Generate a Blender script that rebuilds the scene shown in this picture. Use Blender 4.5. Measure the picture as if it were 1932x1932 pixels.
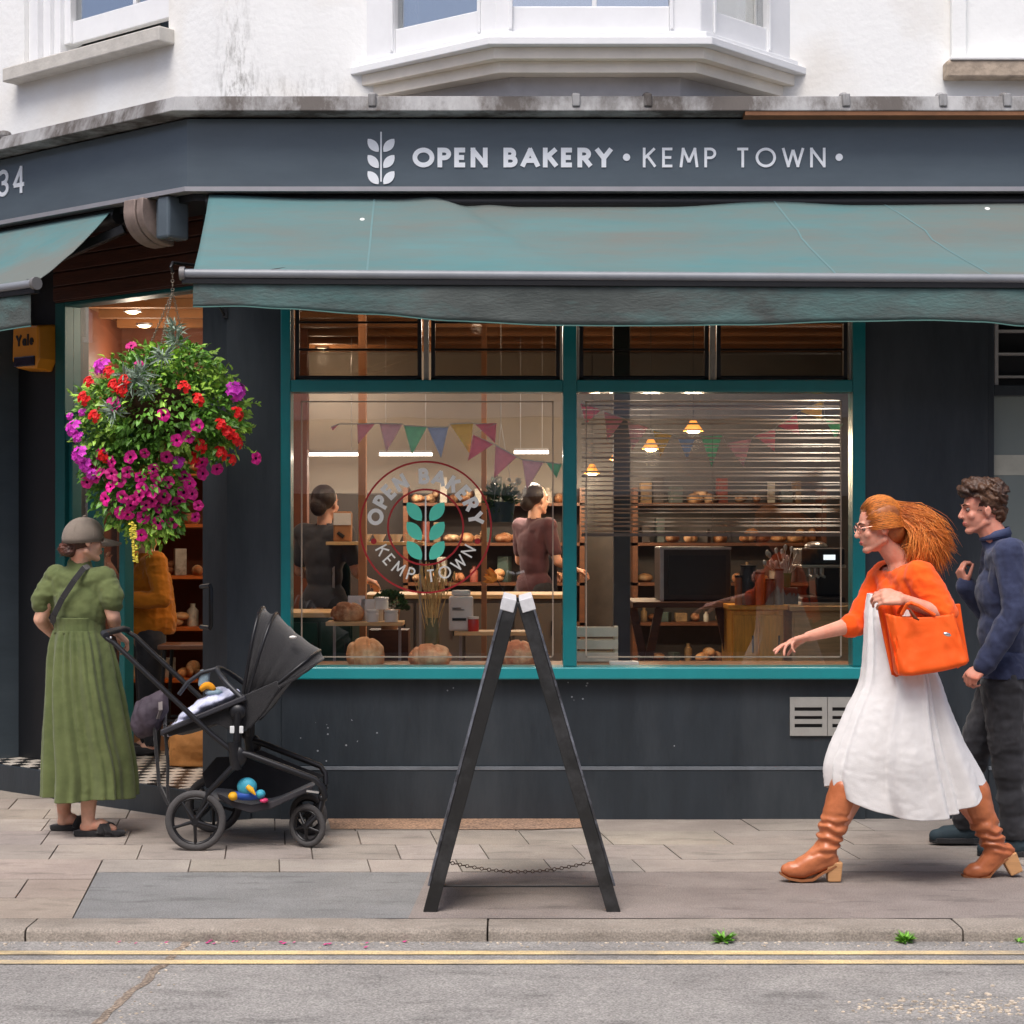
import bpy, bmesh, math, random
from mathutils import Vector, Matrix, noise
R = math.radians
random.seed(7)
sc = bpy.context.scene
for o in list(bpy.data.objects): bpy.data.objects.remove(o)

# ---------------------------------------------------------------- camera, sky, sun, exposure
CAMH, CAMD, FPX = 1.57, 10.0, 3470.0
cd = bpy.data.cameras.new('camera'); cam = bpy.data.objects.new('camera', cd); sc.collection.objects.link(cam)
cam.location = (0, -CAMD, CAMH); cam.rotation_euler = (R(90), 0, 0)
cd.sensor_width = 36; cd.lens = 36*FPX/1932; cd.shift_y = 0.0176; cd.clip_start = .1; cd.clip_end = 600
sc.camera = cam
w = bpy.data.worlds.new('World'); sc.world = w; w.use_nodes = True
nt = w.node_tree; bg = nt.nodes['Background']; sky = nt.nodes.new('ShaderNodeTexSky')
sky.sky_type = 'NISHITA'; sky.sun_disc = False; sky.sun_elevation = R(62); sky.sun_rotation = R(200)
sky.air_density = .55; sky.dust_density = 4.0; sky.ozone_density = 1.0; sky.altitude = 0
nt.links.new(sky.outputs[0], bg.inputs[0]); bg.inputs[1].default_value = .125
sd = bpy.data.lights.new('sun', 'SUN'); sun = bpy.data.objects.new('sun', sd); sc.collection.objects.link(sun)
sd.energy = 1.5; sd.angle = R(32); sd.color = (1, .975, .94)
_el, _az = R(62), R(200)     # towards the viewer's side of the street
_d = Vector((math.sin(_az)*math.cos(_el), math.cos(_az)*math.cos(_el), math.sin(_el)))
sun.rotation_euler = _d.to_track_quat('Z', 'Y').to_euler(); sun.location = _d*20
sc.view_settings.view_transform = 'Standard'; sc.view_settings.look = 'None'
sc.view_settings.gamma = 1; sc.view_settings.use_curve_mapping = False
sc.view_settings.exposure = 0.68
sc.cycles.max_bounces = 7; sc.cycles.transparent_max_bounces = 14; sc.cycles.diffuse_bounces = 4
sc.cycles.use_denoising = True; sc.cycles.caustics_reflective = False; sc.cycles.caustics_refractive = False
sc.cycles.sample_clamp_indirect = 6

# ---------------------------------------------------------------- helpers
def V(*a): return Vector(a if len(a) > 1 else a[0])
def P(px, py, D): return Vector(((px-966)*D/FPX, D-CAMD, CAMH-(py-1000)*D/FPX))   # photo point at a chosen real distance D
def lin(c):
    return tuple(((x/255)/12.92 if x/255 <= .04045 else ((x/255+.055)/1.055)**2.4) for x in c)
MATS = {}
def M(name, c, rough=.6, var=.12, scale=6., bump=0., bscale=40., metal=0., c2=None, c2amt=.5, stretch=None, coat=0., spec=.5, trans=0., sheen=0., island=0., attr=None):
    """procedural surface: base colour broken up by two noises, bump, roughness variation"""
    if name in MATS: return MATS[name]
    m = bpy.data.materials.new(name); m.use_nodes = True; MATS[name] = m
    n = m.node_tree.nodes; l = m.node_tree.links; b = n['Principled BSDF']
    col = lin(c)
    tc = n.new('ShaderNodeTexCoord'); mp = n.new('ShaderNodeMapping'); l.new(tc.outputs['Object'], mp.inputs[0])
    if stretch: mp.inputs['Scale'].default_value = stretch
    n1 = n.new('ShaderNodeTexNoise'); n1.inputs['Scale'].default_value = scale; n1.inputs['Detail'].default_value = 6; n1.inputs['Roughness'].default_value = .65
    l.new(mp.outputs[0], n1.inputs['Vector'])
    cr = n.new('ShaderNodeValToRGB'); l.new(n1.outputs['Fac'], cr.inputs[0])
    lo = tuple(x*(1-var*1.3) for x in col)+(1,); hi = tuple(min(1, x*(1+var)) for x in col)+(1,)
    cr.color_ramp.elements[0].position = .3; cr.color_ramp.elements[0].color = lo
    cr.color_ramp.elements[1].position = .7; cr.color_ramp.elements[1].color = hi
    out = cr.outputs[0]
    if c2 is not None:
        n2 = n.new('ShaderNodeTexNoise'); n2.inputs['Scale'].default_value = scale*.37; n2.inputs['Detail'].default_value = 8; n2.inputs['Roughness'].default_value = .7
        l.new(mp.outputs[0], n2.inputs['Vector'])
        r2 = n.new('ShaderNodeValToRGB'); r2.color_ramp.elements[0].position = .5-.1*c2amt; r2.color_ramp.elements[1].position = .75-.2*c2amt
        l.new(n2.outputs['Fac'], r2.inputs[0])
        mx = n.new('ShaderNodeMix'); mx.data_type = 'RGBA'; l.new(r2.outputs[0], mx.inputs[0]); l.new(out, mx.inputs[6]); mx.inputs[7].default_value = lin(c2)+(1,)
        out = mx.outputs[2]
    if island:
        g = n.new('ShaderNodeNewGeometry'); hs = n.new('ShaderNodeHueSaturation'); mr = n.new('ShaderNodeMapRange')
        l.new(g.outputs['Random Per Island'], mr.inputs[0]); mr.inputs[3].default_value = 1-island; mr.inputs[4].default_value = 1+island
        l.new(mr.outputs[0], hs.inputs['Value']); l.new(out, hs.inputs['Color']); out = hs.outputs[0]
    if attr:
        a = n.new('ShaderNodeAttribute'); a.attribute_name = attr
        mx = n.new('ShaderNodeMix'); mx.data_type = 'RGBA'; mx.blend_type = 'MULTIPLY'; mx.inputs[0].default_value = 1
        l.new(out, mx.inputs[6]); l.new(a.outputs['Color'], mx.inputs[7]); out = mx.outputs[2]
    l.new(out, b.inputs['Base Color'])
    b.inputs['Roughness'].default_value = rough; b.inputs['Metallic'].default_value = metal
    b.inputs['Specular IOR Level'].default_value = spec; b.inputs['Coat Weight'].default_value = coat; b.inputs['Coat Roughness'].default_value = .15
    if sheen: b.inputs['Sheen Weight'].default_value = sheen
    if trans: b.inputs['Subsurface Weight'].default_value = trans; b.inputs['Subsurface Radius'].default_value = (.02, .008, .004)
    if bump:
        n3 = n.new('ShaderNodeTexNoise'); n3.inputs['Scale'].default_value = bscale; n3.inputs['Detail'].default_value = 4
        l.new(mp.outputs[0], n3.inputs['Vector'])
        bp = n.new('ShaderNodeBump'); bp.inputs['Strength'].default_value = bump; bp.inputs['Distance'].default_value = .01
        l.new(n3.outputs['Fac'], bp.inputs['Height']); l.new(bp.outputs[0], b.inputs['Normal'])
    return m
def emit(name, c, s):
    if name in MATS: return MATS[name]
    m = bpy.data.materials.new(name); m.use_nodes = True; MATS[name] = m
    b = m.node_tree.nodes['Principled BSDF']; b.inputs['Base Color'].default_value = lin(c)+(1,)
    b.inputs['Emission Color'].default_value = lin(c)+(1,); b.inputs['Emission Strength'].default_value = s
    return m
def glass(name, fac, tint=(1, 1, 1), rough=0.):
    m = bpy.data.materials.new(name); m.use_nodes = True; MATS[name] = m
    n = m.node_tree.nodes; l = m.node_tree.links; n.remove(n['Principled BSDF'])
    t = n.new('ShaderNodeBsdfTransparent'); t.inputs[0].default_value = tint+(1,)
    g = n.new('ShaderNodeBsdfGlossy'); g.inputs['Roughness'].default_value = rough; g.inputs['Color'].default_value = (1, 1, 1, 1)
    fr = n.new('ShaderNodeFresnel'); ge = n.new('ShaderNodeNewGeometry'); mr = n.new('ShaderNodeMapRange'); l.new(ge.outputs['Backfacing'], mr.inputs[0]); mr.inputs[3].default_value = 1.5; mr.inputs[4].default_value = 1/1.5; l.new(mr.outputs[0], fr.inputs[0])
    ad = n.new('ShaderNodeMath'); ad.operation = 'ADD'; ad.use_clamp = True; ad.inputs[1].default_value = fac; l.new(fr.outputs[0], ad.inputs[0])
    nz = n.new('ShaderNodeTexNoise'); nz.inputs['Scale'].default_value = 1.2; tc = n.new('ShaderNodeTexCoord'); l.new(tc.outputs['Object'], nz.inputs['Vector'])
    bp = n.new('ShaderNodeBump'); bp.inputs['Strength'].default_value = .05; bp.inputs['Distance'].default_value = .02; l.new(nz.outputs[0], bp.inputs['Height']); l.new(bp.outputs[0], g.inputs['Normal'])
    mx = n.new('ShaderNodeMixShader'); l.new(ad.outputs[0], mx.inputs[0]); l.new(t.outputs[0], mx.inputs[1]); l.new(g.outputs[0], mx.inputs[2])
    l.new(mx.outputs[0], n['Material Output'].inputs[0]); return m

def frame_axes(d):
    d = d.normalized(); a = Vector((0, 0, 1)) if abs(d.z) < .9 else Vector((1, 0, 0))
    u = d.cross(a).normalized(); return u, d.cross(u).normalized()
class MB:
    """mesh collector"""
    def __init__(s): s.v = []; s.f = []; s.mi = []; s.cur = 0
    def add(s, vs, fs):
        o = len(s.v); s.v += [Vector(p) for p in vs]; s.f += [tuple(i+o for i in f) for f in fs]; s.mi += [s.cur]*len(fs); return s
    def box(s, x0, x1, y0, y1, z0, z1, T=None):
        vs = [Vector((x, y, z)) for x in (x0, x1) for y in (y0, y1) for z in (z0, z1)]
        if T: vs = [T(p) if callable(T) else T @ p for p in vs]
        fs = [(0, 1, 3, 2), (4, 6, 7, 5), (0, 4, 5, 1), (2, 3, 7, 6), (0, 2, 6, 4), (1, 5, 7, 3)]
        a = (vs[4]-vs[0]).cross(vs[2]-vs[0]).dot(vs[1]-vs[0])
        if a < 0: fs = [tuple(reversed(f)) for f in fs]
        return s.add(vs, fs)
    def bar(s, a, b, wd, th, up=Vector((0, 0, 1))):
        a, b = Vector(a), Vector(b); d = (b-a).normalized(); u = d.cross(up).normalized(); v = u.cross(d)
        vs = [p+u*i*wd/2+v*j*th/2 for p in (a, b) for i, j in ((-1, -1), (1, -1), (1, 1), (-1, 1))]
        return s.add(vs, [(3, 2, 1, 0), (4, 5, 6, 7), (0, 1, 5, 4), (1, 2, 6, 5), (2, 3, 7, 6), (3, 0, 4, 7)])
    def tube(s, pts, rad, n=10, cap=True, flat=1.0):
        pts = [Vector(p) for p in pts]; rs = rad if isinstance(rad, (list, tuple)) else [rad]*len(pts)
        rings = []; u = None
        for i, p in enumerate(pts):
            d = (pts[min(i+1, len(pts)-1)]-pts[max(i-1, 0)])
            if d.length < 1e-9: d = Vector((0, 0, 1))
            d.normalize()
            if u is None: u, _ = frame_axes(d)
            u = (u-d*u.dot(d)); u = u.normalized() if u.length > 1e-6 else frame_axes(d)[0]
            v = d.cross(u)
            rings.append([p+(u*math.cos(2*math.pi*k/n)+v*math.sin(2*math.pi*k/n)*flat)*rs[i] for k in range(n)])
        vs = [q for r in rings for q in r]; fs = []
        for i in range(len(pts)-1):
            for k in range(n):
                fs.append((i*n+k, i*n+(k+1) % n, (i+1)*n+(k+1) % n, (i+1)*n+k))
        if cap: fs.append(tuple(reversed(range(n)))); fs.append(tuple((len(pts)-1)*n+k for k in range(n)))
        return s.add(vs, fs)
    def lathe(s, prof, c=(0, 0, 0), n=20, T=None):
        c = Vector(c); vs = []; fs = []
        for r, z in prof:
            for k in range(n):
                p = Vector((r*math.cos(2*math.pi*k/n), r*math.sin(2*math.pi*k/n), z)); vs.append(c+(T @ p if T else p))
        for i in range(len(prof)-1):
            for k in range(n): fs.append((i*n+k, i*n+(k+1) % n, (i+1)*n+(k+1) % n, (i+1)*n+k))
        return s.add(vs, fs)
    def torus(s, c, ax, r, tr, n=36, m=10, flat=1.):
        u, v = frame_axes(Vector(ax)); ax = Vector(ax).normalized(); vs = []; fs = []; c = Vector(c)
        for i in range(n):
            a = 2*math.pi*i/n; rd = u*math.cos(a)+v*math.sin(a)
            for j in range(m):
                b = 2*math.pi*j/m; vs.append(c+rd*(r+tr*math.cos(b))+ax*tr*flat*math.sin(b))
        for i in range(n):
            for j in range(m): fs.append((i*m+j, ((i+1) % n)*m+j, ((i+1) % n)*m+(j+1) % m, i*m+(j+1) % m))
        return s.add(vs, fs)
    def ball(s, c, r, n=10, m=7, rot=None):
        r = (r, r, r) if not hasattr(r, '__len__') else r; c = Vector(c); vs = []; fs = []
        T = rot or Matrix.Identity(3)
        for j in range(1, m):
            t = math.pi*j/m
            for i in range(n):
                a = 2*math.pi*i/n; vs.append(c+T @ Vector((r[0]*math.sin(t)*math.cos(a), r[1]*math.sin(t)*math.sin(a), r[2]*math.cos(t))))
        vs += [c+T @ Vector((0, 0, r[2])), c+T @ Vector((0, 0, -r[2]))]; a, b = len(vs)-2, len(vs)-1
        for j in range(m-2):
            for i in range(n): fs.append((j*n+i, (j+1)*n+i, (j+1)*n+(i+1) % n, j*n+(i+1) % n))
        for i in range(n): fs.append((a, i, (i+1) % n)); fs.append((b, (m-2)*n+(i+1) % n, (m-2)*n+i))
        return s.add(vs, fs)
    def cap(s, p0, r0, p1, r1, n=12):
        """tapered capsule"""
        p0, p1 = Vector(p0), Vector(p1); s.ball(p0, r0, n, 8); s.ball(p1, r1, n, 8)
        if (p1-p0).length > 1e-4: s.tube([p0, p1], [r0, r1], n)
        return s
    def prism(s, poly, T, th):
        """polygon (2-D, ccw) extruded by th; T maps (x, y, z) to world"""
        n = len(poly); vs = [T(Vector((x, y, 0))) for x, y in poly]+[T(Vector((x, y, th))) for x, y in poly]
        fs = [tuple(reversed(range(n))), tuple(range(n, 2*n))]+[(i, (i+1) % n, n+(i+1) % n, n+i) for i in range(n)]
        return s.add(vs, fs)
    def grid(s, rows, close=False):
        o = []; n = len(rows[0]); fs = []
        for r in rows: o += r
        for i in range(len(rows)-1):
            for k in range(n if close else n-1): fs.append((i*n+k, i*n+(k+1) % n, (i+1)*n+(k+1) % n, (i+1)*n+k))
        return s.add(o, fs)

def root_of(o):
    while o.parent: o = o.parent
    return o
def link(name, me, parent=None, mats=(), loc=None):
    o = bpy.data.objects.new(name, me); sc.collection.objects.link(o)
    for m in mats: me.materials.append(m)
    if parent: o.parent = parent
    return o
def tag(o, label=None, cat=None, group=None, kind=None):
    if label: o['label'] = label
    if cat: o['category'] = cat
    if group: o['group'] = group
    if kind: o['kind'] = kind
    return o
def thing(name, label, cat, loc, group=None, kind=None):
    o = bpy.data.objects.new(name, None); sc.collection.objects.link(o); o.location = loc; o.empty_display_size = .1
    return tag(o, label, cat, group, kind)
def build(name, mb, mats, parent=None, smooth=None, bevel=0, label=None, cat=None, group=None, kind=None, loc=None, solid=0, subsurf=0, fix=False):
    """one mesh object, given in world coordinates"""
    L = Vector(root_of(parent).location) if parent else (Vector(loc) if loc is not None else Vector((0, 0, 0)))
    if loc is None and not parent and kind is None and mb.v:
        xs = [p.x for p in mb.v]; ys = [p.y for p in mb.v]; zs = [p.z for p in mb.v]
        L = Vector(((min(xs)+max(xs))/2, (min(ys)+max(ys))/2, min(zs)))
    me = bpy.data.meshes.new(name); me.from_pydata([tuple(p-L) for p in mb.v], [], mb.f)
    mats = mats if isinstance(mats, (list, tuple)) else [mats]
    o = link(name, me, parent, mats)
    if not parent: o.location = L
    if any(mb.mi): me.polygons.foreach_set('material_index', mb.mi)
    if fix:
        bm = bmesh.new(); bm.from_mesh(me); bmesh.ops.recalc_face_normals(bm, faces=bm.faces); bm.to_mesh(me); bm.free()
    if smooth is not None:
        me.polygons.foreach_set('use_smooth', [True]*len(me.polygons))
        if smooth < 180: me.set_sharp_from_angle(angle=R(smooth))
    if solid: md = o.modifiers.new('thickness', 'SOLIDIFY'); md.thickness = solid; md.offset = 0
    if bevel: md = o.modifiers.new('bevel', 'BEVEL'); md.width = bevel; md.segments = 2; md.limit_method = 'ANGLE'; md.angle_limit = R(40)
    if subsurf: md = o.modifiers.new('sub', 'SUBSURF'); md.levels = md.render_levels = subsurf
    me.update(); return tag(o, label, cat, group, kind)
def blob(name, mb, mat, parent, voxel=.006, it=4, disp=None, keep=None, label=None):
    """union of the collected closed shapes as ONE continuous surface (voxel remesh, smoothed, optional displacement)"""
    me = bpy.data.meshes.new(name); me.from_pydata([tuple(p) for p in mb.v], [], mb.f)
    t = bpy.data.objects.new('t', me); sc.collection.objects.link(t)
    md = t.modifiers.new('r', 'REMESH'); md.mode = 'VOXEL'; md.voxel_size = voxel
    if it: ms = t.modifiers.new('s', 'SMOOTH'); ms.iterations = it; ms.factor = .5
    dg = bpy.context.evaluated_depsgraph_get(); dg.update(); me2 = bpy.data.meshes.new_from_object(t.evaluated_get(dg))
    bpy.data.objects.remove(t); me2.name = name
    L = Vector(root_of(parent).location)
    me2.materials.clear()
    if disp:
        for vt, nn in [(v, v.normal.copy()) for v in me2.vertices]: vt.co = vt.co+nn*disp(vt.co)
    for vt in me2.vertices: vt.co = vt.co-L
    if keep:
        bm = bmesh.new(); bm.from_mesh(me2); dl = [f for f in bm.faces if not keep(f.calc_center_median()+L)]
        bmesh.ops.delete(bm, geom=dl, context='FACES'); bm.to_mesh(me2); bm.free()
    me2.polygons.foreach_set('use_smooth', [True]*len(me2.polygons))
    o = link(name, me2, parent, [mat]); me2.update()
    return tag(o, label)
def fbm(p, s, o=3): return noise.fractal(Vector(p)*s, 1.0, 2.0, o)

# ---------------------------------------------------------------- lettering from strokes
def arc(cx, cy, rx, ry, a0, a1, n=14): return [(cx+rx*math.cos(R(a0+(a1-a0)*i/n)), cy+ry*math.sin(R(a0+(a1-a0)*i/n))) for i in range(n+1)]
GL = {
 'O': (1.0, [arc(.5, .5, .5, .5, 0, 360, 30)]),
 'P': (.52, [[(0, 0), (0, 1)], [(0, 1), (.25, 1)]+arc(.25, .74, .27, .26, 90, -90)+[(0, .48)]]),
 'E': (.5, [[(.5, 0), (0, 0), (0, 1), (.5, 1)], [(0, .5), (.44, .5)]]),
 'N': (.72, [[(0, 0), (0, 1)], [(0, 1), (.72, 0)], [(.72, 0), (.72, 1)]]),
 'B': (.55, [[(0, 0), (0, 1)], [(0, 1), (.25, 1)]+arc(.25, .76, .22, .24, 90, -90)+[(0, .52)], [(.2, .52)]+arc(.28, .26, .27, .26, 90, -90)+[(0, 0)]]),
 'A': (.84, [[(0, 0), (.42, 1)], [(.42, 1), (.84, 0)], [(.18, .3), (.66, .3)]]),
 'K': (.6, [[(0, 0), (0, 1)], [(.56, 1), (.03, .47)], [(.18, .6), (.6, 0)]]),
 'R': (.58, [[(0, 0), (0, 1)], [(0, 1), (.25, 1)]+arc(.25, .74, .27, .26, 90, -90)+[(0, .48)], [(.26, .47), (.58, 0)]]),
 'Y': (.74, [[(0, 1), (.37, .46)], [(.74, 1), (.37, .46)], [(.37, .5), (.37, 0)]]),
 'M': (.9, [[(0, 0), (.12, 1)], [(.12, 1), (.45, .22)], [(.45, .22), (.78, 1)], [(.78, 1), (.9, 0)]]),
 'T': (.62, [[(0, 1), (.62, 1)], [(.31, 1), (.31, 0)]]),
 'W': (1.1, [[(0, 1), (.28, 0)], [(.28, 0), (.55, .95)], [(.55, .95), (.82, 0)], [(.82, 0), (1.1, 1)]]),
 '3': (.5, [arc(.24, .75, .25, .25, 140, -90)+[(.17, .5)], [(.2, .5)]+arc(.24, .25, .27, .25, 85, -145)]),
 '4': (.6, [[(.42, 0), (.42, 1)], [(.42, 1), (0, .28)], [(0, .28), (.6, .28)]]),
 'a': (.42, [arc(.2, .28, .2, .28, 0, 360, 20), [(.42, .56), (.42, 0)]]),
 'l': (.0, [[(0, 0), (0, 1)]]),
 'e': (.42, [[(.02, .3), (.42, .3)]+arc(.21, .28, .21, .28, 5, 320, 18)]),
 ' ': (.28, []), '.': (.1, 'dot')}
def ribbon(mb, pts, wd, T, z, th):
    pts = [Vector((x, y)) for x, y in pts]; pts = [p for i, p in enumerate(pts) if i == 0 or (p-pts[i-1]).length > 1e-5]; closed = (pts[0]-pts[-1]).length < 1e-4 and len(pts) > 3
    if closed: pts = pts[:-1]
    n = len(pts); L = []; Rr = []
    for i in range(n):
        a = pts[(i-1) % n] if closed or i > 0 else None; b = pts[(i+1) % n] if closed or i < n-1 else None; p = pts[i]
        d1 = (p-a).normalized() if a else None; d2 = (b-p).normalized() if b else None
        if d1 is None: nn = Vector((-d2.y, d2.x)); k = 1
        elif d2 is None: nn = Vector((-d1.y, d1.x)); k = 1
        else:
            nn = (Vector((-d1.y, d1.x))+Vector((-d2.y, d2.x)));
            nn = nn.normalized() if nn.length > 1e-4 else Vector((-d1.y, d1.x)); k = min(2.0, 1/max(.4, nn.dot(Vector((-d2.y, d2.x)))))
        L.append(p+nn*wd/2*k); Rr.append(p-nn*wd/2*k)
    m = n if closed else n-1
    for zz in (z,):
        vs = [T(q.x, q.y, z+th) for q in L]+[T(q.x, q.y, z+th) for q in Rr]+[T(q.x, q.y, 0) for q in L]+[T(q.x, q.y, 0) for q in Rr]
        fs = []
        for i in range(m):
            j = (i+1) % n; fs.append((n+i, n+j, j, i)); fs.append((i, j, 2*n+j, 2*n+i)); fs.append((3*n+i, 3*n+j, n+j, n+i))
        if not closed: fs += [(n, 0, 2*n, 3*n), (n-1, 2*n-1, 4*n-1, 3*n-1)]
        mb.add(vs, fs)
def disc2(mb, cx, cy, r, T, th, n=20):
    vs = [T(cx+r*math.cos(2*math.pi*k/n), cy+r*math.sin(2*math.pi*k/n), th) for k in range(n)]+[T(cx+r*math.cos(2*math.pi*k/n), cy+r*math.sin(2*math.pi*k/n), 0) for k in range(n)]
    mb.add(vs, [tuple(range(n))]+[(n+k, n+(k+1) % n, (k+1) % n, k) for k in range(n)])
def stretch_ends(pts, e):
    """run free upright ends out to the cap line and baseline"""
    pts = [Vector(p) for p in pts]
    if len(pts) > 2 and (pts[0]-pts[-1]).length < 1e-4: return [tuple(p) for p in pts]
    for i, j in ((0, 1), (-1, -2)):
        d = pts[i]-pts[j]
        if d.length > 1e-6:
            d.normalize()
            if abs(d.y) > .6: pts[i] = pts[i]+d*(e*(1-.8*abs(d.x))/abs(d.y))
    return [tuple(p) for p in pts]
def ends_on(q, pts, e):
    out = stretch_ends(q, e); r = list(q)
    if pts[0][1] in (0, 1): r[0] = out[0]
    if pts[-1][1] in (0, 1): r[-1] = out[-1]
    return r
def text(mb, s, x0, x1, y0, h, wt, T, th=.004, track=.3):
    """flat lettering between x0 and x1, baseline y0, cap height h, stroke weight wt (of h)"""
    tot = sum(GL[c][0]+wt for c in s)+track*(len(s)-1); k = (x1-x0)/(tot*h); x = x0; j = 0
    for c in s:
        wdt, st = GL[c]
        for pts in st:
            j += 1
            ribbon(mb, ends_on([(x+(wt/2+a*1.0)*h*k, y0+(wt/2+b*(1-wt))*h) for a, b in pts], pts, wt*h/2), wt*h, T, (j % 3)*.0004, th)
        x += (wdt+wt+track)*h*k
def arctext(mb, s, R0, h, wt, a_mid, T, th=.001, track=.35, flip=False, kx=1.):
    """lettering round a circle; baseline radius R0; a_mid in degrees; flip = reads along the bottom"""
    tot = (sum(GL[c][0]+wt for c in s)+track*(len(s)-1))*h*kx; x = -tot/2; j = 0
    for c in s:
        wdt, st = GL[c]; xc = x+(wdt+wt)*h*kx/2
        rm = R0+h/2
        ang = R(a_mid)+(xc/rm if flip else -xc/rm); cen = Vector((math.cos(ang), math.sin(ang)))
        up = -cen if flip else cen; rt = Vector((up.y, -up.x)); base = cen*(R0 if not flip else R0+h)
        for pts in st:
            j += 1; q = []
            for a, b in ends_on([(a*1.0, b*1.0) for a, b in pts], pts, wt/2):
                p = base+rt*((a-wdt/2)*h*kx)+up*((wt/2+b*(1-wt))*h); q.append((p.x, p.y))
            ribbon(mb, q, wt*h, T, (j % 3)*.0003, th)
        x += (wdt+wt+track)*h*kx
def leaf2(mb, c, L, wd, ang, T, th, n=9):
    """pointed-oval leaf, flat"""
    up = []; dn = []
    for i in range(n+1):
        t = i/n; hw = wd/2*math.sin(math.pi*t)**.75; x = (t-.5)*L
        up.append((x, hw)); dn.append((x, -hw))
    poly = up+dn[::-1][1:-1]; ca, sa = math.cos(R(ang)), math.sin(R(ang))
    pts = [(c[0]+x*ca-y*sa, c[1]+x*sa+y*ca) for x, y in poly]; m = len(pts)
    mb.add([T(x, y, th) for x, y in pts]+[T(x, y, 0) for x, y in pts], [tuple(range(m))]+[(m+k, m+(k+1) % m, (k+1) % m, k) for k in range(m)])
# ---------------------------------------------------------------- materials of the place
m_white = M('white_render', (238, 239, 237), .75, .03, 2.5, .25, 30)
m_whitep = M('white_paint', (232, 233, 234), .45, .03, 8)
m_cream = M('cream_paint', (234, 226, 212), .6, .07, 5)
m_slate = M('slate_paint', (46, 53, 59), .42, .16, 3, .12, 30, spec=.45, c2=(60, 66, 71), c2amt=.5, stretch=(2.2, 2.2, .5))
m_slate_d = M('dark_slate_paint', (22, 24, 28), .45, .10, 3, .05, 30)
m_sign = M('sign_paint', (88, 99, 107), .22, .09, 2, stretch=(1, 1, 4))
m_teal = M('teal_paint', (22, 124, 128), .32, .08, 5, .04, 40, coat=.3)
m_black = M('black_metal', (22, 22, 24), .4, .15, 8)
m_lead = M('weathered_lead', (158, 158, 158), .75, .16, 9, .35, 30, c2=(84, 78, 74), c2amt=.8, stretch=(1, 1, .35))
m_alu = M('aluminium', (176, 174, 176), .35, .06, 10, metal=.5)
m_brown = M('dark_brown_boards', (70, 34, 20), .5, .3, 5, .2, 20, stretch=(1, 1, 8))
m_wood = M('pale_wood', (218, 180, 128), .5, .18, 6, .1, 20, stretch=(1, 1, 8))
m_wood_y = M('amber_wood', (240, 168, 62), .4, .2, 6, .1, 20, stretch=(8, 8, 1))
m_wood_d = M('dark_wood', (96, 56, 30), .5, .25, 6, .1, 20, stretch=(1, 6, 6))
m_ceil = M('amber_ceiling', (150, 100, 56), .6, .2, 3, stretch=(1, 6, 1))
m_intw = M('interior_plaster', (138, 129, 118), .7, .08, 2)
m_rust = M('rust_red_wall', (112, 60, 34), .6, .15, 3)
m_floor = M('interior_floor', (110, 84, 62), .4, .15, 4)
m_glass = glass('window_glass', .03)
m_glass_u = glass('upper_glass', .42, (.75, .8, .82))
m_tan = M('kraft_card', (170, 120, 80), .7, .1, 20)
m_jar = M('white_ceramic', (230, 226, 220), .3, .03, 20)

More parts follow.
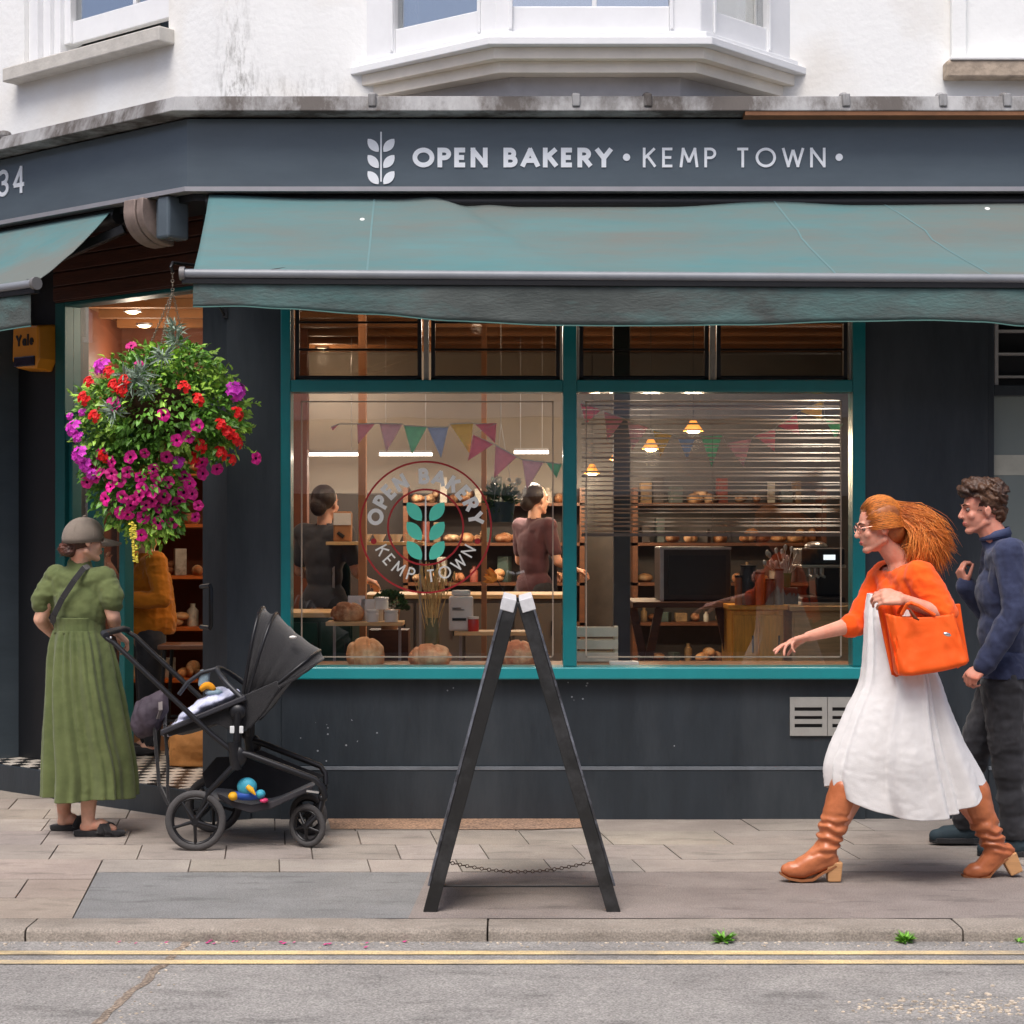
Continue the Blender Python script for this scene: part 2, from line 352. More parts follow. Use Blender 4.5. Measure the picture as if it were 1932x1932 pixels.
# white wall with mildew: stains keep their own shape
def stain_wall():
    m = m_white.copy(); m.name = 'white_render_stained'; n = m.node_tree.nodes; l = m.node_tree.links; b = n['Principled BSDF']
    src = b.inputs['Base Color'].links[0].from_socket
    tc = n.new('ShaderNodeTexCoord'); sp = n.new('ShaderNodeSeparateXYZ'); l.new(tc.outputs['Object'], sp.inputs[0])
    def gauss(sock, c, wd):
        a = n.new('ShaderNodeMath'); a.operation = 'SUBTRACT'; a.inputs[1].default_value = c; l.new(sock, a.inputs[0])
        q = n.new('ShaderNodeMath'); q.operation = 'DIVIDE'; q.inputs[1].default_value = wd; l.new(a.outputs[0], q.inputs[0])
        s = n.new('ShaderNodeMath'); s.operation = 'MULTIPLY'; l.new(q.outputs[0], s.inputs[0]); l.new(q.outputs[0], s.inputs[1])
        e = n.new('ShaderNodeMath'); e.operation = 'MULTIPLY'; e.inputs[1].default_value = -1; l.new(s.outputs[0], e.inputs[0])
        x = n.new('ShaderNodeMath'); x.operation = 'EXPONENT'; l.new(e.outputs[0], x.inputs[0]); return x.outputs[0]
    def mul(a, b_):
        x = n.new('ShaderNodeMath'); x.operation = 'MULTIPLY'; l.new(a, x.inputs[0])
        if isinstance(b_, float): x.inputs[1].default_value = b_
        else: l.new(b_, x.inputs[1])
        return x.outputs[0]
    mp = n.new('ShaderNodeMapping'); mp.inputs['Scale'].default_value = (1, 1, .3); l.new(tc.outputs['Object'], mp.inputs[0])
    nz = n.new('ShaderNodeTexNoise'); nz.inputs['Scale'].default_value = 26; nz.inputs['Detail'].default_value = 9; nz.inputs['Roughness'].default_value = .75; l.new(mp.outputs[0], nz.inputs['Vector'])
    rp = n.new('ShaderNodeValToRGB'); rp.color_ramp.elements[0].position = .47; rp.color_ramp.elements[1].position = .62; l.new(nz.outputs[0], rp.inputs[0])
    f1 = mul(gauss(sp.outputs['X'], -2.50, .09), gauss(sp.outputs['Z'], 4.05, .38))
    f2 = mul(gauss(sp.outputs['X'], -2.25, .42), gauss(sp.outputs['Z'], 3.85, .16))
    ad = n.new('ShaderNodeMath'); ad.operation = 'ADD'; l.new(f1, ad.inputs[0]); l.new(f2, ad.inputs[1])
    fac = mul(mul(rp.outputs[0], ad.outputs[0]), .62)
    mx = n.new('ShaderNodeMix'); mx.data_type = 'RGBA'; l.new(fac, mx.inputs[0]); l.new(src, mx.inputs[6]); mx.inputs[7].default_value = lin((72, 64, 52))+(1,)
    n4 = n.new('ShaderNodeTexNoise'); n4.inputs['Scale'].default_value = 1.6; n4.inputs['Detail'].default_value = 5; l.new(tc.outputs['Object'], n4.inputs['Vector'])
    r4 = n.new('ShaderNodeValToRGB'); r4.color_ramp.elements[0].position = .42; r4.color_ramp.elements[1].position = .8; l.new(n4.outputs[0], r4.inputs[0])
    f4 = mul(r4.outputs[0], .75); m2 = n.new('ShaderNodeMix'); m2.data_type = 'RGBA'; l.new(f4, m2.inputs[0]); l.new(mx.outputs[2], m2.inputs[6]); m2.inputs[7].default_value = lin((214, 204, 188))+(1,)
    l.new(m2.outputs[2], b.inputs['Base Color']); return m
m_wall = stain_wall()

def riser_paint():
    """slate paint with small white flecks where it has chipped near the pavement"""
    m = m_slate.copy(); m.name = 'slate_paint_chipped'; n = m.node_tree.nodes; l = m.node_tree.links; b = n['Principled BSDF']
    src = b.inputs['Base Color'].links[0].from_socket
    tc = n.new('ShaderNodeTexCoord'); vo = n.new('ShaderNodeTexVoronoi'); vo.inputs['Scale'].default_value = 26; l.new(tc.outputs['Object'], vo.inputs['Vector'])
    nz = n.new('ShaderNodeTexNoise'); nz.inputs['Scale'].default_value = 1.7; l.new(tc.outputs['Object'], nz.inputs['Vector'])
    a = n.new('ShaderNodeMath'); a.operation = 'LESS_THAN'; a.inputs[1].default_value = .13; l.new(vo.outputs['Distance'], a.inputs[0])
    c = n.new('ShaderNodeMath'); c.operation = 'GREATER_THAN'; c.inputs[1].default_value = .6; l.new(nz.outputs[0], c.inputs[0])
    e = n.new('ShaderNodeMath'); e.operation = 'MULTIPLY'; l.new(a.outputs[0], e.inputs[0]); l.new(c.outputs[0], e.inputs[1])
    mx = n.new('ShaderNodeMix'); mx.data_type = 'RGBA'; l.new(e.outputs[0], mx.inputs[0]); l.new(src, mx.inputs[6]); mx.inputs[7].default_value = lin((150, 154, 158))+(1,)
    l.new(mx.outputs[2], b.inputs['Base Color']); return m
m_riser = riser_paint()

# ---------------------------------------------------------------- ground
def stone(name, c, c2, speck, sscale=160, attr=None, rough=.85, bump=.5):
    m = M(name, c, rough, .10, 3.5, bump, 120, c2=c2, c2amt=.5, attr=attr)
    n = m.node_tree.nodes; l = m.node_tree.links; b = n['Principled BSDF']; src = b.inputs['Base Color'].links[0].from_socket
    tc = n.new('ShaderNodeTexCoord'); nz = n.new('ShaderNodeTexNoise'); nz.inputs['Scale'].default_value = sscale; nz.inputs['Detail'].default_value = 3; l.new(tc.outputs['Object'], nz.inputs['Vector'])
    rp = n.new('ShaderNodeValToRGB'); l.new(nz.outputs[0], rp.inputs[0]); rp.color_ramp.elements[0].position = .36; rp.color_ramp.elements[1].position = .66
    rp.color_ramp.elements[0].color = (1-speck,)*3+(1,); rp.color_ramp.elements[1].color = (1+speck,)*3+(1,)
    mx = n.new('ShaderNodeMix'); mx.data_type = 'RGBA'; mx.blend_type = 'MULTIPLY'; mx.inputs[0].default_value = 1; l.new(src, mx.inputs[6]); l.new(rp.outputs[0], mx.inputs[7])
    # dark blotches and worn pale patches of their own shape
    n5 = n.new('ShaderNodeTexNoise'); n5.inputs['Scale'].default_value = 7; n5.inputs['Detail'].default_value = 7; n5.inputs['Roughness'].default_value = .7
    mp = n.new('ShaderNodeMapping'); mp.inputs['Scale'].default_value = (.35, 1, 1); l.new(tc.outputs['Object'], mp.inputs[0]); l.new(mp.outputs[0], n5.inputs['Vector'])
    r5 = n.new('ShaderNodeValToRGB'); l.new(n5.outputs[0], r5.inputs[0]); r5.color_ramp.elements[0].position = .34; r5.color_ramp.elements[0].color = (.5, .5, .5, 1)
    r5.color_ramp.elements[1].position = .46; r5.color_ramp.elements[1].color = (1, 1, 1, 1)
    m2 = n.new('ShaderNodeMix'); m2.data_type = 'RGBA'; m2.blend_type = 'MULTIPLY'; m2.inputs[0].default_value = .6; l.new(mx.outputs[2], m2.inputs[6]); l.new(r5.outputs[0], m2.inputs[7])
    l.new(m2.outputs[2], b.inputs['Base Color']); return m
m_slab = stone('paving_stone', (160, 151, 143), (143, 134, 127), .13, 150, 'slab')
m_joint = stone('joint_dirt', (100, 88, 80), (76, 68, 62), .2)
m_aspA = stone('bluish_asphalt', (132, 132, 131), (118, 118, 117), .26, 170)
m_aspB = stone('brown_asphalt', (142, 132, 126), (126, 116, 111), .26, 170)
m_road = stone('road_asphalt', (150, 147, 143), (132, 129, 126), .34, 130)
m_kerb = stone('granite_kerb', (152, 143, 134), (128, 119, 110), .22, 130, 'slab')
m_grit = stone('orange_grit', (172, 138, 112), (150, 124, 106), .5, 90)
m_yel = stone('yellow_road_paint', (226, 200, 148), (158, 148, 134), .16, 130)

KY0, KY1, RZ = -2.76, -2.56, -.05      # kerb front, kerb back, road level
g = MB(); g.box(-60, 60, -70, 70, -.6, -.30); build('ground', g, m_joint, kind='structure')
g = MB(); g.box(-60, 60, -8.6, KY0, -.29, RZ)
build('road', g, m_road, kind='structure')
g = MB(); g.box(-60, 60, -30, -8.6, -.29, .0); build('far_pavement', g, m_aspB, kind='structure')
g = MB(); g.box(-60, 60, KY1, 30, -.29, -.010); build('pavement_bed', g, m_joint, kind='structure')
rnd = random.Random(3)
vs = []; fs = []; cols = []
def slab(pts, c):
    o = len(vs); z = rnd.uniform(-.0015, .0015)
    for x, y in pts: vs.append((x, y, z))
    for x, y in pts: vs.append((x, y, -.02))
    fs.append((o, o+1, o+2, o+3)); cols.append(c)
    for k in range(4): fs.append((o+k, o+4+k, o+4+(k+1) % 4, o+(k+1) % 4)); cols.append(c)
a = .13; gap = .0033
def row(ya, yb, xs_fn, x0, x1, tint=(1, 1, 1)):
    x = x0
    while x < x1:
        wd = xs_fn(x); xe = min(x+wd, x1)
        f = rnd.uniform(.87, 1.1); c = (f*tint[0], f*tint[1]*rnd.uniform(.98, 1.02), f*tint[2]*rnd.uniform(.95, 1.03), 1)
        sk = lambda X, Y: X+(-Y)*a
        slab([(sk(x+gap, yb), yb+gap), (sk(xe-gap, yb), yb+gap), (sk(xe-gap, ya), ya-gap), (sk(x+gap, ya), ya-gap)], c); x = xe
yr = [3.0, 2.55, 2.1, 1.65, 1.2, .75, .35, .0, -.40, -.82, -1.23]
for i in range(len(yr)-1):
    off = (i % 2)*.21
    if yr[i+1] >= -.01: row(yr[i], yr[i+1], lambda x: .45, -12+off, 6, (1.0, .97, .95)); continue
    row(yr[i], yr[i+1], lambda x: rnd.choice((.38, .42, .46)) if x < .2 else rnd.choice((.6, .85, .9)), -12+off, 12, (1, .99, .98))
for i, (ya, yb) in enumerate(((-1.23, -1.55),)): row(ya, yb, lambda x: .42 if x < .2 else .9, -2.11, 12)
for i, (ya, yb) in enumerate(((-1.23, -1.73), (-1.73, -2.15), (-2.15, -2.56))): row(ya, yb, lambda x: .62, -12+.3*i, -2.11, (1.1, 1.04, 1.0))
me = bpy.data.meshes.new('pavement'); me.from_pydata(vs, [], fs); ca = me.color_attributes.new('slab', 'FLOAT_COLOR', 'CORNER')
i = 0
for p, c in zip(me.polygons, cols):
    for _ in p.loop_indices: ca.data[i].color = c; i += 1
tag(link('pavement', me, None, [m_slab]), kind='structure')
g = MB(); g.cur = 0
g.add([(-1.903, -1.56, -.001), (-1.775, -2.56, -.001), (-.42, -2.56, -.001), (-.38, -1.56, -.001)], [(0, 1, 2, 3)])
build('asphalt_patch', g, m_aspA, kind='structure')
g = MB(); g.add([(-.38, -1.56, -.0005), (-.42, -2.56, -.0005), (30, -2.56, -.0005), (30, -1.56, -.0005)], [(0, 1, 2, 3)])
build('asphalt_strip', g, m_aspB, kind='structure')
g = MB(); g.add([(-1.0, -.004, .004), (-.95, -.36, .004), (.1, -.38, .004), (.42, -.30, .004), (.40, -.004, .004)], [(0, 1, 2, 3, 4)])
build('grit_patch', g, m_grit, kind='structure')
# kerb stones
vs = []; fs = []; cols = []; xk = -14.
me = MB(); kc = []
jx = [-14, -12.4, -10.6, -8.9, -7.3, -5.6, -4.0, (55-966)*7.3/FPX, (920-966)*7.3/FPX, (1810-966)*7.3/FPX, 3.4, 5.1, 6.9, 8.6, 10.4, 12.2, 14]
for k in range(len(jx)-1):
    x0, x1 = jx[k]+.004, jx[k+1]-.004; n0 = len(me.f); nseg = 14
    prof = [(KY1-.003, -.2), (KY1-.003, -.002), (KY0+.022, -.001), (KY0+.007, -.006), (KY0, -.020), (KY0, -.2)]
    rows = []
    for s_ in range(nseg+1):
        X = x0+(x1-x0)*s_/nseg
        rows.append([V(X, y+.004*fbm((X*1.7, y, z+k), 2.), z+(.004*fbm((X, y+7, k), 3.) if z > -.1 else 0)) for y, z in prof])
    me.grid(rows); o = len(me.v)-len(prof)*(nseg+1)
    me.f += [tuple(o+q for q in range(len(prof)))[::-1], tuple(o+nseg*len(prof)+q for q in range(len(prof)))]; me.mi += [0, 0]
    f = rnd.uniform(.92, 1.08); kc += [(f, f, f*.98, 1)]*(len(me.f)-n0)
ko = build('kerb', me, m_kerb, kind='structure', smooth=50, fix=False)
ca = ko.data.color_attributes.new('slab', 'FLOAT_COLOR', 'CORNER'); i = 0
for p, c in zip(ko.data.polygons, kc):
    for _ in p.loop_indices: ca.data[i].color = c; i += 1
# double yellow lines, worn
for yy in (-3.115, -2.965):
    for seg in ((-30, 30),):
        g = MB(); xs = [seg[0]+(seg[1]-seg[0])*k/300 for k in range(301)]
        g.grid([[V(x, yy-.031+.003*fbm((x, yy, 0), 4.), RZ+.004) for x in xs], [V(x, yy+.031+.003*fbm((x, yy, 5), 4.), RZ+.004) for x in xs]])
        g.f = [f[::-1] for f in g.f]
        build('yellow_line', g, m_yel, kind='structure')
# crack line of old patching across the road, broken aggregate and grit
m_crack = stone('crumbled_aggregate', (150, 134, 118), (96, 86, 78), .5, 80)
g = MB(); L_ = []; R_ = []
for k in range(40):
    t = k/39; Y = KY0-.01-t*1.5; X = -1.27-.12*t+.03*fbm((0, Y, 3), 6.); ww = .014+.014*abs(fbm((Y, 2, 1), 9.))
    L_.append(V(X-ww, Y, RZ+.002)); R_.append(V(X+ww, Y, RZ+.002))
g.grid([L_, R_]); build('road_crack', g, m_crack, kind='structure')
g = MB(); rg = random.Random(11)
for k in range(620):
    if k < 260: X = 1.55+rg.gauss(0, .22); Y = -3.75+rg.gauss(0, .08)
    elif k < 560: X = rg.uniform(-2.6, 2.6); Y = KY0-abs(rg.gauss(0, .05))-.004
    elif k < 700: X = -1.3+rg.gauss(0, .05); Y = rg.uniform(-4.2, -2.8)
    else: X = rg.uniform(-2.4, 2.4); Y = rg.uniform(-4.2, -2.8)
    r = rg.uniform(.002, .006)*(1.3 if k < 260 else 1)
    g.ball((X, Y, RZ+r*.3), (r*1.5, r*1.2, r*.6), 5, 3, Matrix.Rotation(rg.uniform(0, 6), 3, 'Z'))
build('loose_grit', g, M('pale_grit', (196, 182, 164), .9, .2, 40, island=.35), kind='stuff')
tag(bpy.data.objects['loose_grit'], 'pale loose grit and chippings scattered along the kerb and road', 'grit')
g = MB()
for k in range(16):
    X = rg.choice((rg.uniform(-1.9, -.2), rg.gauss(-.95, .3))); Y = KY0-abs(rg.gauss(0, .06))-.006; s_ = rg.uniform(.006, .013)
    g.add([V(X-s_, Y, RZ+.004), V(X, Y-s_, RZ+.005), V(X+s_, Y, RZ+.009), V(X, Y+s_, RZ+.006)], [(0, 1, 2, 3)])
build('fallen_petals', g, M('magenta_petal', (206, 40, 130), .6), kind='stuff', label='fallen magenta petals along the foot of the kerb', cat='petals')

# ---------------------------------------------------------------- the bakery building
C0 = V(-1.55, 0, 0); DS = V(-math.cos(R(40)), math.sin(R(40)), 0); NO = V(-math.sin(R(40)), -math.cos(R(40)), 0)
def ch(s, o, z): return C0+DS*s+NO*o+V(0, 0, z)        # chamfer wall: s along it, o outwards
def chT(p): return ch(p.x, -p.y, p.z)                  # as a box transform: x = s, y = -o
def chbox(mb, s0, s1, o0, o1, z0, z1): return mb.box(s0, s1, -o1, -o0, z0, z1, chT)
def sec(o):                                            # corner of the two faces offset outwards by o
    return V(-1.55-o*math.tan(R(20)), -o, 0)
SE = 2.6
def strip(mb, o_in, o_out, z0, z1, x1=4.5, s1=SE, o_out_top=None):
    """moulding that runs along the front and round the chamfer, mitred at the corner"""
    ot = o_out if o_out_top is None else o_out_top
    def pt(kind, o):
        if kind == 0: return V(x1, -o, 0)
        if kind == 1: return sec(o)
        return ch(s1, o, 0)
    vs = []
    for k in (0, 1, 2):
        for o, z in ((o_in, z0), (o_out, z0), (ot, z1), (o_in, z1)): p = pt(k, o); vs.append(V(p.x, p.y, z))
    fs = []
    for k in (0, 1):
        for q in range(4): fs.append((k*4+q, k*4+(q+1) % 4, (k+1)*4+(q+1) % 4, (k+1)*4+q))
    fs += [(3, 2, 1, 0), (8, 9, 10, 11)]
    return mb.add(vs, fs)

B = thing('bakery_building', 'white rendered corner building with slate grey bakery shopfront and teal windows', 'building', (1.0, 3.0, 0))
# upper walls: front, chamfer (with a window opening), side and back
g = MB(); g.box(-1.55, 4.5, 0, .28, 3.45, 7.6)
WO = (.49, 1.85)
for s0, s1, z0, z1 in ((0.0, WO[0], 3.45, 7.6), (WO[1], SE, 3.45, 7.6), (WO[0], WO[1], 3.45, 4.36), (WO[0], WO[1], 6.0, 7.6)): chbox(g, s0, s1, -.26, 0, z0, z1)
g.box(-3.54, -3.30, 1.9, 6.2, 3.45, 7.6); g.box(-3.54, 4.5, 6.0, 6.25, 0, 7.6); g.box(4.25, 4.5, .3, 6, 0, 7.6)
build('wall', g, m_wall, B)
g = MB(); g.add([V(-1.55, 0, 7.6), V(4.5, 0, 7.6), V(4.5, 6.25, 7.6), V(-3.54, 6.25, 7.6), V(-3.54, 1.67, 7.6)], [(0, 1, 2, 3, 4)]); strip(g, -.02, .14, 7.42, 7.62)
build('roof', g, m_lead, B, fix=True)
# flashing / cornice cap, black gap and timber
g = MB(); strip(g, -.01, .54, 3.727, 3.81, o_out_top=.51)
rl = random.Random(5)
for X in (-.72, .33, .70, 1.72, 2.22, 2.55): g.ball((X, -.46, 3.818), (.028, .03, .022), 8, 6); g.box(X-.02, X+.02, -.542, -.38, 3.75, 3.817)
for s_ in (1.35,): g.ball(ch(s_, .49, 3.82), (.05, .03, .03), 8, 6)
build('cornice', g, m_lead, B, bevel=.006)
g = MB(); g.box(1.2, 4.5, -.534, -.43, 3.705, 3.7265); build('cornice_edge', g, M('bare_rusty_timber', (128, 88, 60), .8, .2, 8), B)
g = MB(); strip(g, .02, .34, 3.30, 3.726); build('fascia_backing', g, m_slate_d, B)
# ground floor walls (front): riser, pilasters, head
WX0, WX1, WZ0, WZ1 = -1.2565, 1.919, .763, 2.93
for x0_, x1_ in ((-1.55, WX0), (WX1, 2.59)): g = MB(); g.box(x0_, x1_, 0, .3, -.28, 3.40); build('pilaster', g, m_slate, B)
g = MB(); chbox(g, 0.0, .2, -.30, 0, -.28, 3.40); build('door_pier', g, m_slate, B)
g = MB(); g.box(WX0, WX1, .003, .28, .285, WZ0); g.box(WX0, WX1, -.018, .28, -.28, .268); g.box(2.59, 4.5, .003, .28, .285, WZ0); g.box(2.59, 4.5, -.018, .28, -.28, .268)
build('stall_riser', g, m_riser, B, bevel=.004)
g = MB(); g.box(WX0, WX1, -.022, .2, .2682, .2848); g.box(2.59, 4.5, -.022, .2, .2682, .2848); build('riser_ledge', g, M('worn_ledge', (112, 118, 124), .6, .2, 12), B)
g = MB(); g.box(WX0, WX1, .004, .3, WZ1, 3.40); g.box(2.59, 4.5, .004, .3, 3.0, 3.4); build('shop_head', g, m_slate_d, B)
# chamfer: side pier left of the door, wall beyond, timber panel above
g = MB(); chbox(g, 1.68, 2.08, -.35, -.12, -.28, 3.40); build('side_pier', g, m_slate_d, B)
g = MB(); chbox(g, 2.08, SE, -.35, .02, -.28, 3.40); g.box(-3.54, -3.3, 1.9, 6.2, -.28, 3.45); build('side_wall', g, m_sign, B)
g = MB(); chbox(g, .2, 1.68, -.30, -.10, 2.946, 3.40)
for k in range(5): chbox(g, .2, 1.68, -.1, -.085, 2.955+k*.088, 3.035+k*.088)
build('door_head', g, m_brown, B, bevel=.004)
# step
g = MB()
tri = [sec(.10), ch(SE, .15, 0), ch(SE, -.12, 0), ch(.2, -.12, 0), ch(.2, .005, 0), V(-1.50, -.005, 0), V(-1.30, -.02, 0)]
o_ = [V(-1.62, -.13, 0), ch(SE, .16, 0), ch(SE, -.30, 0), ch(.0, -.30, 0), V(-1.42, -.02, 0)]
n_ = len(o_); g.add([V(p.x, p.y, -.05) for p in o_]+[V(p.x, p.y, .155) for p in o_], [tuple(range(n_))[::-1], tuple(range(n_, 2*n_))]+[(i, (i+1) % n_, n_+(i+1) % n_, n_+i) for i in range(n_)])
build('door_step', g, m_slate, B, fix=True, bevel=.004)
# checkered tiles on the step and through the doorway
def tiles():
    m = bpy.data.materials.new('black_white_tiles'); m.use_nodes = True; n = m.node_tree.nodes; l = m.node_tree.links; b = n['Principled BSDF']
    tc = n.new('ShaderNodeTexCoord'); mp = n.new('ShaderNodeMapping'); mp.inputs['Rotation'].default_value = (0, 0, R(40)); c = n.new('ShaderNodeTexChecker'); c.inputs['Scale'].default_value = 11
    l.new(tc.outputs['Object'], mp.inputs[0]); l.new(mp.outputs[0], c.inputs[0]); c.inputs[1].default_value = (.62, .56, .48, 1); c.inputs[2].default_value = (.015, .014, .014, 1)
    l.new(c.outputs[0], b.inputs[0]); b.inputs['Roughness'].default_value = .35; return m
g = MB(); q = [ch(.21, .13, .16), ch(SE-.02, .13, .16), ch(SE-.02, -.12, .16), ch(1.66, -.12, .16), ch(1.66, -1.0, .16), ch(.21, -1.0, .16)]
g.add(q+[p-V(0, 0, .004) for p in q], [tuple(range(6))]+[(6+i, 6+(i+1) % 6, (i+1) % 6, i) for i in range(6)])
build('tiled_threshold', g, tiles(), B, fix=True)

# interior shell
def roomslab(z0, z1):
    c1 = ch(2.35, -.31, 0); q = [V(-1.437, .31, 0), V(4.2, .31, 0), V(4.2, 5.9, 0), V(-3.2, 5.9, 0), V(-3.2, c1.y+.1, 0), c1]; g = MB(); n = len(q)
    return g.add([V(p.x, p.y, z0) for p in q]+[V(p.x, p.y, z1) for p in q], [tuple(range(n))[::-1], tuple(range(n, 2*n))]+[(i, (i+1) % n, n+(i+1) % n, n+i) for i in range(n)])
g = roomslab(.02, .15); build('interior_floor', g, m_floor, B)
g = roomslab(3.12, 3.2)
for k in range(6): g.box(-2.9, 4.2, 2.3+k*.6, 2.38+k*.6, 3.06, 3.119)
build('interior_ceiling', g, m_ceil, B)
g = MB(); g.box(-3.2, 4.2, 5.6, 5.9, .15, 3.12); g.box(4.0, 4.2, .3, 5.6, .15, 3.12); build('interior_wall', g, m_intw, B)
g = MB(); g.box(-2.9, 4.0, 5.56, 5.595, .15, 1.88); build('wainscot', g, M('dark_panelling', (44, 32, 26), .5, .2, 5), B)
g = MB(); g.box(.5, 3.99, 5.52, 5.555, .15, 3.05); build('dark_panel', g, M('dark_grey_tiles', (74, 66, 60), .4, .25, 6), B)
g = MB(); g.box(-3.2, -2.95, 2.1, 5.6, .15, 3.12); g.box(-2.95, -1.55, 3.9, 4.05, .15, 3.12); build('interior_wall', g, m_rust, B, label='rust red inner wall behind the doorway')

# --- shop window: one frame, louvred transom lights above, big panes below
W = MB(); mx0, mx1 = (1062-966)/347, (1088-966)/347; TZ0, TZ1 = 2.319, 2.386
W.box(WX0, WX0+.055, -.02, .12, .829, WZ1); W.box(WX1-.07, WX1, -.02, .12, .829, WZ1); W.box(mx0, mx1, -.02, .12, .829, WZ1)
for x0, x1 in ((WX0+.055, mx0), (mx1, WX1-.07)): W.box(x0, x1, -.018, .11, TZ0, TZ1); W.box(x0, x1, -.018, .11, WZ1-.05, WZ1)
wfr = build('shop_window', W, m_teal, B, bevel=.006, label='wide teal framed shop window with louvred lights above')
g = MB(); g.box(WX0-.03, WX1+.02, -.07, .12, .763, .8285); build('sill', g, M('teal_sill_paint', (36, 150, 155), .3, .06, 5, coat=.3), wfr, bevel=.008)
for x0, x1 in ((WX0+.055, mx0), (mx1, WX1-.07)):
    g = MB(); g.box(x0, x1, .045, .051, .829, TZ0); build('pane', g, m_glass, wfr)
    # fine pale security strip round the glass
    g = MB(); ix, iz = .05, .045
    for a0, a1, b0, b1 in ((x0+ix, x1-ix, .829+iz, .829+iz+.007), (x0+ix, x1-ix, TZ0-iz-.007, TZ0-iz), (x0+ix, x0+ix+.007, .829+iz, TZ0-iz), (x1-ix-.007, x1-ix, .829+iz, TZ0-iz)): g.box(a0, a1, .0375, .0435, b0, b1)
    build('glass_tape', g, M('pale_tape', (170, 150, 132), .5), wfr)
def louvre(x0, x1, amber):
    g = MB(); fr = MB(); z0, z1 = TZ1, WZ1-.05
    for xa, xb in ((x0, x0+.022), (x1-.022, x1)): fr.box(xa, xb, .02, .06, z0, z1)
    fr.box(x0, x1, .02, .06, z0, z0+.015)
    k = 0; z = z0+.02
    while z < z1-.05:
        T = Matrix.Translation((0, .045, z+.07)) @ Matrix.Rotation(R(-14), 4, 'X')
        g.box(x0+.02, x1-.02, -.0025, .0025, -.07, .075, T); fr.box(x0+.02, x1-.02, -.006, .006, -.078, -.068, T); z += .148; k += 1
    for c in (.34, .66):
        pass
    build('louvre_frame', fr, m_black, wfr); build('louvre_glass', g, MATS.get('louvre_glass') or glass('louvre_glass', .03, (.5, .46, .42)), wfr)
lw = [(WX0+.075, (795-966)/347), ((813-966)/347, mx0-.015), (mx1+.015, (1338-966)/347), ((1353-966)/347, WX1-.09)]
for x0, x1 in lw: louvre(x0, x1, 0)
for X, hw_ in [((c-966)/347, .013) for c in (804, 1345)]+[(X, .005) for X in (WX0+.062, mx0-.008, mx1+.008, WX1-.08)]: g = MB(); g.box(X-hw_, X+hw_, .0, .05, TZ1, WZ1-.05); build('louvre_post', g, M('old_white_metal', (150, 144, 134), .5, .15, 20), wfr)

# round window sticker with its lettering and ear of wheat
dc = V((803-966)*10.04/FPX, .0415, CAMH-(994.6-1000)*10.04/FPX)
TD = lambda x, y, z: V(dc.x+x, dc.y-z, dc.z+y)
m_red = M('sticker_red', (176, 38, 44), .4, .05); m_st = M('sticker_white', (246, 246, 238), .4, .03); m_mint = M('sticker_mint', (104, 236, 204), .35, .05)
g = MB()
for rr in (.3575, .2055): ribbon(g, arc(0, 0, rr, rr, 0, 360, 72), .010, TD, 0, .0006)
for sx in (-1, 1): disc2(g, sx*.2835, -.077, .016, TD, .0008)
build('window_sticker_ring', g, m_red, wfr)
g = MB(); arctext(g, 'OPEN BAKERY', .235, .088, .24, 90, TD, .001, track=.26, kx=.80); arctext(g, 'KEMP TOWN', .232, .07, .13, -90, TD, .001, track=.36, flip=True, kx=.86)
g.box(dc.x-.004, dc.x+.004, dc.y-.0012, dc.y, dc.z-.18, dc.z+.17)
build('window_sticker_lettering', g, m_st, wfr)
g = MB()
for k in range(3):
    for sx in (-1, 1): leaf2(g, (sx*.062, .085-.106*k), .128, .07, (-52 if sx < 0 else 52), TD, .001)
build('window_sticker_wheat', g, m_mint, wfr)

# right-hand neighbour window (partly in frame)
g = MB(); g.box(2.59, 2.625, .01, .14, .763, 3.0); g.box(2.625, 4.5, .01, .14, 2.30, 2.36); g.box(2.625, 4.5, .01, .14, .763, .80); g.box(4.4, 4.5, .01, .14, .80, 2.30)
wf2 = build('frosted_window', g, m_slate, B, bevel=.004)
g = MB(); g.box(2.625, 4.4, .05, .06, .80, 2.30); build('pane', g, M('frosted_glass', (132, 142, 138), .35, .04, 3), wf2)
g = MB(); g.box(2.625, 4.4, .046, .0495, 1.87, 1.98); build('film_strip', g, M('pale_film', (196, 196, 180), .5), wf2)
g = MB(); g.box(2.63, 2.65, .02, .06, 2.36, 3.0)
for k in range(5): g.box(2.65, 4.5, .03, .09, 2.40+k*.125, 2.412+k*.125)
build('louvre_slats', g, M('pale_metal', (170, 170, 168), .4), wf2)
g = MB(); g.box(2.65, 4.5, .13, .16, 2.36, 3.0); build('louvre_backing', g, m_black, wf2)

# air vent in the riser
vx0 = (1490-966)/347; vz1 = CAMH-(1315-1000)/347; vz0 = CAMH-(1388-1000)/347
for k in range(2):
    x0 = vx0+.205*k; g = MB(); g.cur = 1; g.box(x0+.01, x0+.19, -.002, .001, vz0+.01, vz1-.01); g.cur = 0
    g.box(x0, x0+.025, -.012, .002, vz0, vz1); g.box(x0+.175, x0+.202, -.012, .002, vz0, vz1)
    zz = [vz0, vz0+.045, vz0+.063, vz0+.092, vz0+.108, vz0+.137, vz0+.155, vz1]
    for a0, a1 in ((vz0, vz0+.045), (vz0+.065, vz0+.090), (vz0+.108, vz0+.135), (vz0+.155, vz1)): g.box(x0+.025, x0+.175, -.012, .002, a0, a1)
    for p_ in (.012, .19): g.ball((x0+p_, -.013, (vz0+vz1)/2), (.003, .002, .003), 6, 4)
    build('air_vent', g, [M('vent_grey', (168, 166, 160), .6, .06, 20), m_black], B, bevel=.002)

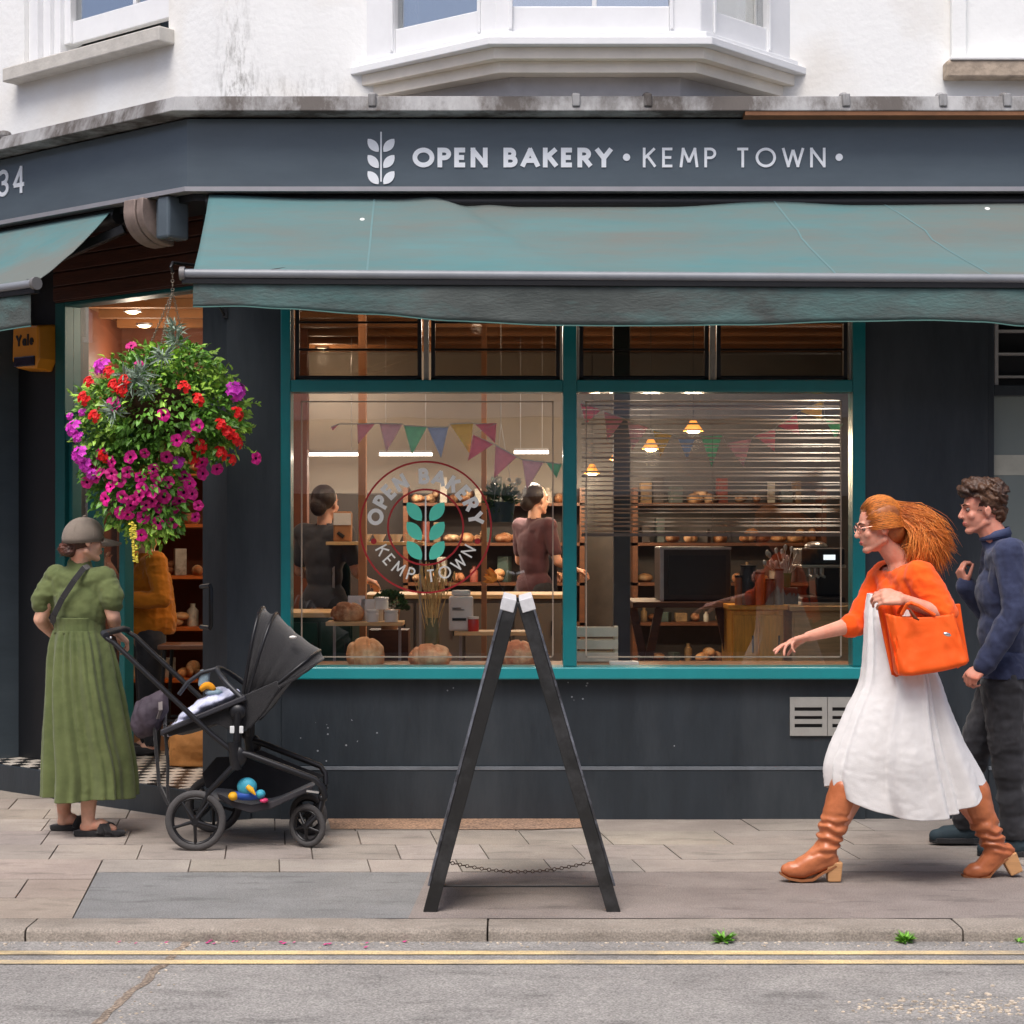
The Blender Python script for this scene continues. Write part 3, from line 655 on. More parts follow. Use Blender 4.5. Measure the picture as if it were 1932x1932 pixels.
# --- doorway in the chamfer
DF = MB(); dz0, dz1 = .16, 2.945
chbox(DF, 1.585, 1.68, -.22, -.10, dz0, dz1); chbox(DF, .2, .235, -.22, -.10, dz0, dz1); chbox(DF, .235, 1.585, -.22, -.10, dz1-.025, dz1)
chbox(DF, .235, 1.585, -.22, -.105, 2.11, 2.28)
dfr = build('door_frame', DF, M('dark_teal_paint', (14, 84, 84), .4, .1, 5), B, bevel=.005)
g = MB(); chbox(g, 1.33, 1.40, -.20, -.13, dz0, 2.11); chbox(g, 1.55, 1.585, -.20, -.13, dz0, 2.11); chbox(g, 1.05, 1.10, -.20, -.13, dz0, 2.11); chbox(g, 1.10, 1.33, -.20, -.13, dz0, dz0+.22); chbox(g, 1.40, 1.55, -.20, -.13, dz0, dz0+.22)
build('side_light_frame', g, M('dark_teal_paint', (0, 0, 0)), dfr, bevel=.004)
g = MB(); chbox(g, .235, 1.585, -.17, -.164, 2.28, dz1-.025); chbox(g, 1.10, 1.33, -.17, -.164, dz0+.22, 2.11); chbox(g, 1.40, 1.55, -.17, -.164, dz0+.22, 2.11)
build('pane', g, m_glass, dfr)
# open door leaf, swung in, with its D handle towards the street
g = MB(); g.tube([P(379, 1107, 10.0), P(396, 1105, 9.93), P(398, 1110, 9.93), P(398, 1180, 9.93), P(396, 1185, 9.93), P(379, 1183, 10.0)], .012, 8)
build('door_handle', g, m_black, dfr, smooth=40)

# --- scroll bracket under the sign at the corner
g = MB(); g.box(-.01, .085, -.415, -.27, 3.11, 3.334, chT); g.box(.088, .14, -.38, -.27, 3.12, 3.334, chT)
build('corner_bracket', g, m_sign, B, bevel=.015)
def scroll(s0, s1):
    poly = [(.24, 3.334), (.455, 3.334)]+[(.27+.19*math.cos(R(t)), 3.27+.17*math.sin(R(t))) for t in range(0, -91, -10)]+[(.24, 3.10)]
    m = MB(); n = len(poly); m.add([ch(s0, o, z) for o, z in poly]+[ch(s1, o, z) for o, z in poly], [tuple(range(n)), tuple(range(2*n-1, n-1, -1))]+[(i, n+i, n+(i+1) % n, (i+1) % n) for i in range(n)]); return m
build('scroll_end', scroll(.15, .20), M('weathered_plastic', (136, 120, 112), .6, .2, 12), B, smooth=40, fix=True, bevel=.006)
build('scroll_end', scroll(.215, .31), M('weathered_plastic', (0, 0, 0)), B, smooth=40, fix=True, bevel=.006)

# --- upper bay window
BY = thing('bay_window_tmp', 'x', 'x', (0, 0, 0)); bpy.data.objects.remove(BY)
bl = [V(-.88, .0, 0), V(-.12, -.63, 0), V(1.02, -.63, 0), V(1.60, .0, 0)]        # ledge outline
def inset(poly, d):
    c = V(.37, .0, 0); out = []
    for p in poly: q = p.copy(); q.x = c.x+(p.x-c.x)*(1-d/.9) if abs(p.y) > .1 else p.x+(d*1.25 if p.x < .3 else -d*1.25); q.y = p.y*(1-d/.63); out.append(q)
    return out
def slabp(mb, poly, z0, z1, poly2=None):
    p2 = poly2 or poly; n = len(poly); return mb.add([V(p.x, p.y, z0) for p in poly]+[V(p.x, p.y, z1) for p in p2], [tuple(range(n))[::-1], tuple(range(n, 2*n))]+[(i, (i+1) % n, n+(i+1) % n, n+i) for i in range(n)])
g = MB(); slabp(g, bl, 4.045, 4.085); slabp(g, inset(bl, .035), 4.085, 4.12)
bay = build('bay_window', g, m_whitep, B, fix=True, bevel=.004, label='white canted bay window over the sign')
g = MB(); slabp(g, inset(bl, .10), 3.925, 3.985); slabp(g, inset(bl, .05), 3.985, 4.044); build('bay_fascia', g, m_cream, bay, fix=True, bevel=.003)
g = MB(); slabp(g, inset(bl, .20), 3.80, 3.924); build('bay_base', g, M('grey_lead', (190, 187, 186), .7, .1, 6), bay, fix=True)
bp = inset(bl, .07); ztop = 6.0; fr = MB(); gl = MB()
for i, (p, q) in enumerate(zip(bp[:-1], bp[1:])):
    d = (q-p); Ln = d.length; d.normalize(); nn = V(d.y, -d.x, 0)
    T = lambda v, p=p, d=d, nn=nn: p+d*v.x-nn*v.y+V(0, 0, v.z)
    a0, a1 = (.10, .10) if i == 1 else ((.20, .12) if i == 0 else (.12, .20))
    if i == 1: a0, a1 = .085, .16
    fr.box(0, a0, 0, .08, 4.12, ztop, T); fr.box(Ln-a1, Ln, 0, .08, 4.12, ztop, T)
    fr.box(a0, Ln-a1, .012, .07, 4.12, 4.262, T); fr.box(a0, Ln-a1, .012, .07, ztop-.2, ztop, T); fr.box(a0, Ln-a1, .012, .07, 5.1, 5.16, T)
    if i == 1: fr.box(Ln*.47, Ln*.47+.024, .02, .06, 4.262, ztop-.2, T)
    fr.box(a0-.02, a0, -.012, .0, 4.14, ztop, T); fr.box(Ln-a1, Ln-a1+.02, -.012, 0, 4.14, ztop, T)
    gl.box(a0, Ln-a1, .035, .041, 4.262, ztop-.2, T)
build('sash_frame', fr, m_whitep, bay, bevel=.005); build('pane', gl, m_glass_u, bay)
g = MB(); slabp(g, inset(bl, .0), ztop, ztop+.12); build('bay_roof', g, m_lead, bay, fix=True)
g = MB(); slabp(g, inset(bl, .3), 4.2, ztop-.05); build('curtain', g, M('pale_curtain', (170, 180, 180), .9, .1, 4, stretch=(12, 12, .4)), bay, fix=True)
# upper sash window on the chamfer
g = MB(); chbox(g, .44, 1.92, -.12, .11, 4.285, 4.37); sw = build('upper_window', g, M('worn_sill', (196, 192, 184), .7, .1, 10, .3, 30), B, bevel=.008, label='white sash window standing slightly open on the angled wall')
g = MB(); chbox(g, WO[0], WO[0]+.07, -.22, -.13, 4.51, 6.0); chbox(g, 1.57, 1.63, -.22, -.13, 4.51, 6.0); chbox(g, 1.63, 1.69, -.24, -.10, 4.37, 6.0); chbox(g, 1.69, 1.76, -.24, -.07, 4.37, 6.0); chbox(g, 1.76, 1.85, -.24, -.03, 4.37, 6.0)
chbox(g, WO[0]+.07, 1.57, -.20, -.15, 4.51, 4.645); chbox(g, WO[0]+.07, 1.57, -.20, -.15, 5.2, 5.26); chbox(g, WO[0]+.07, 1.57, -.22, -.13, 5.9, 6.0); chbox(g, .98, 1.005, -.19, -.155, 4.645, 5.9)
build('sash_frame', g, m_whitep, sw, bevel=.005)
g = MB(); chbox(g, WO[0]+.07, 1.57, -.18, -.174, 4.645, 5.9); build('pane', g, m_glass_u, sw)
g = MB(); chbox(g, WO[0], 1.6, -.9, -.85, 4.2, 6.0); build('room_backing', g, M('blue_grey_room', (120, 132, 146), .9, .05), sw)
# blind panel window at the upper right
g = MB(); g.box(2.34, 4.4, -.10, .0, 4.01, 4.10); uw = build('upper_window', g, M('rough_sill', (176, 160, 142), .85, .25, 14, .6, 30), B, bevel=.01, label='white blocked upper window with rough stone sill')
g = MB(); g.box(2.36, 4.4, -.11, 0, 4.1, 4.12); g.box(2.38, 2.46, -.05, 0, 4.12, 6); g.box(2.46, 4.4, -.02, 0, 4.12, 6); build('surround', g, m_white, uw, bevel=.006)
g = MB(); g.box(1.66, 1.664, -.005, 0, 4.0, 4.35); 
# --- sign over the shop
S = thing('shop_sign', 'long slate grey fascia sign with white bakery lettering and wheat emblem', 'sign', (1.4, -.4, 3.34))
g = MB(); strip(g, .345, .40, 3.36, 3.715, s1=2.45); sb = build('sign_board', g, m_sign, S)
g = MB(); strip(g, .345, .425, 3.335, 3.3585, s1=2.45); build('trim_strip', g, m_alu, S)
sx = lambda px: (px-966)*9.6/FPX
sz = lambda py: CAMH-(py-1000)*9.6/FPX
TS = lambda x, y, z: V(x, -.4015-z, y)
m_let = M('sign_letter_white', (244, 248, 252), .4, .02)
g = MB(); text(g, 'OPEN BAKERY', sx(779), sx(1155), sz(316), (316-279)*9.6/FPX, .24, TS, track=.22); build('lettering', g, m_let, S)
g = MB(); text(g, 'KEMP TOWN', sx(1213), sx(1557), sz(316), (316-279)*9.6/FPX, .135, TS, track=.36); build('lettering', g, m_let, S)
for c in (1182, 1583): g = MB(); disc2(g, sx(c), sz(297), .019, TS, .004); build('dot', g, m_let, S)
g = MB(); g.box(sx(719)-.004, sx(719)+.004, -.406, -.4015, sz(343), sz(249))
for k in range(3):
    for s_ in (-1, 1): leaf2(g, (sx(719)+s_*.041, sz(274.5+30.5*k)), .088, .047, (-50 if s_ < 0 else 50), TS, .004)
build('emblem', g, m_let, S)
# number on the angled part
TN = lambda x, y, z: ch(-x, .4015+z, y)
r0 = lambda px: (lambda r: ((-1.55-.643*.4)-r*(10-.766*.4))/(.766+.643*r))((px-966)/FPX)
g = MB(); s_a, s_b = r0(-3), r0(49); text(g, '34', -s_a, -s_b, 3.50, .155, .15, TN, track=.25); build('numerals', g, m_let, S)
# ---------------------------------------------------------------- awnings
def fabric_mat(name, dirt):
    m = M(name, (88, 126, 128), .8, .09, 1.6, .25, 9, c2=(108, 114, 110), c2amt=dirt, stretch=(.35, 1.5, 2.2), spec=.25)
    n = m.node_tree.nodes; l = m.node_tree.links; b = n['Principled BSDF']; src = b.inputs['Base Color'].links[0].from_socket
    tc = n.new('ShaderNodeTexCoord'); vo = n.new('ShaderNodeTexVoronoi'); vo.inputs['Scale'].default_value = 2.3; l.new(tc.outputs['Object'], vo.inputs['Vector'])
    a_ = n.new('ShaderNodeMath'); a_.operation = 'LESS_THAN'; a_.inputs[1].default_value = .035; l.new(vo.outputs['Distance'], a_.inputs[0])
    mx = n.new('ShaderNodeMix'); mx.data_type = 'RGBA'; l.new(a_.outputs[0], mx.inputs[0]); l.new(src, mx.inputs[6]); mx.inputs[7].default_value = lin((226, 230, 226))+(1,)
    l.new(mx.outputs[2], b.inputs['Base Color']); return m
m_fab = fabric_mat('awning_canvas', .9)
def val_mat():
    m = M('valance_canvas', (84, 90, 88), .85, .2, 5, .4, 60, c2=(90, 122, 120), c2amt=.3, spec=.2, stretch=(.5, 1, 1.4)); return m
m_val = val_mat()
def interp(tab, x):
    if x <= tab[0][0]: return tab[0][1]
    for (a0, b0), (a1, b1) in zip(tab, tab[1:]):
        if x <= a1: t = (x-a0)/(a1-a0); t = t*t*(3-2*t); return b0+(b1-b0)*t
    return tab[-1][1]
def awning(name, label, u0, u1, pt, topsag, botline, zt, zb, seams, loc, endcap, arms):
    """pt(u, o, z) -> world; o is the distance from the wall"""
    A = thing(name, label, 'awning', loc, 'teal canvas awnings over the shopfront')
    OT, OB = .385, .90
    nu, nv = 150, 16
    def surf(u, t):
        s_ = topsag(u)*(1-t)**1.5
        o = OT+(OB-.02-OT)*t; z = zt+(zb-zt)*t+s_-.022*math.sin(math.pi*t)*(1+.5*math.sin(u*2.3))
        z += .010*math.sin(math.pi*t)*fbm((u*.9, t*2.5, 3), 1.6)
        # one long diagonal fold falling from the top edge
        if seams:
            c = -.25+.75*t; d = (u-c); z += -.030*math.exp(-(d/.10)**2)*(1-t)**1.2+.018*math.exp(-((d+.16)/.12)**2)*(1-t)
        return pt(u+(.0)*t, o, z)
    g = MB(); g.grid([[surf(u0+(u1-u0)*i/nu, j/nv) for i in range(nu+1)] for j in range(nv+1)])
    build('canopy', g, m_fab, A, smooth=180, solid=.004)
    for (ua, ub) in (seams or []):
        g = MB()
        pts = [surf(ua+(ub-ua)*j/nv, j/nv)+V(0, -.003, .0025) for j in range(nv+1)]
        g.grid([[p-V(.005, 0, 0) for p in pts], [p+V(.005, 0, 0) for p in pts]])
        build('seam', g, M('seam_canvas', (98, 130, 132), .8, .05), A)
    g = MB(); g.tube([pt(u0-.055, OB, zb-.004), pt(u1, OB, zb-.004)], .023, 12)
    br = build('front_bar', g, M('painted_bar', (132, 136, 142), .4, .08, 6), A, smooth=50)
    g = MB(); g.bar(pt(u0-.05, OB-.006, zb-.042), pt(u1, OB-.006, zb-.036), .034, .024); build('bar_track', g, m_black, A)
    g = MB(); g.tube([pt(u0-.06, OB, zb-.004), pt(u0-.035, OB, zb-.004)], .034, 12); build('end_cap', g, M('end_cap_grey', (120, 118, 118), .5), br, smooth=50)
    # valance
    g = MB(); rows = []
    for j in range(9):
        t = j/8; r_ = []
        for i in range(nu+1):
            u = u0+.005+(u1-u0-.01)*i/nu; b = botline(u); z = zb-.045+(b-(zb-.045))*t
            o = OB-.004+t*(.015*fbm((u*1.3, 0, 8), 1.5)+.008*math.sin(u*7+2*math.sin(u*2)))+.004*fbm((u*3, z*4, 2), 2.)
            r_.append(pt(u, o, z))
        rows.append(r_)
    g.grid(rows); vl = build('valance', g, m_val, A, smooth=180, solid=.003)
    g = MB(); g.grid([[p+V(0, -.003, .0) for p in rows[-1]], [p+V(0, -.003, -.006) for p in rows[-1]]]); build('hem', g, M('hem_teal', (80, 118, 112), .8), vl, solid=.003)
    g = MB(); g.tube([pt(u0-.02, .34, zt-.035), pt(u1, .34, zt-.035)], .045, 12); build('roller', g, m_black, A, smooth=50)
    for ua, ub in arms:
        g = MB(); g.bar(pt(ua, .30, zt-.10), pt(ub, .60, (zt+zb)/2-.09), .045, .05); g.bar(pt(ub, .60, (zt+zb)/2-.09), pt(ua+.04, .88, zb-.02), .04, .045)
        build('arm', g, m_black, A, bevel=.005)
    return A
zt, zb = 3.322, 2.843
topsag = lambda u: interp([(-1.6, .0), (-1.0, -.022), (-.30, -.030), (.05, -.065), (.8, -.065), (1.36, -.035), (1.8, -.055), (2.9, -.045), (3.4, -.06)], u)
vb = [((px-966)*9.1/FPX, CAMH-(py-1000)*9.1/FPX) for px, py in ((355, 578), (450, 576), (530, 580), (700, 589), (850, 601), (1040, 608), (1220, 608), (1400, 605), (1600, 597), (1750, 594), (1850, 597), (1932, 604), (2200, 612), (2500, 600))]
awning('awning', 'wide teal awning with sagging canvas over the shop window', -1.583, 4.35, lambda u, o, z: V(u, -o, z-(.016*(u+1.6)/2.5 if o > .6 else 0)), topsag, lambda u: interp(vb, u)+.0, zt, zb,
       [(-.72, -.72), (1.37, 1.62), (1.95, 2.4)], (1.4, -.6, 2.65), True, [(-1.35, -.5), (4.0, 3.2)])
awning('awning', 'teal awning over the corner doorway, left of the wide one', .52, 2.5, lambda u, o, z: ch(u, o, z), lambda u: -.02, lambda u: 2.635+.01*math.sin(u*4), zt, zb+.02, None, tuple(ch(1.5, .6, 2.7)), True, [(.50, .95), (2.3, 1.8)])
# small end housing of the front awning roller
# ---------------------------------------------------------------- alarm box
A = thing('alarm_box', 'amber alarm box with a dark lower lens on the black pier left of the doorway', 'alarm box', tuple(ch(1.84, -.1, 2.54)))
poly = [(1.69, 2.82), (1.99, 2.835), (2.0, 2.60), (1.95, 2.545), (1.73, 2.53), (1.685, 2.60)]
g = MB(); n_ = len(poly); back = [ch(s, -.12, z) for s, z in poly]; cx, cz = 1.84, 2.69
fr_ = [ch(cx+(s-cx)*.86, .0, cz+(z-cz)*.9) for s, z in poly]; g.add(back+fr_, [tuple(range(n_)), tuple(range(2*n_-1, n_-1, -1))]+[(i, n_+i, n_+(i+1) % n_, (i+1) % n_) for i in range(n_)])
build('cover', g, M('amber_plastic', (214, 138, 30), .35, .08, 6, coat=.2), A, fix=True, bevel=.012)
g = MB(); g.box(1.74, 1.95, -.008, .002, 2.565, 2.625, chT); build('lens', g, M('dark_lens', (20, 22, 50), .2), A, bevel=.01)
g = MB(); text(g, 'Yale', -1.93, -1.755, 2.69, .07, .22, lambda x, y, z: ch(-x, .001+z, y), track=.2, th=.003); build('lettering', g, m_black, A)

# ---------------------------------------------------------------- hanging basket
HB = V((300-966)*9.5/FPX, -.5, 0)
H = thing('hanging_basket', 'big hanging basket overflowing with magenta, red and pink flowers', 'hanging basket', (HB.x, HB.y, 2.0))
g = MB(); hook = V(HB.x+.07, -.5, 2.80)
k = 0; z = 2.90
while z > 2.80: g.torus((HB.x+.07, -.5, z), (1, 0, 0) if k % 2 else (0, 1, 0), .008, .0020, 8, 5); z -= .022; k += 1
for an in (30, 150, 270):
    e = V(HB.x+.20*math.cos(R(an)), -.5+.20*math.sin(R(an)), 2.28)
    for k in range(44):
        p = hook.lerp(e, k/44); g.torus(p, (1, 0, 0) if k % 2 else (0, 1, .3), .0065, .0020, 8, 5)
br_ = MB(); br_.bar(V(-1.56, -.005, 2.72), V(-1.56, -.005, 3.0), .03, .008, up=V(0, 1, 0)); br_.tube([V(-1.57, -.01, 2.96), V(-1.66, -.22, 2.975), V(HB.x+.07, -.5, 2.95), V(HB.x+.065, -.52, 2.925), V(HB.x+.07, -.5, 2.905)], .009, 8); br_.tube([V(-1.565, -.01, 2.74), V(-1.62, -.13, 2.86), V(-1.66, -.22, 2.97)], .007, 8)
build('wall_bracket', br_, m_black, H, smooth=60)
build('chain', g, M('dull_chain', (140, 130, 116), .45, metal=.5), H, smooth=60)
g = MB(); g.lathe([(.0, -.22), (.10, -.20), (.18, -.12), (.22, .0), (.225, .02), (.20, .01), (.0, -.02)], (HB.x, HB.y, 2.27), 24); build('basket_bowl', g, M('coir_liner', (70, 48, 30), .95, .3, 30, .6, 60), H, smooth=60)
rg = random.Random(21)
def leaf3(mb, c, d, nrm, L, wd, fold=.25, curl=.2):
    d = d.normalized(); s_ = d.cross(nrm); s_ = s_.normalized() if s_.length > 1e-4 else frame_axes(d)[0]; nr = s_.cross(d)
    a_ = c; m_ = c+d*L*.5+nr*L*curl*.4; e = c+d*L-nr*L*curl*.4
    l1 = c+d*L*.3+s_*wd/2+nr*wd*fold; r1 = c+d*L*.3-s_*wd/2+nr*wd*fold; l2 = c+d*L*.7+s_*wd*.36+nr*wd*fold*.6; r2 = c+d*L*.7-s_*wd*.36+nr*wd*fold*.6
    mb.add([a_, l1, m_, r1, l2, e, r2], [(0, 1, 2), (0, 2, 3), (1, 4, 5, 2), (3, 2, 5, 6)])
def rdir(): return V(rg.gauss(0, 1), rg.gauss(0, 1), rg.gauss(0, 1)).normalized()
lobes = [(V(HB.x+.00, -.5, 2.20), (.40, .34, .31)), (V(HB.x-.10, -.52, 1.86), (.27, .22, .30)), (V(HB.x+.30, -.5, 2.16), (.16, .2, .25)), (V(HB.x-.28, -.5, 2.06), (.16, .2, .28)), (V(HB.x-.02, -.52, 1.66), (.15, .13, .17)), (V(HB.x+.10, -.5, 2.42), (.22, .2, .12))]
g = MB(); g2 = MB()
for k in range(8200):
    c0, rr = rg.choices(lobes, weights=[10, 6, 2.6, 3, 1.6, 2])[0]
    d = rdir(); rad = rg.random()**.35*1.02
    lump = 1+.13*fbm((d.x*2+c0.x, d.y*2, d.z*2+c0.z), 1.4)
    p = V(c0.x+d.x*rr[0]*rad*lump, c0.y+d.y*rr[1]*rad*lump, c0.z+d.z*rr[2]*rad*lump)
    if fbm(p, 7.) > .34 and rg.random() < .8: continue
    out = (d+V(0, -.2, -.35)+rdir()*.7)
    L = rg.uniform(.026, .056); leaf3(g if fbm(p, 4.) < .12 else g2, p, out, V(0, -.5, .7)+rdir()*.6, L, L*rg.uniform(.38, .6))
for k in range(46):   # stray shoots breaking the outline
    d = rdir(); d.y *= .6; c0, rr = rg.choice(lobes); p = V(c0.x+d.x*rr[0]*1.0, c0.y+d.y*rr[1], c0.z+d.z*rr[2]*1.0); q = p+d*rg.uniform(.03, .09)+V(0, 0, -.02)
    g.tube([p-d*.05, p, q], [.0015, .0015, .0008], 4)
    for j in range(7): pp = p.lerp(q, j/6); leaf3(g2, pp, d+rdir()*.9, rdir(), rg.uniform(.02, .035), .014)
build('foliage', g, M('basket_leaf', (100, 150, 52), .45, .2, 30, island=.45), H, kind='stuff')
build('foliage', g2, M('fresh_leaf', (156, 196, 76), .45, .2, 30, island=.35), H, kind='stuff', label='lighter yellow-green leaves')
# silver foliage
g = MB()
for cx, cy, r in ((1250, 450, .10), (1200, 560, .10), (1050, 680, .11), (1000, 750, .12), (880, 930, .10), (1100, 790, .09), (1240, 360, .07), (950, 700, .08)):
    c = P(cx*.2731, 527.6+cy*.2731, 9.5); c.y = -.5-.30 if cy > 520 else -.66
    for k in range(46):
        d = (rdir()+V(0, -.3, .1)).normalized(); leaf3(g, c+rdir()*.015, d, rdir(), r*rg.uniform(.55, 1.), .010, .3)
build('silver_foliage', g, M('silver_leaf', (150, 168, 150), .7, .1, 30, island=.2), H, kind='stuff')
# yellow trailing stems
g = MB()
for k, (px, y0, y1) in enumerate(((252, 990, 1062), (247, 985, 1018))):
    p0 = P(px, y0, 9.3); p1 = P(px+4, y1, 9.3)
    for j in range(int((y1-y0)*.6)):
        p = p0.lerp(p1, j/((y1-y0)*.6)); leaf3(g, p, V(rg.choice((-1, 1)), rg.uniform(-.6, .2), rg.uniform(-.6, .2)), V(0, -1, .3), .017, .012)
build('trailing_leaves', g, M('yellow_leaf', (208, 190, 50), .5, .1, 30, island=.2), H, kind='stuff')
m_pet = M('petunia_magenta', (236, 20, 150), .6, .14, 60, trans=.0); m_petd = M('petunia_throat', (60, 0, 60), .7); m_petw = M('petunia_dark', (196, 8, 120), .6)
def petunia_mesh(name, mat):
    g = MB(); n = 30; rows = []
    for j, (r, z) in enumerate(((.003, -.03), (.0045, -.015), (.0068, -.002), (.018, .003), (.029, .001))):
        row_ = []
        for k in range(n):
            a_ = 2*math.pi*k/n; lob = 1+(.07*math.cos(5*a_))*(j/4) ; zz = z+(.003*math.cos(5*a_+math.pi) if j > 2 else 0)+(.002*math.sin(10*a_) if j == 4 else 0)
            row_.append(V(r*lob*math.cos(a_), r*lob*math.sin(a_), zz))
        rows.append(row_)
    g.cur = 1; g.grid(rows[:3], True); g.cur = 0; g.grid(rows[2:], True)
    me = bpy.data.meshes.new(name); me.from_pydata([tuple(p) for p in g.v], [], g.f); me.polygons.foreach_set('material_index', g.mi); me.polygons.foreach_set('use_smooth', [True]*len(me.polygons))
    me.materials.append(mat); me.materials.append(m_petd); return me
pm = [petunia_mesh('petunia_flower', m_pet), petunia_mesh('petunia_flower_dark', m_petw)]
def cluster_mesh(name, mat, n):
    g = MB(); r2 = random.Random(len(name)+n)
    for k in range(n):
        t = r2.uniform(0, 1.3); a_ = r2.uniform(0, 6.28); d = V(math.sin(t)*math.cos(a_), math.sin(t)*math.sin(a_), math.cos(t)); c = d*.026*r2.uniform(.8, 1.1)
        u, v = frame_axes(d); ph = r2.uniform(0, 6)
        for q in range(5):
            b = ph+q*1.257; e = u*math.cos(b)+v*math.sin(b); s_ = d.cross(e)
            g.add([c, c+e*.007+s_*.005+d*.002, c+e*.013+d*.003, c+e*.007-s_*.005+d*.002], [(0, 3, 2, 1)])
    me = bpy.data.meshes.new(name); me.from_pydata([tuple(p) for p in g.v], [], g.f); me.materials.append(mat); return me
gm = {'r': cluster_mesh('red_geranium', M('geranium_red', (236, 24, 22), .6, .15, 60, island=.2), 22), 'p': cluster_mesh('pink_geranium', M('geranium_pink', (226, 60, 206), .6, .12, 60, island=.15), 30)}
def flower(name, me, cx, cy, sc_, dy=0):
    px, py = cx*.2731, 527.6+cy*.2731
    # sit on the outer surface of the foliage
    X = (px-966)*9.25/FPX; Z = CAMH-(py-1000)*9.25/FPX; best = -.36
    for c0, rr in lobes:
        q = 1-((X-c0.x)/rr[0])**2-((Z-c0.z)/rr[2])**2
        if q > 0: best = max(best, rr[1]*math.sqrt(q)) if best > 0 else rr[1]*math.sqrt(q)
    dep = max(.06, best); D = 9.5-dep-.01; p = P(px, py, D)
    o = bpy.data.objects.new(name, me); sc.collection.objects.link(o); o.parent = H; o.location = p-Vector(H.location)
    n = V((X-HB.x)*1.1+rg.gauss(0, .22), -.62+rg.gauss(0, .1), (Z-2.05)*.9+.12+rg.gauss(0, .2)); o.rotation_euler = n.to_track_quat('Z', 'Y').to_euler(); o.scale = (sc_,)*3
for i, (cx, cy) in enumerate(((795, 870), (1130, 935), (1360, 1005), (1300, 1085), (1220, 1110), (900, 1225), (770, 1260), (700, 1205), (1395, 1265), (970, 1365), (1080, 1375), (825, 1390), (1275, 1360), (1310, 1410), (1270, 1470), (845, 1500), (725, 1515), (980, 1440), (1055, 1460), (1010, 1560), (830, 1610), (880, 1625), (990, 1640), (1195, 1570), (1090, 1680), (1190, 1680), (975, 1765), (1130, 1500), (760, 1430), (690, 1330), (1370, 1560), (1350, 1640), (960, 590), (1150, 1225), (1500, 1310), (905, 455), (780, 830), (600, 1400), (1770, 1235), (880, 1330), (1160, 1400), (930, 1520), (1100, 1580), (1240, 1530), (770, 1340), (1060, 1310), (640, 1290), (1330, 1480), (905, 1560), (1050, 1530), (960, 1490), (660, 1370), (1000, 1200), (1400, 1340))):
    flower('petunia_flower', pm[1 if i % 4 == 3 or i > 28 else 0], cx, cy, rg.uniform(1.05, 1.35) if i < 28 else rg.uniform(.9, 1.2))
for cx, cy, r in ((715, 605, 60), (525, 1030, 60), (570, 1210, 65), (600, 1280, 50), (1620, 775, 70), (1230, 1270, 50), (640, 1340, 40), (485, 945, 25), (575, 920, 30), (545, 1090, 40)): flower('pink_geranium', gm['p'], cx, cy, r/38)
for cx, cy in ((765, 650), (625, 715), (855, 765), (870, 710), (595, 825), (660, 950), (1270, 755), (1365, 835), (1600, 1090), (1630, 1130), (1520, 1205), (1590, 1245), (1525, 1005), (1630, 930), (1335, 1240), (1380, 1150), (800, 740), (730, 1215), (1560, 1060)): flower('red_geranium', gm['r'], cx, cy, rg.uniform(1.0, 1.4))

# ---------------------------------------------------------------- A-board
AD0, AD1 = 7.56, 8.16
AB = thing('sandwich_board', 'black wooden A-frame pavement board seen edge on by the kerb', 'sandwich board', (.04, (AD0+AD1)/2-10, 0))
m_ab = M('worn_black_paint', (30, 30, 30), .5, .2, 12, .15, 40, c2=(64, 64, 66), c2amt=.15); m_abe = M('scuffed_edge', (116, 120, 130), .5, .25, 14, c2=(50, 50, 54), c2amt=.8)
m_cap = M('worn_white_cap', (206, 206, 208), .6, .1, 30)
zt_ = 1.285
for side, xb, xt in ((-1, -.366, -.026), (1, .447, .074)):
    y0, y1 = AD0-10, AD1-10; b = V(xb, 0, 0); t_ = V(xt, 0, zt_); ax = (t_-b).normalized(); nr = V(ax.z, 0, -ax.x)*side*-1   # nr points to the inside
    nr = V(-side*ax.z, 0, side*ax.x)
    T = lambda p, b=b, ax=ax, nr=nr: b+ax*p.x+V(0, p.y, 0)+nr*p.z
    L_ = (t_-b).length
    g = MB(); th = .056
    g.box(0, L_, y0, y0+.045, 0, th, T); sA = build('stile', g, m_ab, AB, bevel=.003)
    g = MB(); g.box(.0, L_, y1-.045, y1, 0, th, T); build('stile', g, m_ab, AB, bevel=.003)
    g = MB(); g.box(.10, .17, y0+.045, y1-.045, .004, th-.02, T); g.box(L_-.09, L_-.012, y0+.045, y1-.045, .004, th-.02, T); build('rail', g, m_ab, AB, bevel=.003)
    g = MB(); g.box(.17, L_-.09, y0+.045, y1-.045, .012, .022, T); build('chalkboard', g, M('chalkboard', (26, 28, 28), .7, .2, 8), AB)
    g = MB(); g.box(.11, L_-.02, y0-.003, y1, -.010, -.0005, T); build('outer_edge', g, m_abe, AB, bevel=.002)
    g = MB(); g.box(L_-.046, L_+.008, y0-.004, y1, -.013, th*.80, T); build('top_cap', g, m_cap, AB, bevel=.003)
g = MB(); g.tube([V(-.33, AD0-9.97, .10), V(.41, AD0-9.97, .10)], .004, 6); build('cross_rod', g, m_black, AB, smooth=60)
g = MB()
for k in range(44):
    t = k/43; x = -.290+t*(.645); z = .205-.045*math.sin(math.pi*t); g.torus((x, AD0-9.97, z), (0, 1, .3) if k % 2 else (0, .3, 1), .0075, .0020, 8, 5)
build('chain', g, M('rusty_chain', (74, 58, 50), .6, metal=.4), AB, smooth=60)

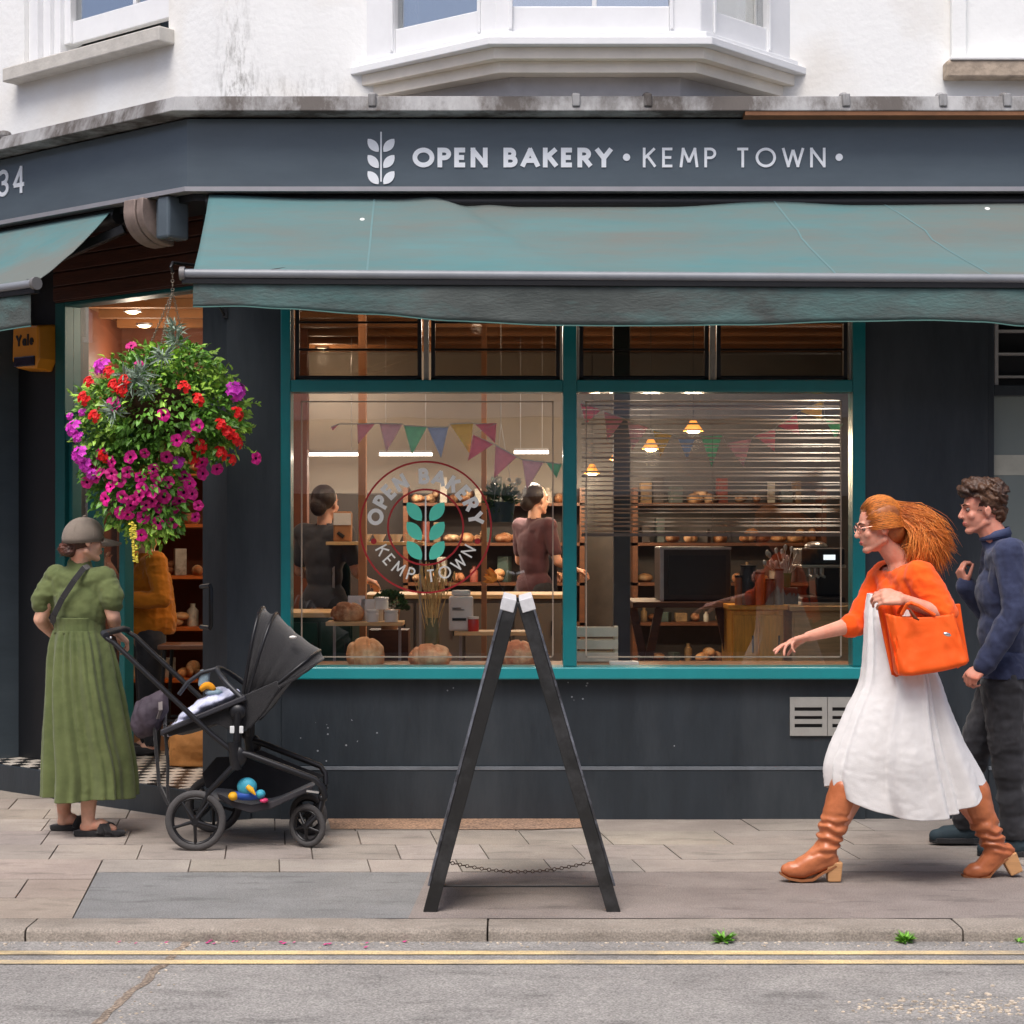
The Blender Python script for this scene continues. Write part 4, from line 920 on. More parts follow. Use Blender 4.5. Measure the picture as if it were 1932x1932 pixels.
# weeds at the kerb foot
def weed(px, py, n, r, label):
    base = P(px, py, 7.22); base.z = RZ; g = MB(); r3 = random.Random(px)
    for k in range(n):
        a_ = r3.uniform(0, 6.28); d = V(math.cos(a_), math.sin(a_)*.7-.2, r3.uniform(.15, 1.1)); leaf3(g, base+d*r*.15, d, V(0, 0, 1)+rdir()*.3, r*r3.uniform(.5, 1), r*.22)
    tag(build('kerb_weed', g, M('weed_leaf', (110, 168, 52), .5, .15, 30, island=.3)), label, 'weed', 'weeds growing at the foot of the kerb')
weed(1365, 1770, 46, .062, 'bright green weed at the kerb foot, nearest the sandwich board'); weed(1708, 1772, 60, .05, 'low spreading green weed at the kerb below the walking woman'); weed(1922, 1768, 16, .03, 'tiny green weed at the kerb by the right edge of the view')
# ---------------------------------------------------------------- stroller
ST = thing('pushchair', 'black pushchair with folded hood and mesh basket beside the woman in green', 'pushchair', (-1.35, -.78, 0))
m_tub = M('satin_black_tube', (34, 34, 37), .38, .1, 10, metal=.3); m_tyre = M('rubber_tyre', (74, 72, 72), .8, .15, 20, .3, 90); m_fabk = M('black_fabric', (36, 35, 37), .9, .15, 20, .4, 220, sheen=.3)
DN, DF_ = 9.0, 9.52      # near and far side
def S2(px, py, far): return P(px, py, DF_ if far == 1 else DN) if far in (0, 1) else P(px, py, DN+(DF_-DN)*far)
def farp(px, py):       # the same member on the far side: same X and Z as the near one
    p = P(px, py, DN); return V(p.x, DF_-10, p.z)
def both(pts): return [[P(x, y, DN) for x, y in pts], [farp(x, y) for x, y in pts]]
def wheel(c, r, ax, nsp, tyre=.018):
    c = Vector(c); g = MB(); g.torus(c, ax, r-tyre, tyre, 44, 10, .8); wo = build('wheel', g, m_tyre, ST, smooth=60)
    u, v = frame_axes(Vector(ax)); a_ = Vector(ax).normalized()
    g = MB(); g.torus(c, ax, r-2.1*tyre, .007, 40, 8, 1.3); g.tube([c-a_*.022, c+a_*.022], r*.16, 16)
    up = V(0, 0, -1)
    ph = math.atan2(v.dot(up), u.dot(up))
    for k in range(nsp):
        t = ph+2*math.pi*k/nsp; d = u*math.cos(t)+v*math.sin(t)
        g.tube([c+d*r*.1-a_*.016, c+d*r*.5-a_*.010, c+d*(r-2.1*tyre)-a_*.002], [.010, .007, .0085], 8)
    build('rim', g, m_tub, wo, smooth=50)
rw = P(369, 1550, DN); rr_ = .149; rw.z = rr_-.001
wheel(rw, rr_, (0, 1, 0), 5); wheel(V(rw.x, DF_-10+.03, rr_-.001), rr_, (0, 1, 0), 5)
fr1 = P(580, 1556, 9.10); fz = .108; fr1.z = fz
wheel(fr1, fz, (.55, 1, 0), 5, .016); fr2 = V(fr1.x-.035, DF_-10-.06, fz); wheel(fr2, fz, (.4, 1, 0), 5, .016)
for pts in both([(200, 1204), (214, 1212), (314, 1306), (400, 1386), (450, 1426)]):
    g = MB(); g.tube(pts, [.014, .016, .017, .017, .018], 12, flat=.8); build('handle_tube', g, m_tub, ST, smooth=60)
for i_, pts in enumerate(both([(440, 1418), (470, 1424), (594, 1470), (608, 1484), (614, 1506)])):
    if i_: pts = [p-V(.045*k/4, .06*k/4, 0) for k, p in enumerate(pts)]
    g = MB(); g.tube(pts, [.018, .017, .016, .016, .014], 12); build('front_tube', g, m_tub, ST, smooth=60)
for pts in both([(452, 1425), (440, 1447), (393, 1495), (369, 1550)]):
    g = MB(); g.tube(pts, [.022, .022, .017, .012], 12, flat=.8); build('rear_leg', g, m_tub, ST, smooth=60)
for i, pts in enumerate(both([(440, 1400), (450, 1428), (446, 1452)])):
    g = MB(); g.ball(pts[1], (.042, .022, .052), 14, 10); g.tube([pts[0], pts[2]], .028, 12); build('frame_joint', g, m_tub, ST, smooth=60)
g = MB(); hb = [P(200, 1204, DN), P(194, 1198, DN+.03)]; a0 = P(200, 1200, DN); g.tube([a0, a0+V(-.02, .04, .01), a0+V(-.02, DF_-DN-.04, .01), a0+V(0, DF_-DN, 0)], .017, 12); build('handlebar', g, M('handle_grip', (40, 42, 48), .6, .1, 30), ST, smooth=60)
g = MB(); g.ball(P(209, 1203, DN-.02), (.006, .004, .006), 8, 6); build('button', g, M('silver_button', (200, 205, 210), .3, metal=.5), ST, smooth=60)
for c, fz_ in ((fr1, 0), (fr2, 1)):    # castor forks
    g = MB(); tp = V(c.x+.075, c.y, c.z+.135)
    g.tube([tp, V(c.x+.06, c.y-.025, c.z+.06), V(c.x, c.y-.026, c.z)], [.016, .013, .010], 10); g.tube([tp, V(c.x+.06, c.y+.025, c.z+.06), V(c.x, c.y+.026, c.z)], [.016, .013, .010], 10); g.ball(tp, (.024, .024, .02), 12, 8)
    build('castor_fork', g, m_tub, ST, smooth=60)
    g = MB(); g.torus(V(c.x, c.y, c.z), (.5, 1, 0), fz+.014, .005, 30, 6, 3)
g = MB(); p_ = P(590, 1492, DN-.02); g.bar(p_-V(.03, 0, 0), p_+V(.03, 0, -.008), .012, .010); build('brake_clip', g, M('chrome', (220, 220, 220), .15, metal=.9), ST)
g = MB(); g.tube([V(rw.x, rw.y, rw.z), V(rw.x, DF_-9.97, rw.z)], .011, 10); build('axle', g, m_tub, ST, smooth=60)
# seat shell: side profile with a raised rim, swept across the width
def lerp2(a_, b_, t): return (a_[0]+(b_[0]-a_[0])*t, a_[1]+(b_[1]-a_[1])*t)
def hull_sheet(name, prof, y0, y1, dip, mat, n=10, solid=.012, **k):
    """a fabric sheet hung between the near and far sides along a side-view profile; sags by dip in the middle"""
    rows = []
    for j in range(n+1):
        t = j/n; r_ = []
        for i, (px, py) in enumerate(prof):
            p = P(px, py, DN); dp = dip[i] if hasattr(dip, '__len__') else dip
            r_.append(V(p.x, y0+(y1-y0)*t, p.z-dp*math.sin(math.pi*t)**.7))
        rows.append(r_)
    g = MB(); g.grid(rows); return build(name, g, mat, ST, smooth=180, solid=solid, subsurf=1, **k)
ys, ye = DN-10+.06, DF_-10-.06
hull_sheet('seat', [(300, 1372), (318, 1378), (340, 1368), (400, 1340), (450, 1318), (500, 1290), (530, 1262)], ys, ye, [.02, .05, .07, .09, .1, .09, .06], m_fabk)
# seat side wall / bucket
def side_panel(name, pts, y, mat, th=.014, **k):
    g = MB(); n = len(pts); q = [P(x, yy, DN) for x, yy in pts]
    g.add([V(p.x, y, p.z) for p in q]+[V(p.x, y+th, p.z) for p in q], [tuple(range(n)), tuple(range(2*n-1, n-1, -1))]+[(i, n+i, n+(i+1) % n, (i+1) % n) for i in range(n)])
    return build(name, g, mat, ST, fix=True, bevel=.005, **k)
buck = [(306, 1381), (330, 1386), (372, 1366), (400, 1358), (452, 1330), (463, 1322), (500, 1312), (528, 1286), (520, 1306), (497, 1340), (470, 1372), (436, 1378), (400, 1366), (350, 1386), (318, 1394)]
shell = MB()
for y in (ys-.01, ye-.004): side_panel('seat_side', [(302, 1378), (345, 1366), (400, 1342), (450, 1317), (520, 1286), (524, 1300), (498, 1342), (468, 1376), (440, 1384), (405, 1368), (350, 1382), (316, 1392)], y, m_fabk)
g = MB(); g.bar(P(302, 1383, DN-.0)+V(0, .03, 0), P(462, 1317, DN)+V(0, .03, 0), .03, .026); g.bar(P(302, 1383, DN)+V(0, .49, 0), P(462, 1317, DN)+V(0, .49, 0), .03, .026)
g.bar(P(304, 1384, DN)+V(0, .04, 0), P(304, 1384, DN)+V(0, .48, 0), .026, .03); build('seat_rim', g, M('rim_black', (44, 44, 50), .5, .1, 20), ST, bevel=.006)
for y in (ys-.03, ye+.03):
    g = MB(); a1, b1 = P(447, 1345, DN), P(446, 1410, DN); g.tube([V(a1.x, y, a1.z), V(b1.x, y, b1.z)], .034, 14, flat=.6); g.ball(V(a1.x, y, a1.z), (.042, .022, .042), 14, 8)
    build('seat_mount', g, m_tub, ST, smooth=60)
g = MB(); p_ = P(446, 1377, DN); g.box(p_.x-.033, p_.x+.033, ys-.056, ys-.050, p_.z-.018, p_.z+.018); build('white_label', g, M('white_plastic', (220, 222, 222), .4), ST, bevel=.003)
# hood: fabric ribs fanned from the pivot
piv = P(462, 1316, DN)
ribs = [(482, 1150), (494, 1156), (508, 1162), (535, 1192), (556, 1210), (592, 1234), (600, 1252)]
hw = (DF_-DN)/2-.05; ymid = (DN+DF_)/2-10
rows = []
base_pts = [(455, 1312), (459, 1314), (463, 1316), (476, 1318), (486, 1316), (506, 1304), (520, 1298)]
for i, ((tx, ty), (bx, by)) in enumerate(zip(ribs, base_pts)):
    T_ = P(tx, ty, DN); Bp = P(bx, by, DN); row_ = []
    for k in range(21):
        a_ = math.pi*k/20; c = math.cos(a_); s_ = math.sin(a_)**.48 if math.sin(a_) > 0 else 0
        s_ *= (1 if i not in (1,) else .96)
        row_.append(V(Bp.x+(T_.x-Bp.x)*s_, ymid-hw*c*(.92+.08*s_), Bp.z+(T_.z-Bp.z)*s_))
    rows.append(row_)
full = []
for i in range(len(rows)-1):      # fabric sinks a little between the ribs
    for q in range(4):
        t = q/4; sg = 1-.018*math.sin(math.pi*t); row_ = []
        for k, (p0, p1) in enumerate(zip(rows[i], rows[i+1])):
            p = p0.lerp(p1, t); c_ = V(piv.x+.05, ymid, piv.z+.05); row_.append(c_+(p-c_)*sg+V(0, 0, .005*fbm((k*.25, (i+t)*.8, 2), 1.3)))
        full.append(row_)
full.append(rows[-1]); g = MB(); g.grid(full); hood = build('hood', g, m_fabk, ST, smooth=180, solid=.012)
for i in (0, 2, 5):
    g = MB(); g.tube([p+V(0, 0, 0) for p in rows[i]], .009, 8); build('hood_rib', g, m_tub, hood, smooth=60)
g = MB(); p_ = P(549, 1204, DN); g.ball(V(p_.x, ymid-.18, p_.z+.0), (.02, .012, .008), 8, 6); build('hood_badge', g, m_jar, hood, smooth=60)
# seat back behind the hood (dark sling down to the mount)
hull_sheet('backrest', [(590, 1254), (560, 1276), (528, 1296), (500, 1338), (470, 1372)], ys+.01, ye-.01, .0, m_fabk)
side_panel('backrest_side', [(452, 1320), (520, 1296), (598, 1252), (560, 1282), (527, 1300), (498, 1345), (468, 1378), (452, 1372)], ys-.004, m_fabk); side_panel('backrest_side', [(452, 1320), (520, 1296), (598, 1252), (560, 1282), (527, 1300), (498, 1345), (468, 1378), (452, 1372)], ye-.01, m_fabk)
# bumper bar
g = MB(); pts = []
for k in range(17):
    t = k/16; yy = ys+(ye-ys)*t; bul = math.sin(math.pi*t)**.5; p0 = P(452, 1318, DN); p1 = P(345, 1296, DN); q1 = P(395, 1268, DN)
    pts.append(V(p0.x+(q1.x-p0.x)*bul, yy, p0.z+(q1.z-p0.z+.0)*bul))
g.tube(pts, .013, 10)
g.tube([P(322, 1318, DN)+V(0, .22, 0), P(340, 1294, DN)+V(0, .22, 0), P(365, 1276, DN)+V(0, .22, 0), P(395, 1268, DN)+V(0, .22, 0)], .011, 10)
build('bumper_bar', g, M('bumper_grip', (40, 42, 48), .5), ST, smooth=60)
# basket underneath
def basket(name, top, bot, y, mat): return side_panel(name, top+bot[::-1], y, mat, th=.006)
top = [(352, 1482), (380, 1450), (430, 1448), (470, 1436), (540, 1466), (594, 1486)]; bot = [(360, 1512), (416, 1512), (440, 1527), (470, 1536), (510, 1528), (545, 1510), (586, 1492)]
basket('basket_side', top, bot, ye-.01, m_fabk)
side_panel('basket_side', [(405, 1498), (440, 1516), (470, 1522), (510, 1515), (545, 1502), (590, 1484), (586, 1494), (545, 1512), (510, 1529), (470, 1537), (440, 1528), (410, 1510)], ys-.01, M('mesh_fabric', (56, 54, 58), .8, .15, 30))
hull_sheet('basket_floor', bot, ys-.01, ye, .0, m_fabk, solid=.006)
# strap loops hanging from the handle
g = MB()
for dx in (0, 20):
    pts = [P(300+dx*.6, 1330, 9.15+.015*dx), P(291+dx, 1370, 9.15), P(297+dx, 1440, 9.15), P(300+dx*.8, 1480, 9.15), P(318, 1518, 9.15), P(330, 1525, 9.15)]
    for a1, b1 in zip(pts, pts[1:]): g.bar(a1, b1, .014, .032 if dx == 0 else .018, up=V(0, 1, 0))
build('carry_strap', g, m_fabk, ST, bevel=.003)

# things in and on the pushchair
bl_ = MB(); r5 = random.Random(4)
for (x, y, rx, ry, rz) in ((395, 1326, .11, .13, .035), (372, 1340, .10, .13, .03), (425, 1316, .08, .12, .03), (345, 1368, .085, .11, .03), (322, 1378, .05, .09, .024), (410, 1308, .05, .09, .03)):
    p = P(x, y, 9.26); bl_.ball((p.x, p.y, p.z), (rx, ry, rz), 14, 10, Matrix.Rotation(R(-24), 3, 'Y'))
bt = thing('blanket', 'pale blue crumpled blanket lying in the pushchair seat', 'blanket', tuple(P(385, 1340, 9.26)))
blob('cloth', bl_, M('blanket_cloth', (206, 210, 232), .9, .06, 50, .3, 60, c2=(160, 168, 206), c2amt=.2), bt, .007, 3, lambda p: .006*fbm(p, 22.)+.004*abs(fbm(p, 9.)))
g = MB(); p = P(385, 1281, 9.24); T = Matrix.Translation(p) @ Matrix.Rotation(R(6), 4, 'Y')
g.box(-.026, .026, -.02, .02, -.04, .045, T); ty = thing('soft_toy', 'small grey-blue soft toy with a mustard band lying on the pale blanket', 'soft toy', tuple(P(385, 1300, 9.24)))
build('toy_body', g, M('grey_blue_plush', (132, 156, 170), .95, .08, 40, .4, 90, sheen=.4), ty, bevel=.012)
g = MB(); pts = [P(378+3*k, 1302-9*math.sin(math.pi*k/9), 9.19) for k in range(10)]; g.tube(pts, [.010, .015, .017, .018, .018, .018, .018, .017, .015, .010], 10)
build('toy_band', g, M('mustard_plush', (224, 150, 30), .95, .1, 40), ty, smooth=70)
g = MB(); p = P(405, 1306, 9.22); g.ball(p, (.05, .05, .02), 12, 8); build('toy_arm', g, M('grey_blue_plush', (0, 0, 0)), ty, smooth=70)
# colourful toy in the basket: a small bird-shaped rattle
TY = thing('toy_bird', 'bright blue and yellow bird-shaped toy in the pushchair basket', 'toy', tuple(P(468, 1520, 9.05)))
m_tb = M('toy_turquoise', (60, 160, 186), .6, .1, 30); m_tbl = M('toy_blue', (28, 80, 170), .6); m_ty = M('toy_yellow', (236, 176, 30), .6); m_tp = M('toy_pink', (210, 60, 110), .6)
g = MB(); g.ball(P(466, 1484, 9.04), (.05, .035, .045), 16, 10); build('head', g, m_tb, TY, smooth=70)
g = MB(); g.ball(P(467, 1500, 9.05), (.085, .04, .026), 16, 8); build('body', g, m_tbl, TY, smooth=70)
g = MB(); g.tube([P(467, 1484, 9.0), P(474, 1490, 8.99), P(482, 1500, 8.99)], [.012, .014, .004], 10); build('beak', g, m_ty, TY, smooth=70)
g = MB(); g.ball(P(440, 1502, 9.03), (.026, .03, .022), 10, 8); build('wing', g, m_ty, TY, smooth=70); g = MB(); g.ball(P(492, 1498, 9.03), (.024, .03, .022), 10, 8); build('wing', g, m_tb, TY, smooth=70)
g = MB(); g.ball(P(498, 1510, 9.03), (.022, .03, .012), 10, 8); build('foot', g, m_tp, TY, smooth=70)
# plum bag slung from the handle
g = MB(); c = P(280, 1352, 9.2)
g.ball(c, (.075, .10, .10), 16, 12); g.ball(P(268, 1362, 9.2), (.06, .09, .08), 16, 12); g.ball(P(298, 1332, 9.2), (.06, .08, .08), 16, 12); g.ball(P(308, 1316, 9.2), (.03, .05, .05), 12, 8)
g.ball(P(258, 1345, 9.2), (.025, .08, .06), 12, 8)
bg_ = thing('shoulder_bag', 'plum grey slouchy bag hanging from the pushchair frame', 'bag', tuple(P(280, 1385, 9.2)))
blob('bag_body', g, M('plum_fabric', (70, 60, 70), .75, .12, 12, .3, 60), bg_, .007, 4, lambda p: .010*fbm(p, 11.)-.010*abs(fbm(p, 6.)))
g = MB(); g.bar(P(302, 1310, 9.2), P(303, 1340, 9.08), .02, .004); g.bar(P(303, 1340, 9.08), P(298, 1356, 9.1), .016, .004); build('bag_strap', g, M('grey_webbing', (128, 120, 118), .8), bg_)
# ---------------------------------------------------------------- people
def rot3(x, y, z): return Matrix((x, y, z)).transposed()
def ax_of(r, up):
    up = up.normalized(); r = (r-up*r.dot(up)).normalized(); f = up.cross(r); return r, f, up
def hand_prims(mb, w_, d, n_, thumb, curl=25, s=1., spread=.0, curls=None, tcurl=20):
    d = Vector(d).normalized(); n_ = Vector(n_); n_ = (n_-d*n_.dot(d)).normalized(); t = n_.cross(d)*thumb
    w_ = Vector(w_); K = []
    for i, (off, L) in enumerate(((.030, .082), (.010, .086), (-.010, .082), (-.029, .074))):
        k = w_+d*L*s+t*off*s; K.append(k); mb.cap(w_+d*.012*s+t*off*.65*s, .0155*s, k, .0125*s, 8)
    mb.cap(w_+d*.03*s+t*.015*s+n_*.006, .018*s, w_+d*.05*s-t*.015*s+n_*.006, .016*s, 8)
    for i, (k, Ls) in enumerate(zip(K, ((.040, .025, .020), (.044, .028, .021), (.041, .026, .020), (.032, .020, .018)))):
        dd = (d+t*(.06, .02, -.03, -.08)[i]*(1+spread)).normalized(); p = k; c = (curls[i] if curls else curl); r = .0092 if i < 3 else .008
        for j, L in enumerate(Ls):
            c_ = R(c*(.9, 1.1, .7)[j]); dd = (dd*math.cos(c_)+n_*math.sin(c_)); 
            if j == 0: nn = n_
            q = p+dd.normalized()*L*s; mb.cap(p, r*s, q, r*.9*s, 8); p = q; r *= .92
            nx = (n_-dd*n_.dot(dd)); 
            if nx.length > .05: n2 = nx.normalized()
            n_use = n2
            dd = dd.normalized()
            n_ = n_use
        n_ = Vector(K and (t.cross(d)*thumb*-1)).normalized() if False else orig_n(d, t, thumb)
    b = w_+d*.022*s+t*.026*s+orig_n(d, t, thumb)*.006; td = (d*.75+t*.65+orig_n(d, t, thumb)*.35).normalized(); p = b; r = .0125
    for L in (.040, .030, .024):
        q = p+td*L*s; mb.cap(p, r*s, q, r*.88*s, 8); p = q; r *= .87; td = (td-t*math.sin(R(tcurl))*.8+orig_n(d, t, thumb)*.12).normalized()
def orig_n(d, t, thumb):
    return (d.cross(t*thumb)).normalized()
def head_prims(mb, c, f, up, r, s=1., fem=True, mouth=0.):
    T = rot3(r, f, up); X = lambda a, b, c_: c+(r*a+f*b+up*c_)*s
    mb.ball(X(0, -.014, .026), (.072*s, .094*s, .088*s), 20, 14, T)
    mb.ball(X(0, .022, -.034), (.056*s, .066*s, .078*s), 18, 12, T)
    mb.ball(X(0, .066, -.098), (.021*s, .018*s, .016*s), 12, 8, T)
    for k in (-1, 1):
        mb.cap(X(k*.05, -.01, -.06), .018*s, X(k*.012, .062, -.098), .017*s, 10)
        mb.cap(X(k*.034, .077, .022), .009*s, X(k*.012, .084, .020), .008*s, 8)
        mb.ball(X(k*.034, .058, -.028), (.024*s, .020*s, .022*s), 10, 8, T)
        mb.ball(X(k*.074, -.008, -.012), (.008*s, .017*s, .030*s), 10, 8, T); mb.torus(X(k*.078, -.008, -.010), r+f*.3, .016*s, .004*s, 14, 6)
    mb.cap(X(0, .078, .016), .0085*s, X(0, .104, -.028), .0105*s, 10); mb.ball(X(0, .100, -.032), (.015*s, .011*s, .009*s), 10, 7, T)
    mb.cap(X(-.018, .076, -.060), .0065*s, X(.018, .076, -.060), .0065*s, 8); mb.cap(X(-.010, .083, -.058), .006*s, X(.010, .083, -.058), .006*s, 8); mb.cap(X(-.013, .079, -.068), .0075*s, X(.013, .079, -.068), .0075*s, 8)
    return X
def torso_prims(mb, J, inf=0., fem=True, low=True):
    rs = (J['sh'][0]-J['sh'][1]); mid = (J['sh'][0]+J['sh'][1])/2; hip = (J['hp'][0]+J['hp'][1])/2; up = (mid-hip)
    L = up.length; r, f, u = ax_of(rs, up)
    if J.get('fdir') is not None and f.dot(J['fdir']) < 0: f = -f
    T = rot3(r, f, u); k = .92 if fem else 1.06
    mb.ball(hip+u*L*.70, (.148*k+inf, .105*k+inf, .17), 20, 12, T); mb.ball(hip+u*L*.42, (.122*k+inf, .095*k+inf, .17), 20, 12, T)
    mb.ball(hip+u*L*.06, (.158*k+inf, .112*k+inf, .15), 20, 12, T)
    for s_ in J['sh']:
        mb.cap(s_, .056*k+inf, mid+(s_-mid)*.3-u*.03, .075*k+inf, 12); mb.cap(mid+(s_-mid)*.75-u*.03, .06*k+inf, hip+u*L*.55+(s_-mid)*.3, .07*k+inf, 12)
    mb.cap(mid-u*.02, .06+inf, J['neck'], .052*k+inf*.6, 12)
    if fem:
        for s_ in (-1, 1): mb.ball(hip+u*L*.68+r*s_*.07+f*.068, (.058+inf*.6, .05+inf*.6, .056+inf*.6), 12, 8, T)
def arm_prims(mb, J, i, inf=0., r=(.045, .036, .033, .023), fore=True):
    s_, e, w_ = J['sh'][i], J['el'][i], J['wr'][i]
    mb.cap(s_, r[0]+inf+.006, e, r[1]+inf, 12)
    if fore: m_ = e.lerp(w_, .3); mb.cap(e, r[1]+inf, m_, r[2]+.004+inf, 12); mb.cap(m_, r[2]+.004+inf, w_, r[3]+inf, 12)
def leg_prims(mb, J, i, inf=0., r=(.085, .055, .056, .034)):
    h, k, a_ = J['hp'][i], J['kn'][i], J['an'][i]
    mb.cap(h, r[0]+inf, k, r[1]+inf, 14); m_ = k.lerp(a_, .3)+Vector(J.get('calf', (0, 0, 0))); mb.cap(k, r[1]+inf*.9, m_, r[2]+inf*.9, 14); mb.cap(m_, r[2]+inf*.9, a_, r[3]+inf*.9, 14)
def human(root, J, skin, fem=True, s=1., hands=None, feet=True, voxel=.005, lr=(.085, .055, .056, .034)):
    mb = MB(); r = J['f'].cross(J['up']).normalized(); f = J['up'].cross(r).normalized()*1.; u = r.cross(f)*1.
    if f.dot(J['f']) < 0: f = -f
    u = J['up'].normalized()
    X = head_prims(mb, J['head'], f, u, r, s, fem)
    nb = X(0, -.020, -.06); mb.cap(nb, (.048 if fem else .058)*s, J['neck'], (.052 if fem else .064)*s, 14)
    torso_prims(mb, J, 0, fem)
    for i in (0, 1):
        arm_prims(mb, J, i); leg_prims(mb, J, i, r=lr)
        if hands and hands[i]: hand_prims(mb, J['wr'][i], *hands[i])
        if feet and 'to' in J: a_, t = J['an'][i], J['to'][i]; mb.cap(a_, .034, a_-V(0, 0, .04), .032, 10); mb.cap(a_-V(0, 0, .045)-(t-a_)*.12, .028, a_.lerp(t, .55), .030, 10); mb.cap(a_.lerp(t, .5)+V(0, 0, .0), .030, t, .020, 10)
    blob('body', mb, skin, root, voxel, 4)
    eyes = MB(); 
    for k in (-1, 1): eyes.cur = 0; eyes.ball(X(k*.030, .0715, .002), .0102*s, 12, 8); eyes.cur = 1; eyes.ball(X(k*.030, .0762, .001), .0068*s, 10, 6)
    build('eyes', eyes, [M('eye_white', (140, 122, 114), .3, .02), M('iris', (50, 36, 26), .2)], root, smooth=180)
    br = MB()
    for k in (-1, 1): br.tube([X(k*.014, .091, .022), X(k*.034, .087, .028), X(k*.052, .070, .020)], [.003, .0035, .0015], 6)
    build('eyebrows', br, M('brow_hair', (84, 52, 34), .8), root, smooth=180)
    lp = MB(); lp.tube([X(-.021, .079, -.062), X(-.008, .0875, -.0600), X(.008, .0875, -.0600), X(.021, .079, -.062)], [.002, .0045, .0045, .002], 8); lp.tube([X(-.017, .081, -.067), X(0, .087, -.0685), X(.017, .081, -.067)], [.002, .005, .002], 8)
    build('lips', lp, M('lip', (190, 96, 88), .45), root, smooth=180)
    return X
def skirt(name, rings, mat, parent, nfold=26, amp=(.0, .05), cols=220, rowsn=70, seed=0, thick=.004, hem=0., bowl=0.):
    """lofted cloth: rings = (centre, rx, ry, yaw) from waist to hem, folds deepen downwards"""
    rr = random.Random(seed); ph = [rr.uniform(0, 6.28) for _ in range(8)]; n = len(rings)
    def cr(a0, a1, a2, a3, t): return .5*((2*a1)+(-a0+a2)*t+(2*a0-5*a1+4*a2-a3)*t*t+(-a0+3*a1-3*a2+a3)*t**3)
    out = []
    for j in range(rowsn+1):
        T_ = j/rowsn*(n-1); i = min(int(T_), n-2); t = T_-i; q = [rings[max(0, min(n-1, i+k))] for k in (-1, 0, 1, 2)]
        c = Vector([cr(*[Vector(x[0])[m] for x in q], t) for m in range(3)]); rx = cr(*[x[1] for x in q], t); ry = cr(*[x[2] for x in q], t); yw = cr(*[x[3] for x in q], t)
        g_ = j/rowsn; am = amp[0]+(amp[1]-amp[0])*g_**.8; row_ = []
        for k in range(cols):
            a_ = 2*math.pi*k/cols; ca, sa = math.cos(a_), math.sin(a_)
            w1 = math.sin(a_*nfold+2.4*math.sin(a_*3+ph[0])+1.1*math.sin(a_*7+ph[3])+ph[1]+g_*.9*math.sin(a_*2+ph[6])); w2 = math.sin(a_*(nfold*.41)+ph[2]+.9*math.sin(a_*2+ph[3])); w3 = math.sin(a_*5+ph[4])
            hi = max(0, 1-g_*2.2)
            f_ = am*(w1*(.35+.5*hi)+w2*.9*(1-hi*.6)+w3*.5*g_)*.5
            x = (rx+f_)*ca; y = (ry+f_)*sa; cy, sy = math.cos(yw), math.sin(yw)
            p = c+V(x*cy-y*sy, x*sy+y*cy, 0)
            wr_ = .005*fbm((p.x*1.0, p.y, p.z*.35+seed), 9.)+.0018*fbm((p.x, p.y, p.z*1.6+seed), 26.)
            p += V(ca*cy-sa*sy, ca*sy+sa*cy, 0)*wr_
            if bowl: p.z += bowl*g_**3*abs(ca)**2.2
            if hem: p.z += hem*g_**3*math.sin(a_*4+ph[5])*.4
            row_.append(p)
        out.append(row_)
    g = MB(); g.grid(out, True); g.f = [f[::-1] for f in g.f]
    return build(name, g, mat, parent, smooth=180, solid=thick)
def skin_mat(name, c): return M(name, c, .48, .07, 30, .08, 160, c2=tuple(min(255, int(x*k)) for x, k in zip(c, (1.03, .86, .80))), c2amt=.1, trans=.06, spec=.4)
m_skin = skin_mat('fair_skin', (226, 176, 150)); m_skinp = skin_mat('rosy_skin', (218, 156, 132))
def cloth(name, c, **k): return M(name, c, .88, k.pop('var', .08), k.pop('scale', 9), k.pop('bump', .14), k.pop('bscale', 420), sheen=.15, spec=.25, **k)
def wrinkle(a1, f1, a2=0, f2=20, st=(1, 1, 1)):
    def fn(p): q = V(p.x*st[0], p.y*st[1], p.z*st[2]); return a1*(1-abs(fbm(q, f1))*2)+a2*fbm(q, f2)
    return fn

# === woman in green, seen from behind
WG = thing('person', 'woman in long olive green dress and grey cap seen from behind, holding the pushchair handle', 'person', (-2.22, -.52, 0), 'people on the pavement')
D = 9.5
J = dict(head=P(161, 1018, D), f=V(.86, .50, -.06), up=V(.02, .04, 1), neck=P(150, 1068, D+.02), sh=[P(107, 1090, D+.02), P(195, 1090, D-.04)], el=[P(76, 1168, D+.02), P(214, 1163, D-.05)], wr=[P(98, 1196, D+.22), P(218, 1192, D+.16)],
         hp=[P(127, 1275, D+.02), P(178, 1275, D-.02)], kn=[P(118, 1410, D+.03), P(172, 1412, D-.06)], an=[P(121, 1540, 9.62), P(166, 1552, 9.44)], to=[P(150, 1556, 9.62), P(214, 1572, 9.44)], fdir=V(.35, .9, 0))
J['an'][0].z = .085; J['an'][1].z = .085; J['to'][0].z = .035; J['to'][1].z = .035
X = human(WG, J, m_skin, True, .98, hands=[((.5, .75, -.1), (0, .1, -1), 1, 30), ((.35, .25, -.35), (.3, .4, -1), -1, 45)])
m_green = cloth('olive_crinkle_cotton', (100, 110, 68), c2=(80, 92, 54), c2amt=.3, var=.12)
mb = MB(); torso_prims(mb, J, .010, True)
mb.cap(J['neck']-V(0, 0, .03), .072, J['neck']+V(0, .0, -.002), .064, 14)
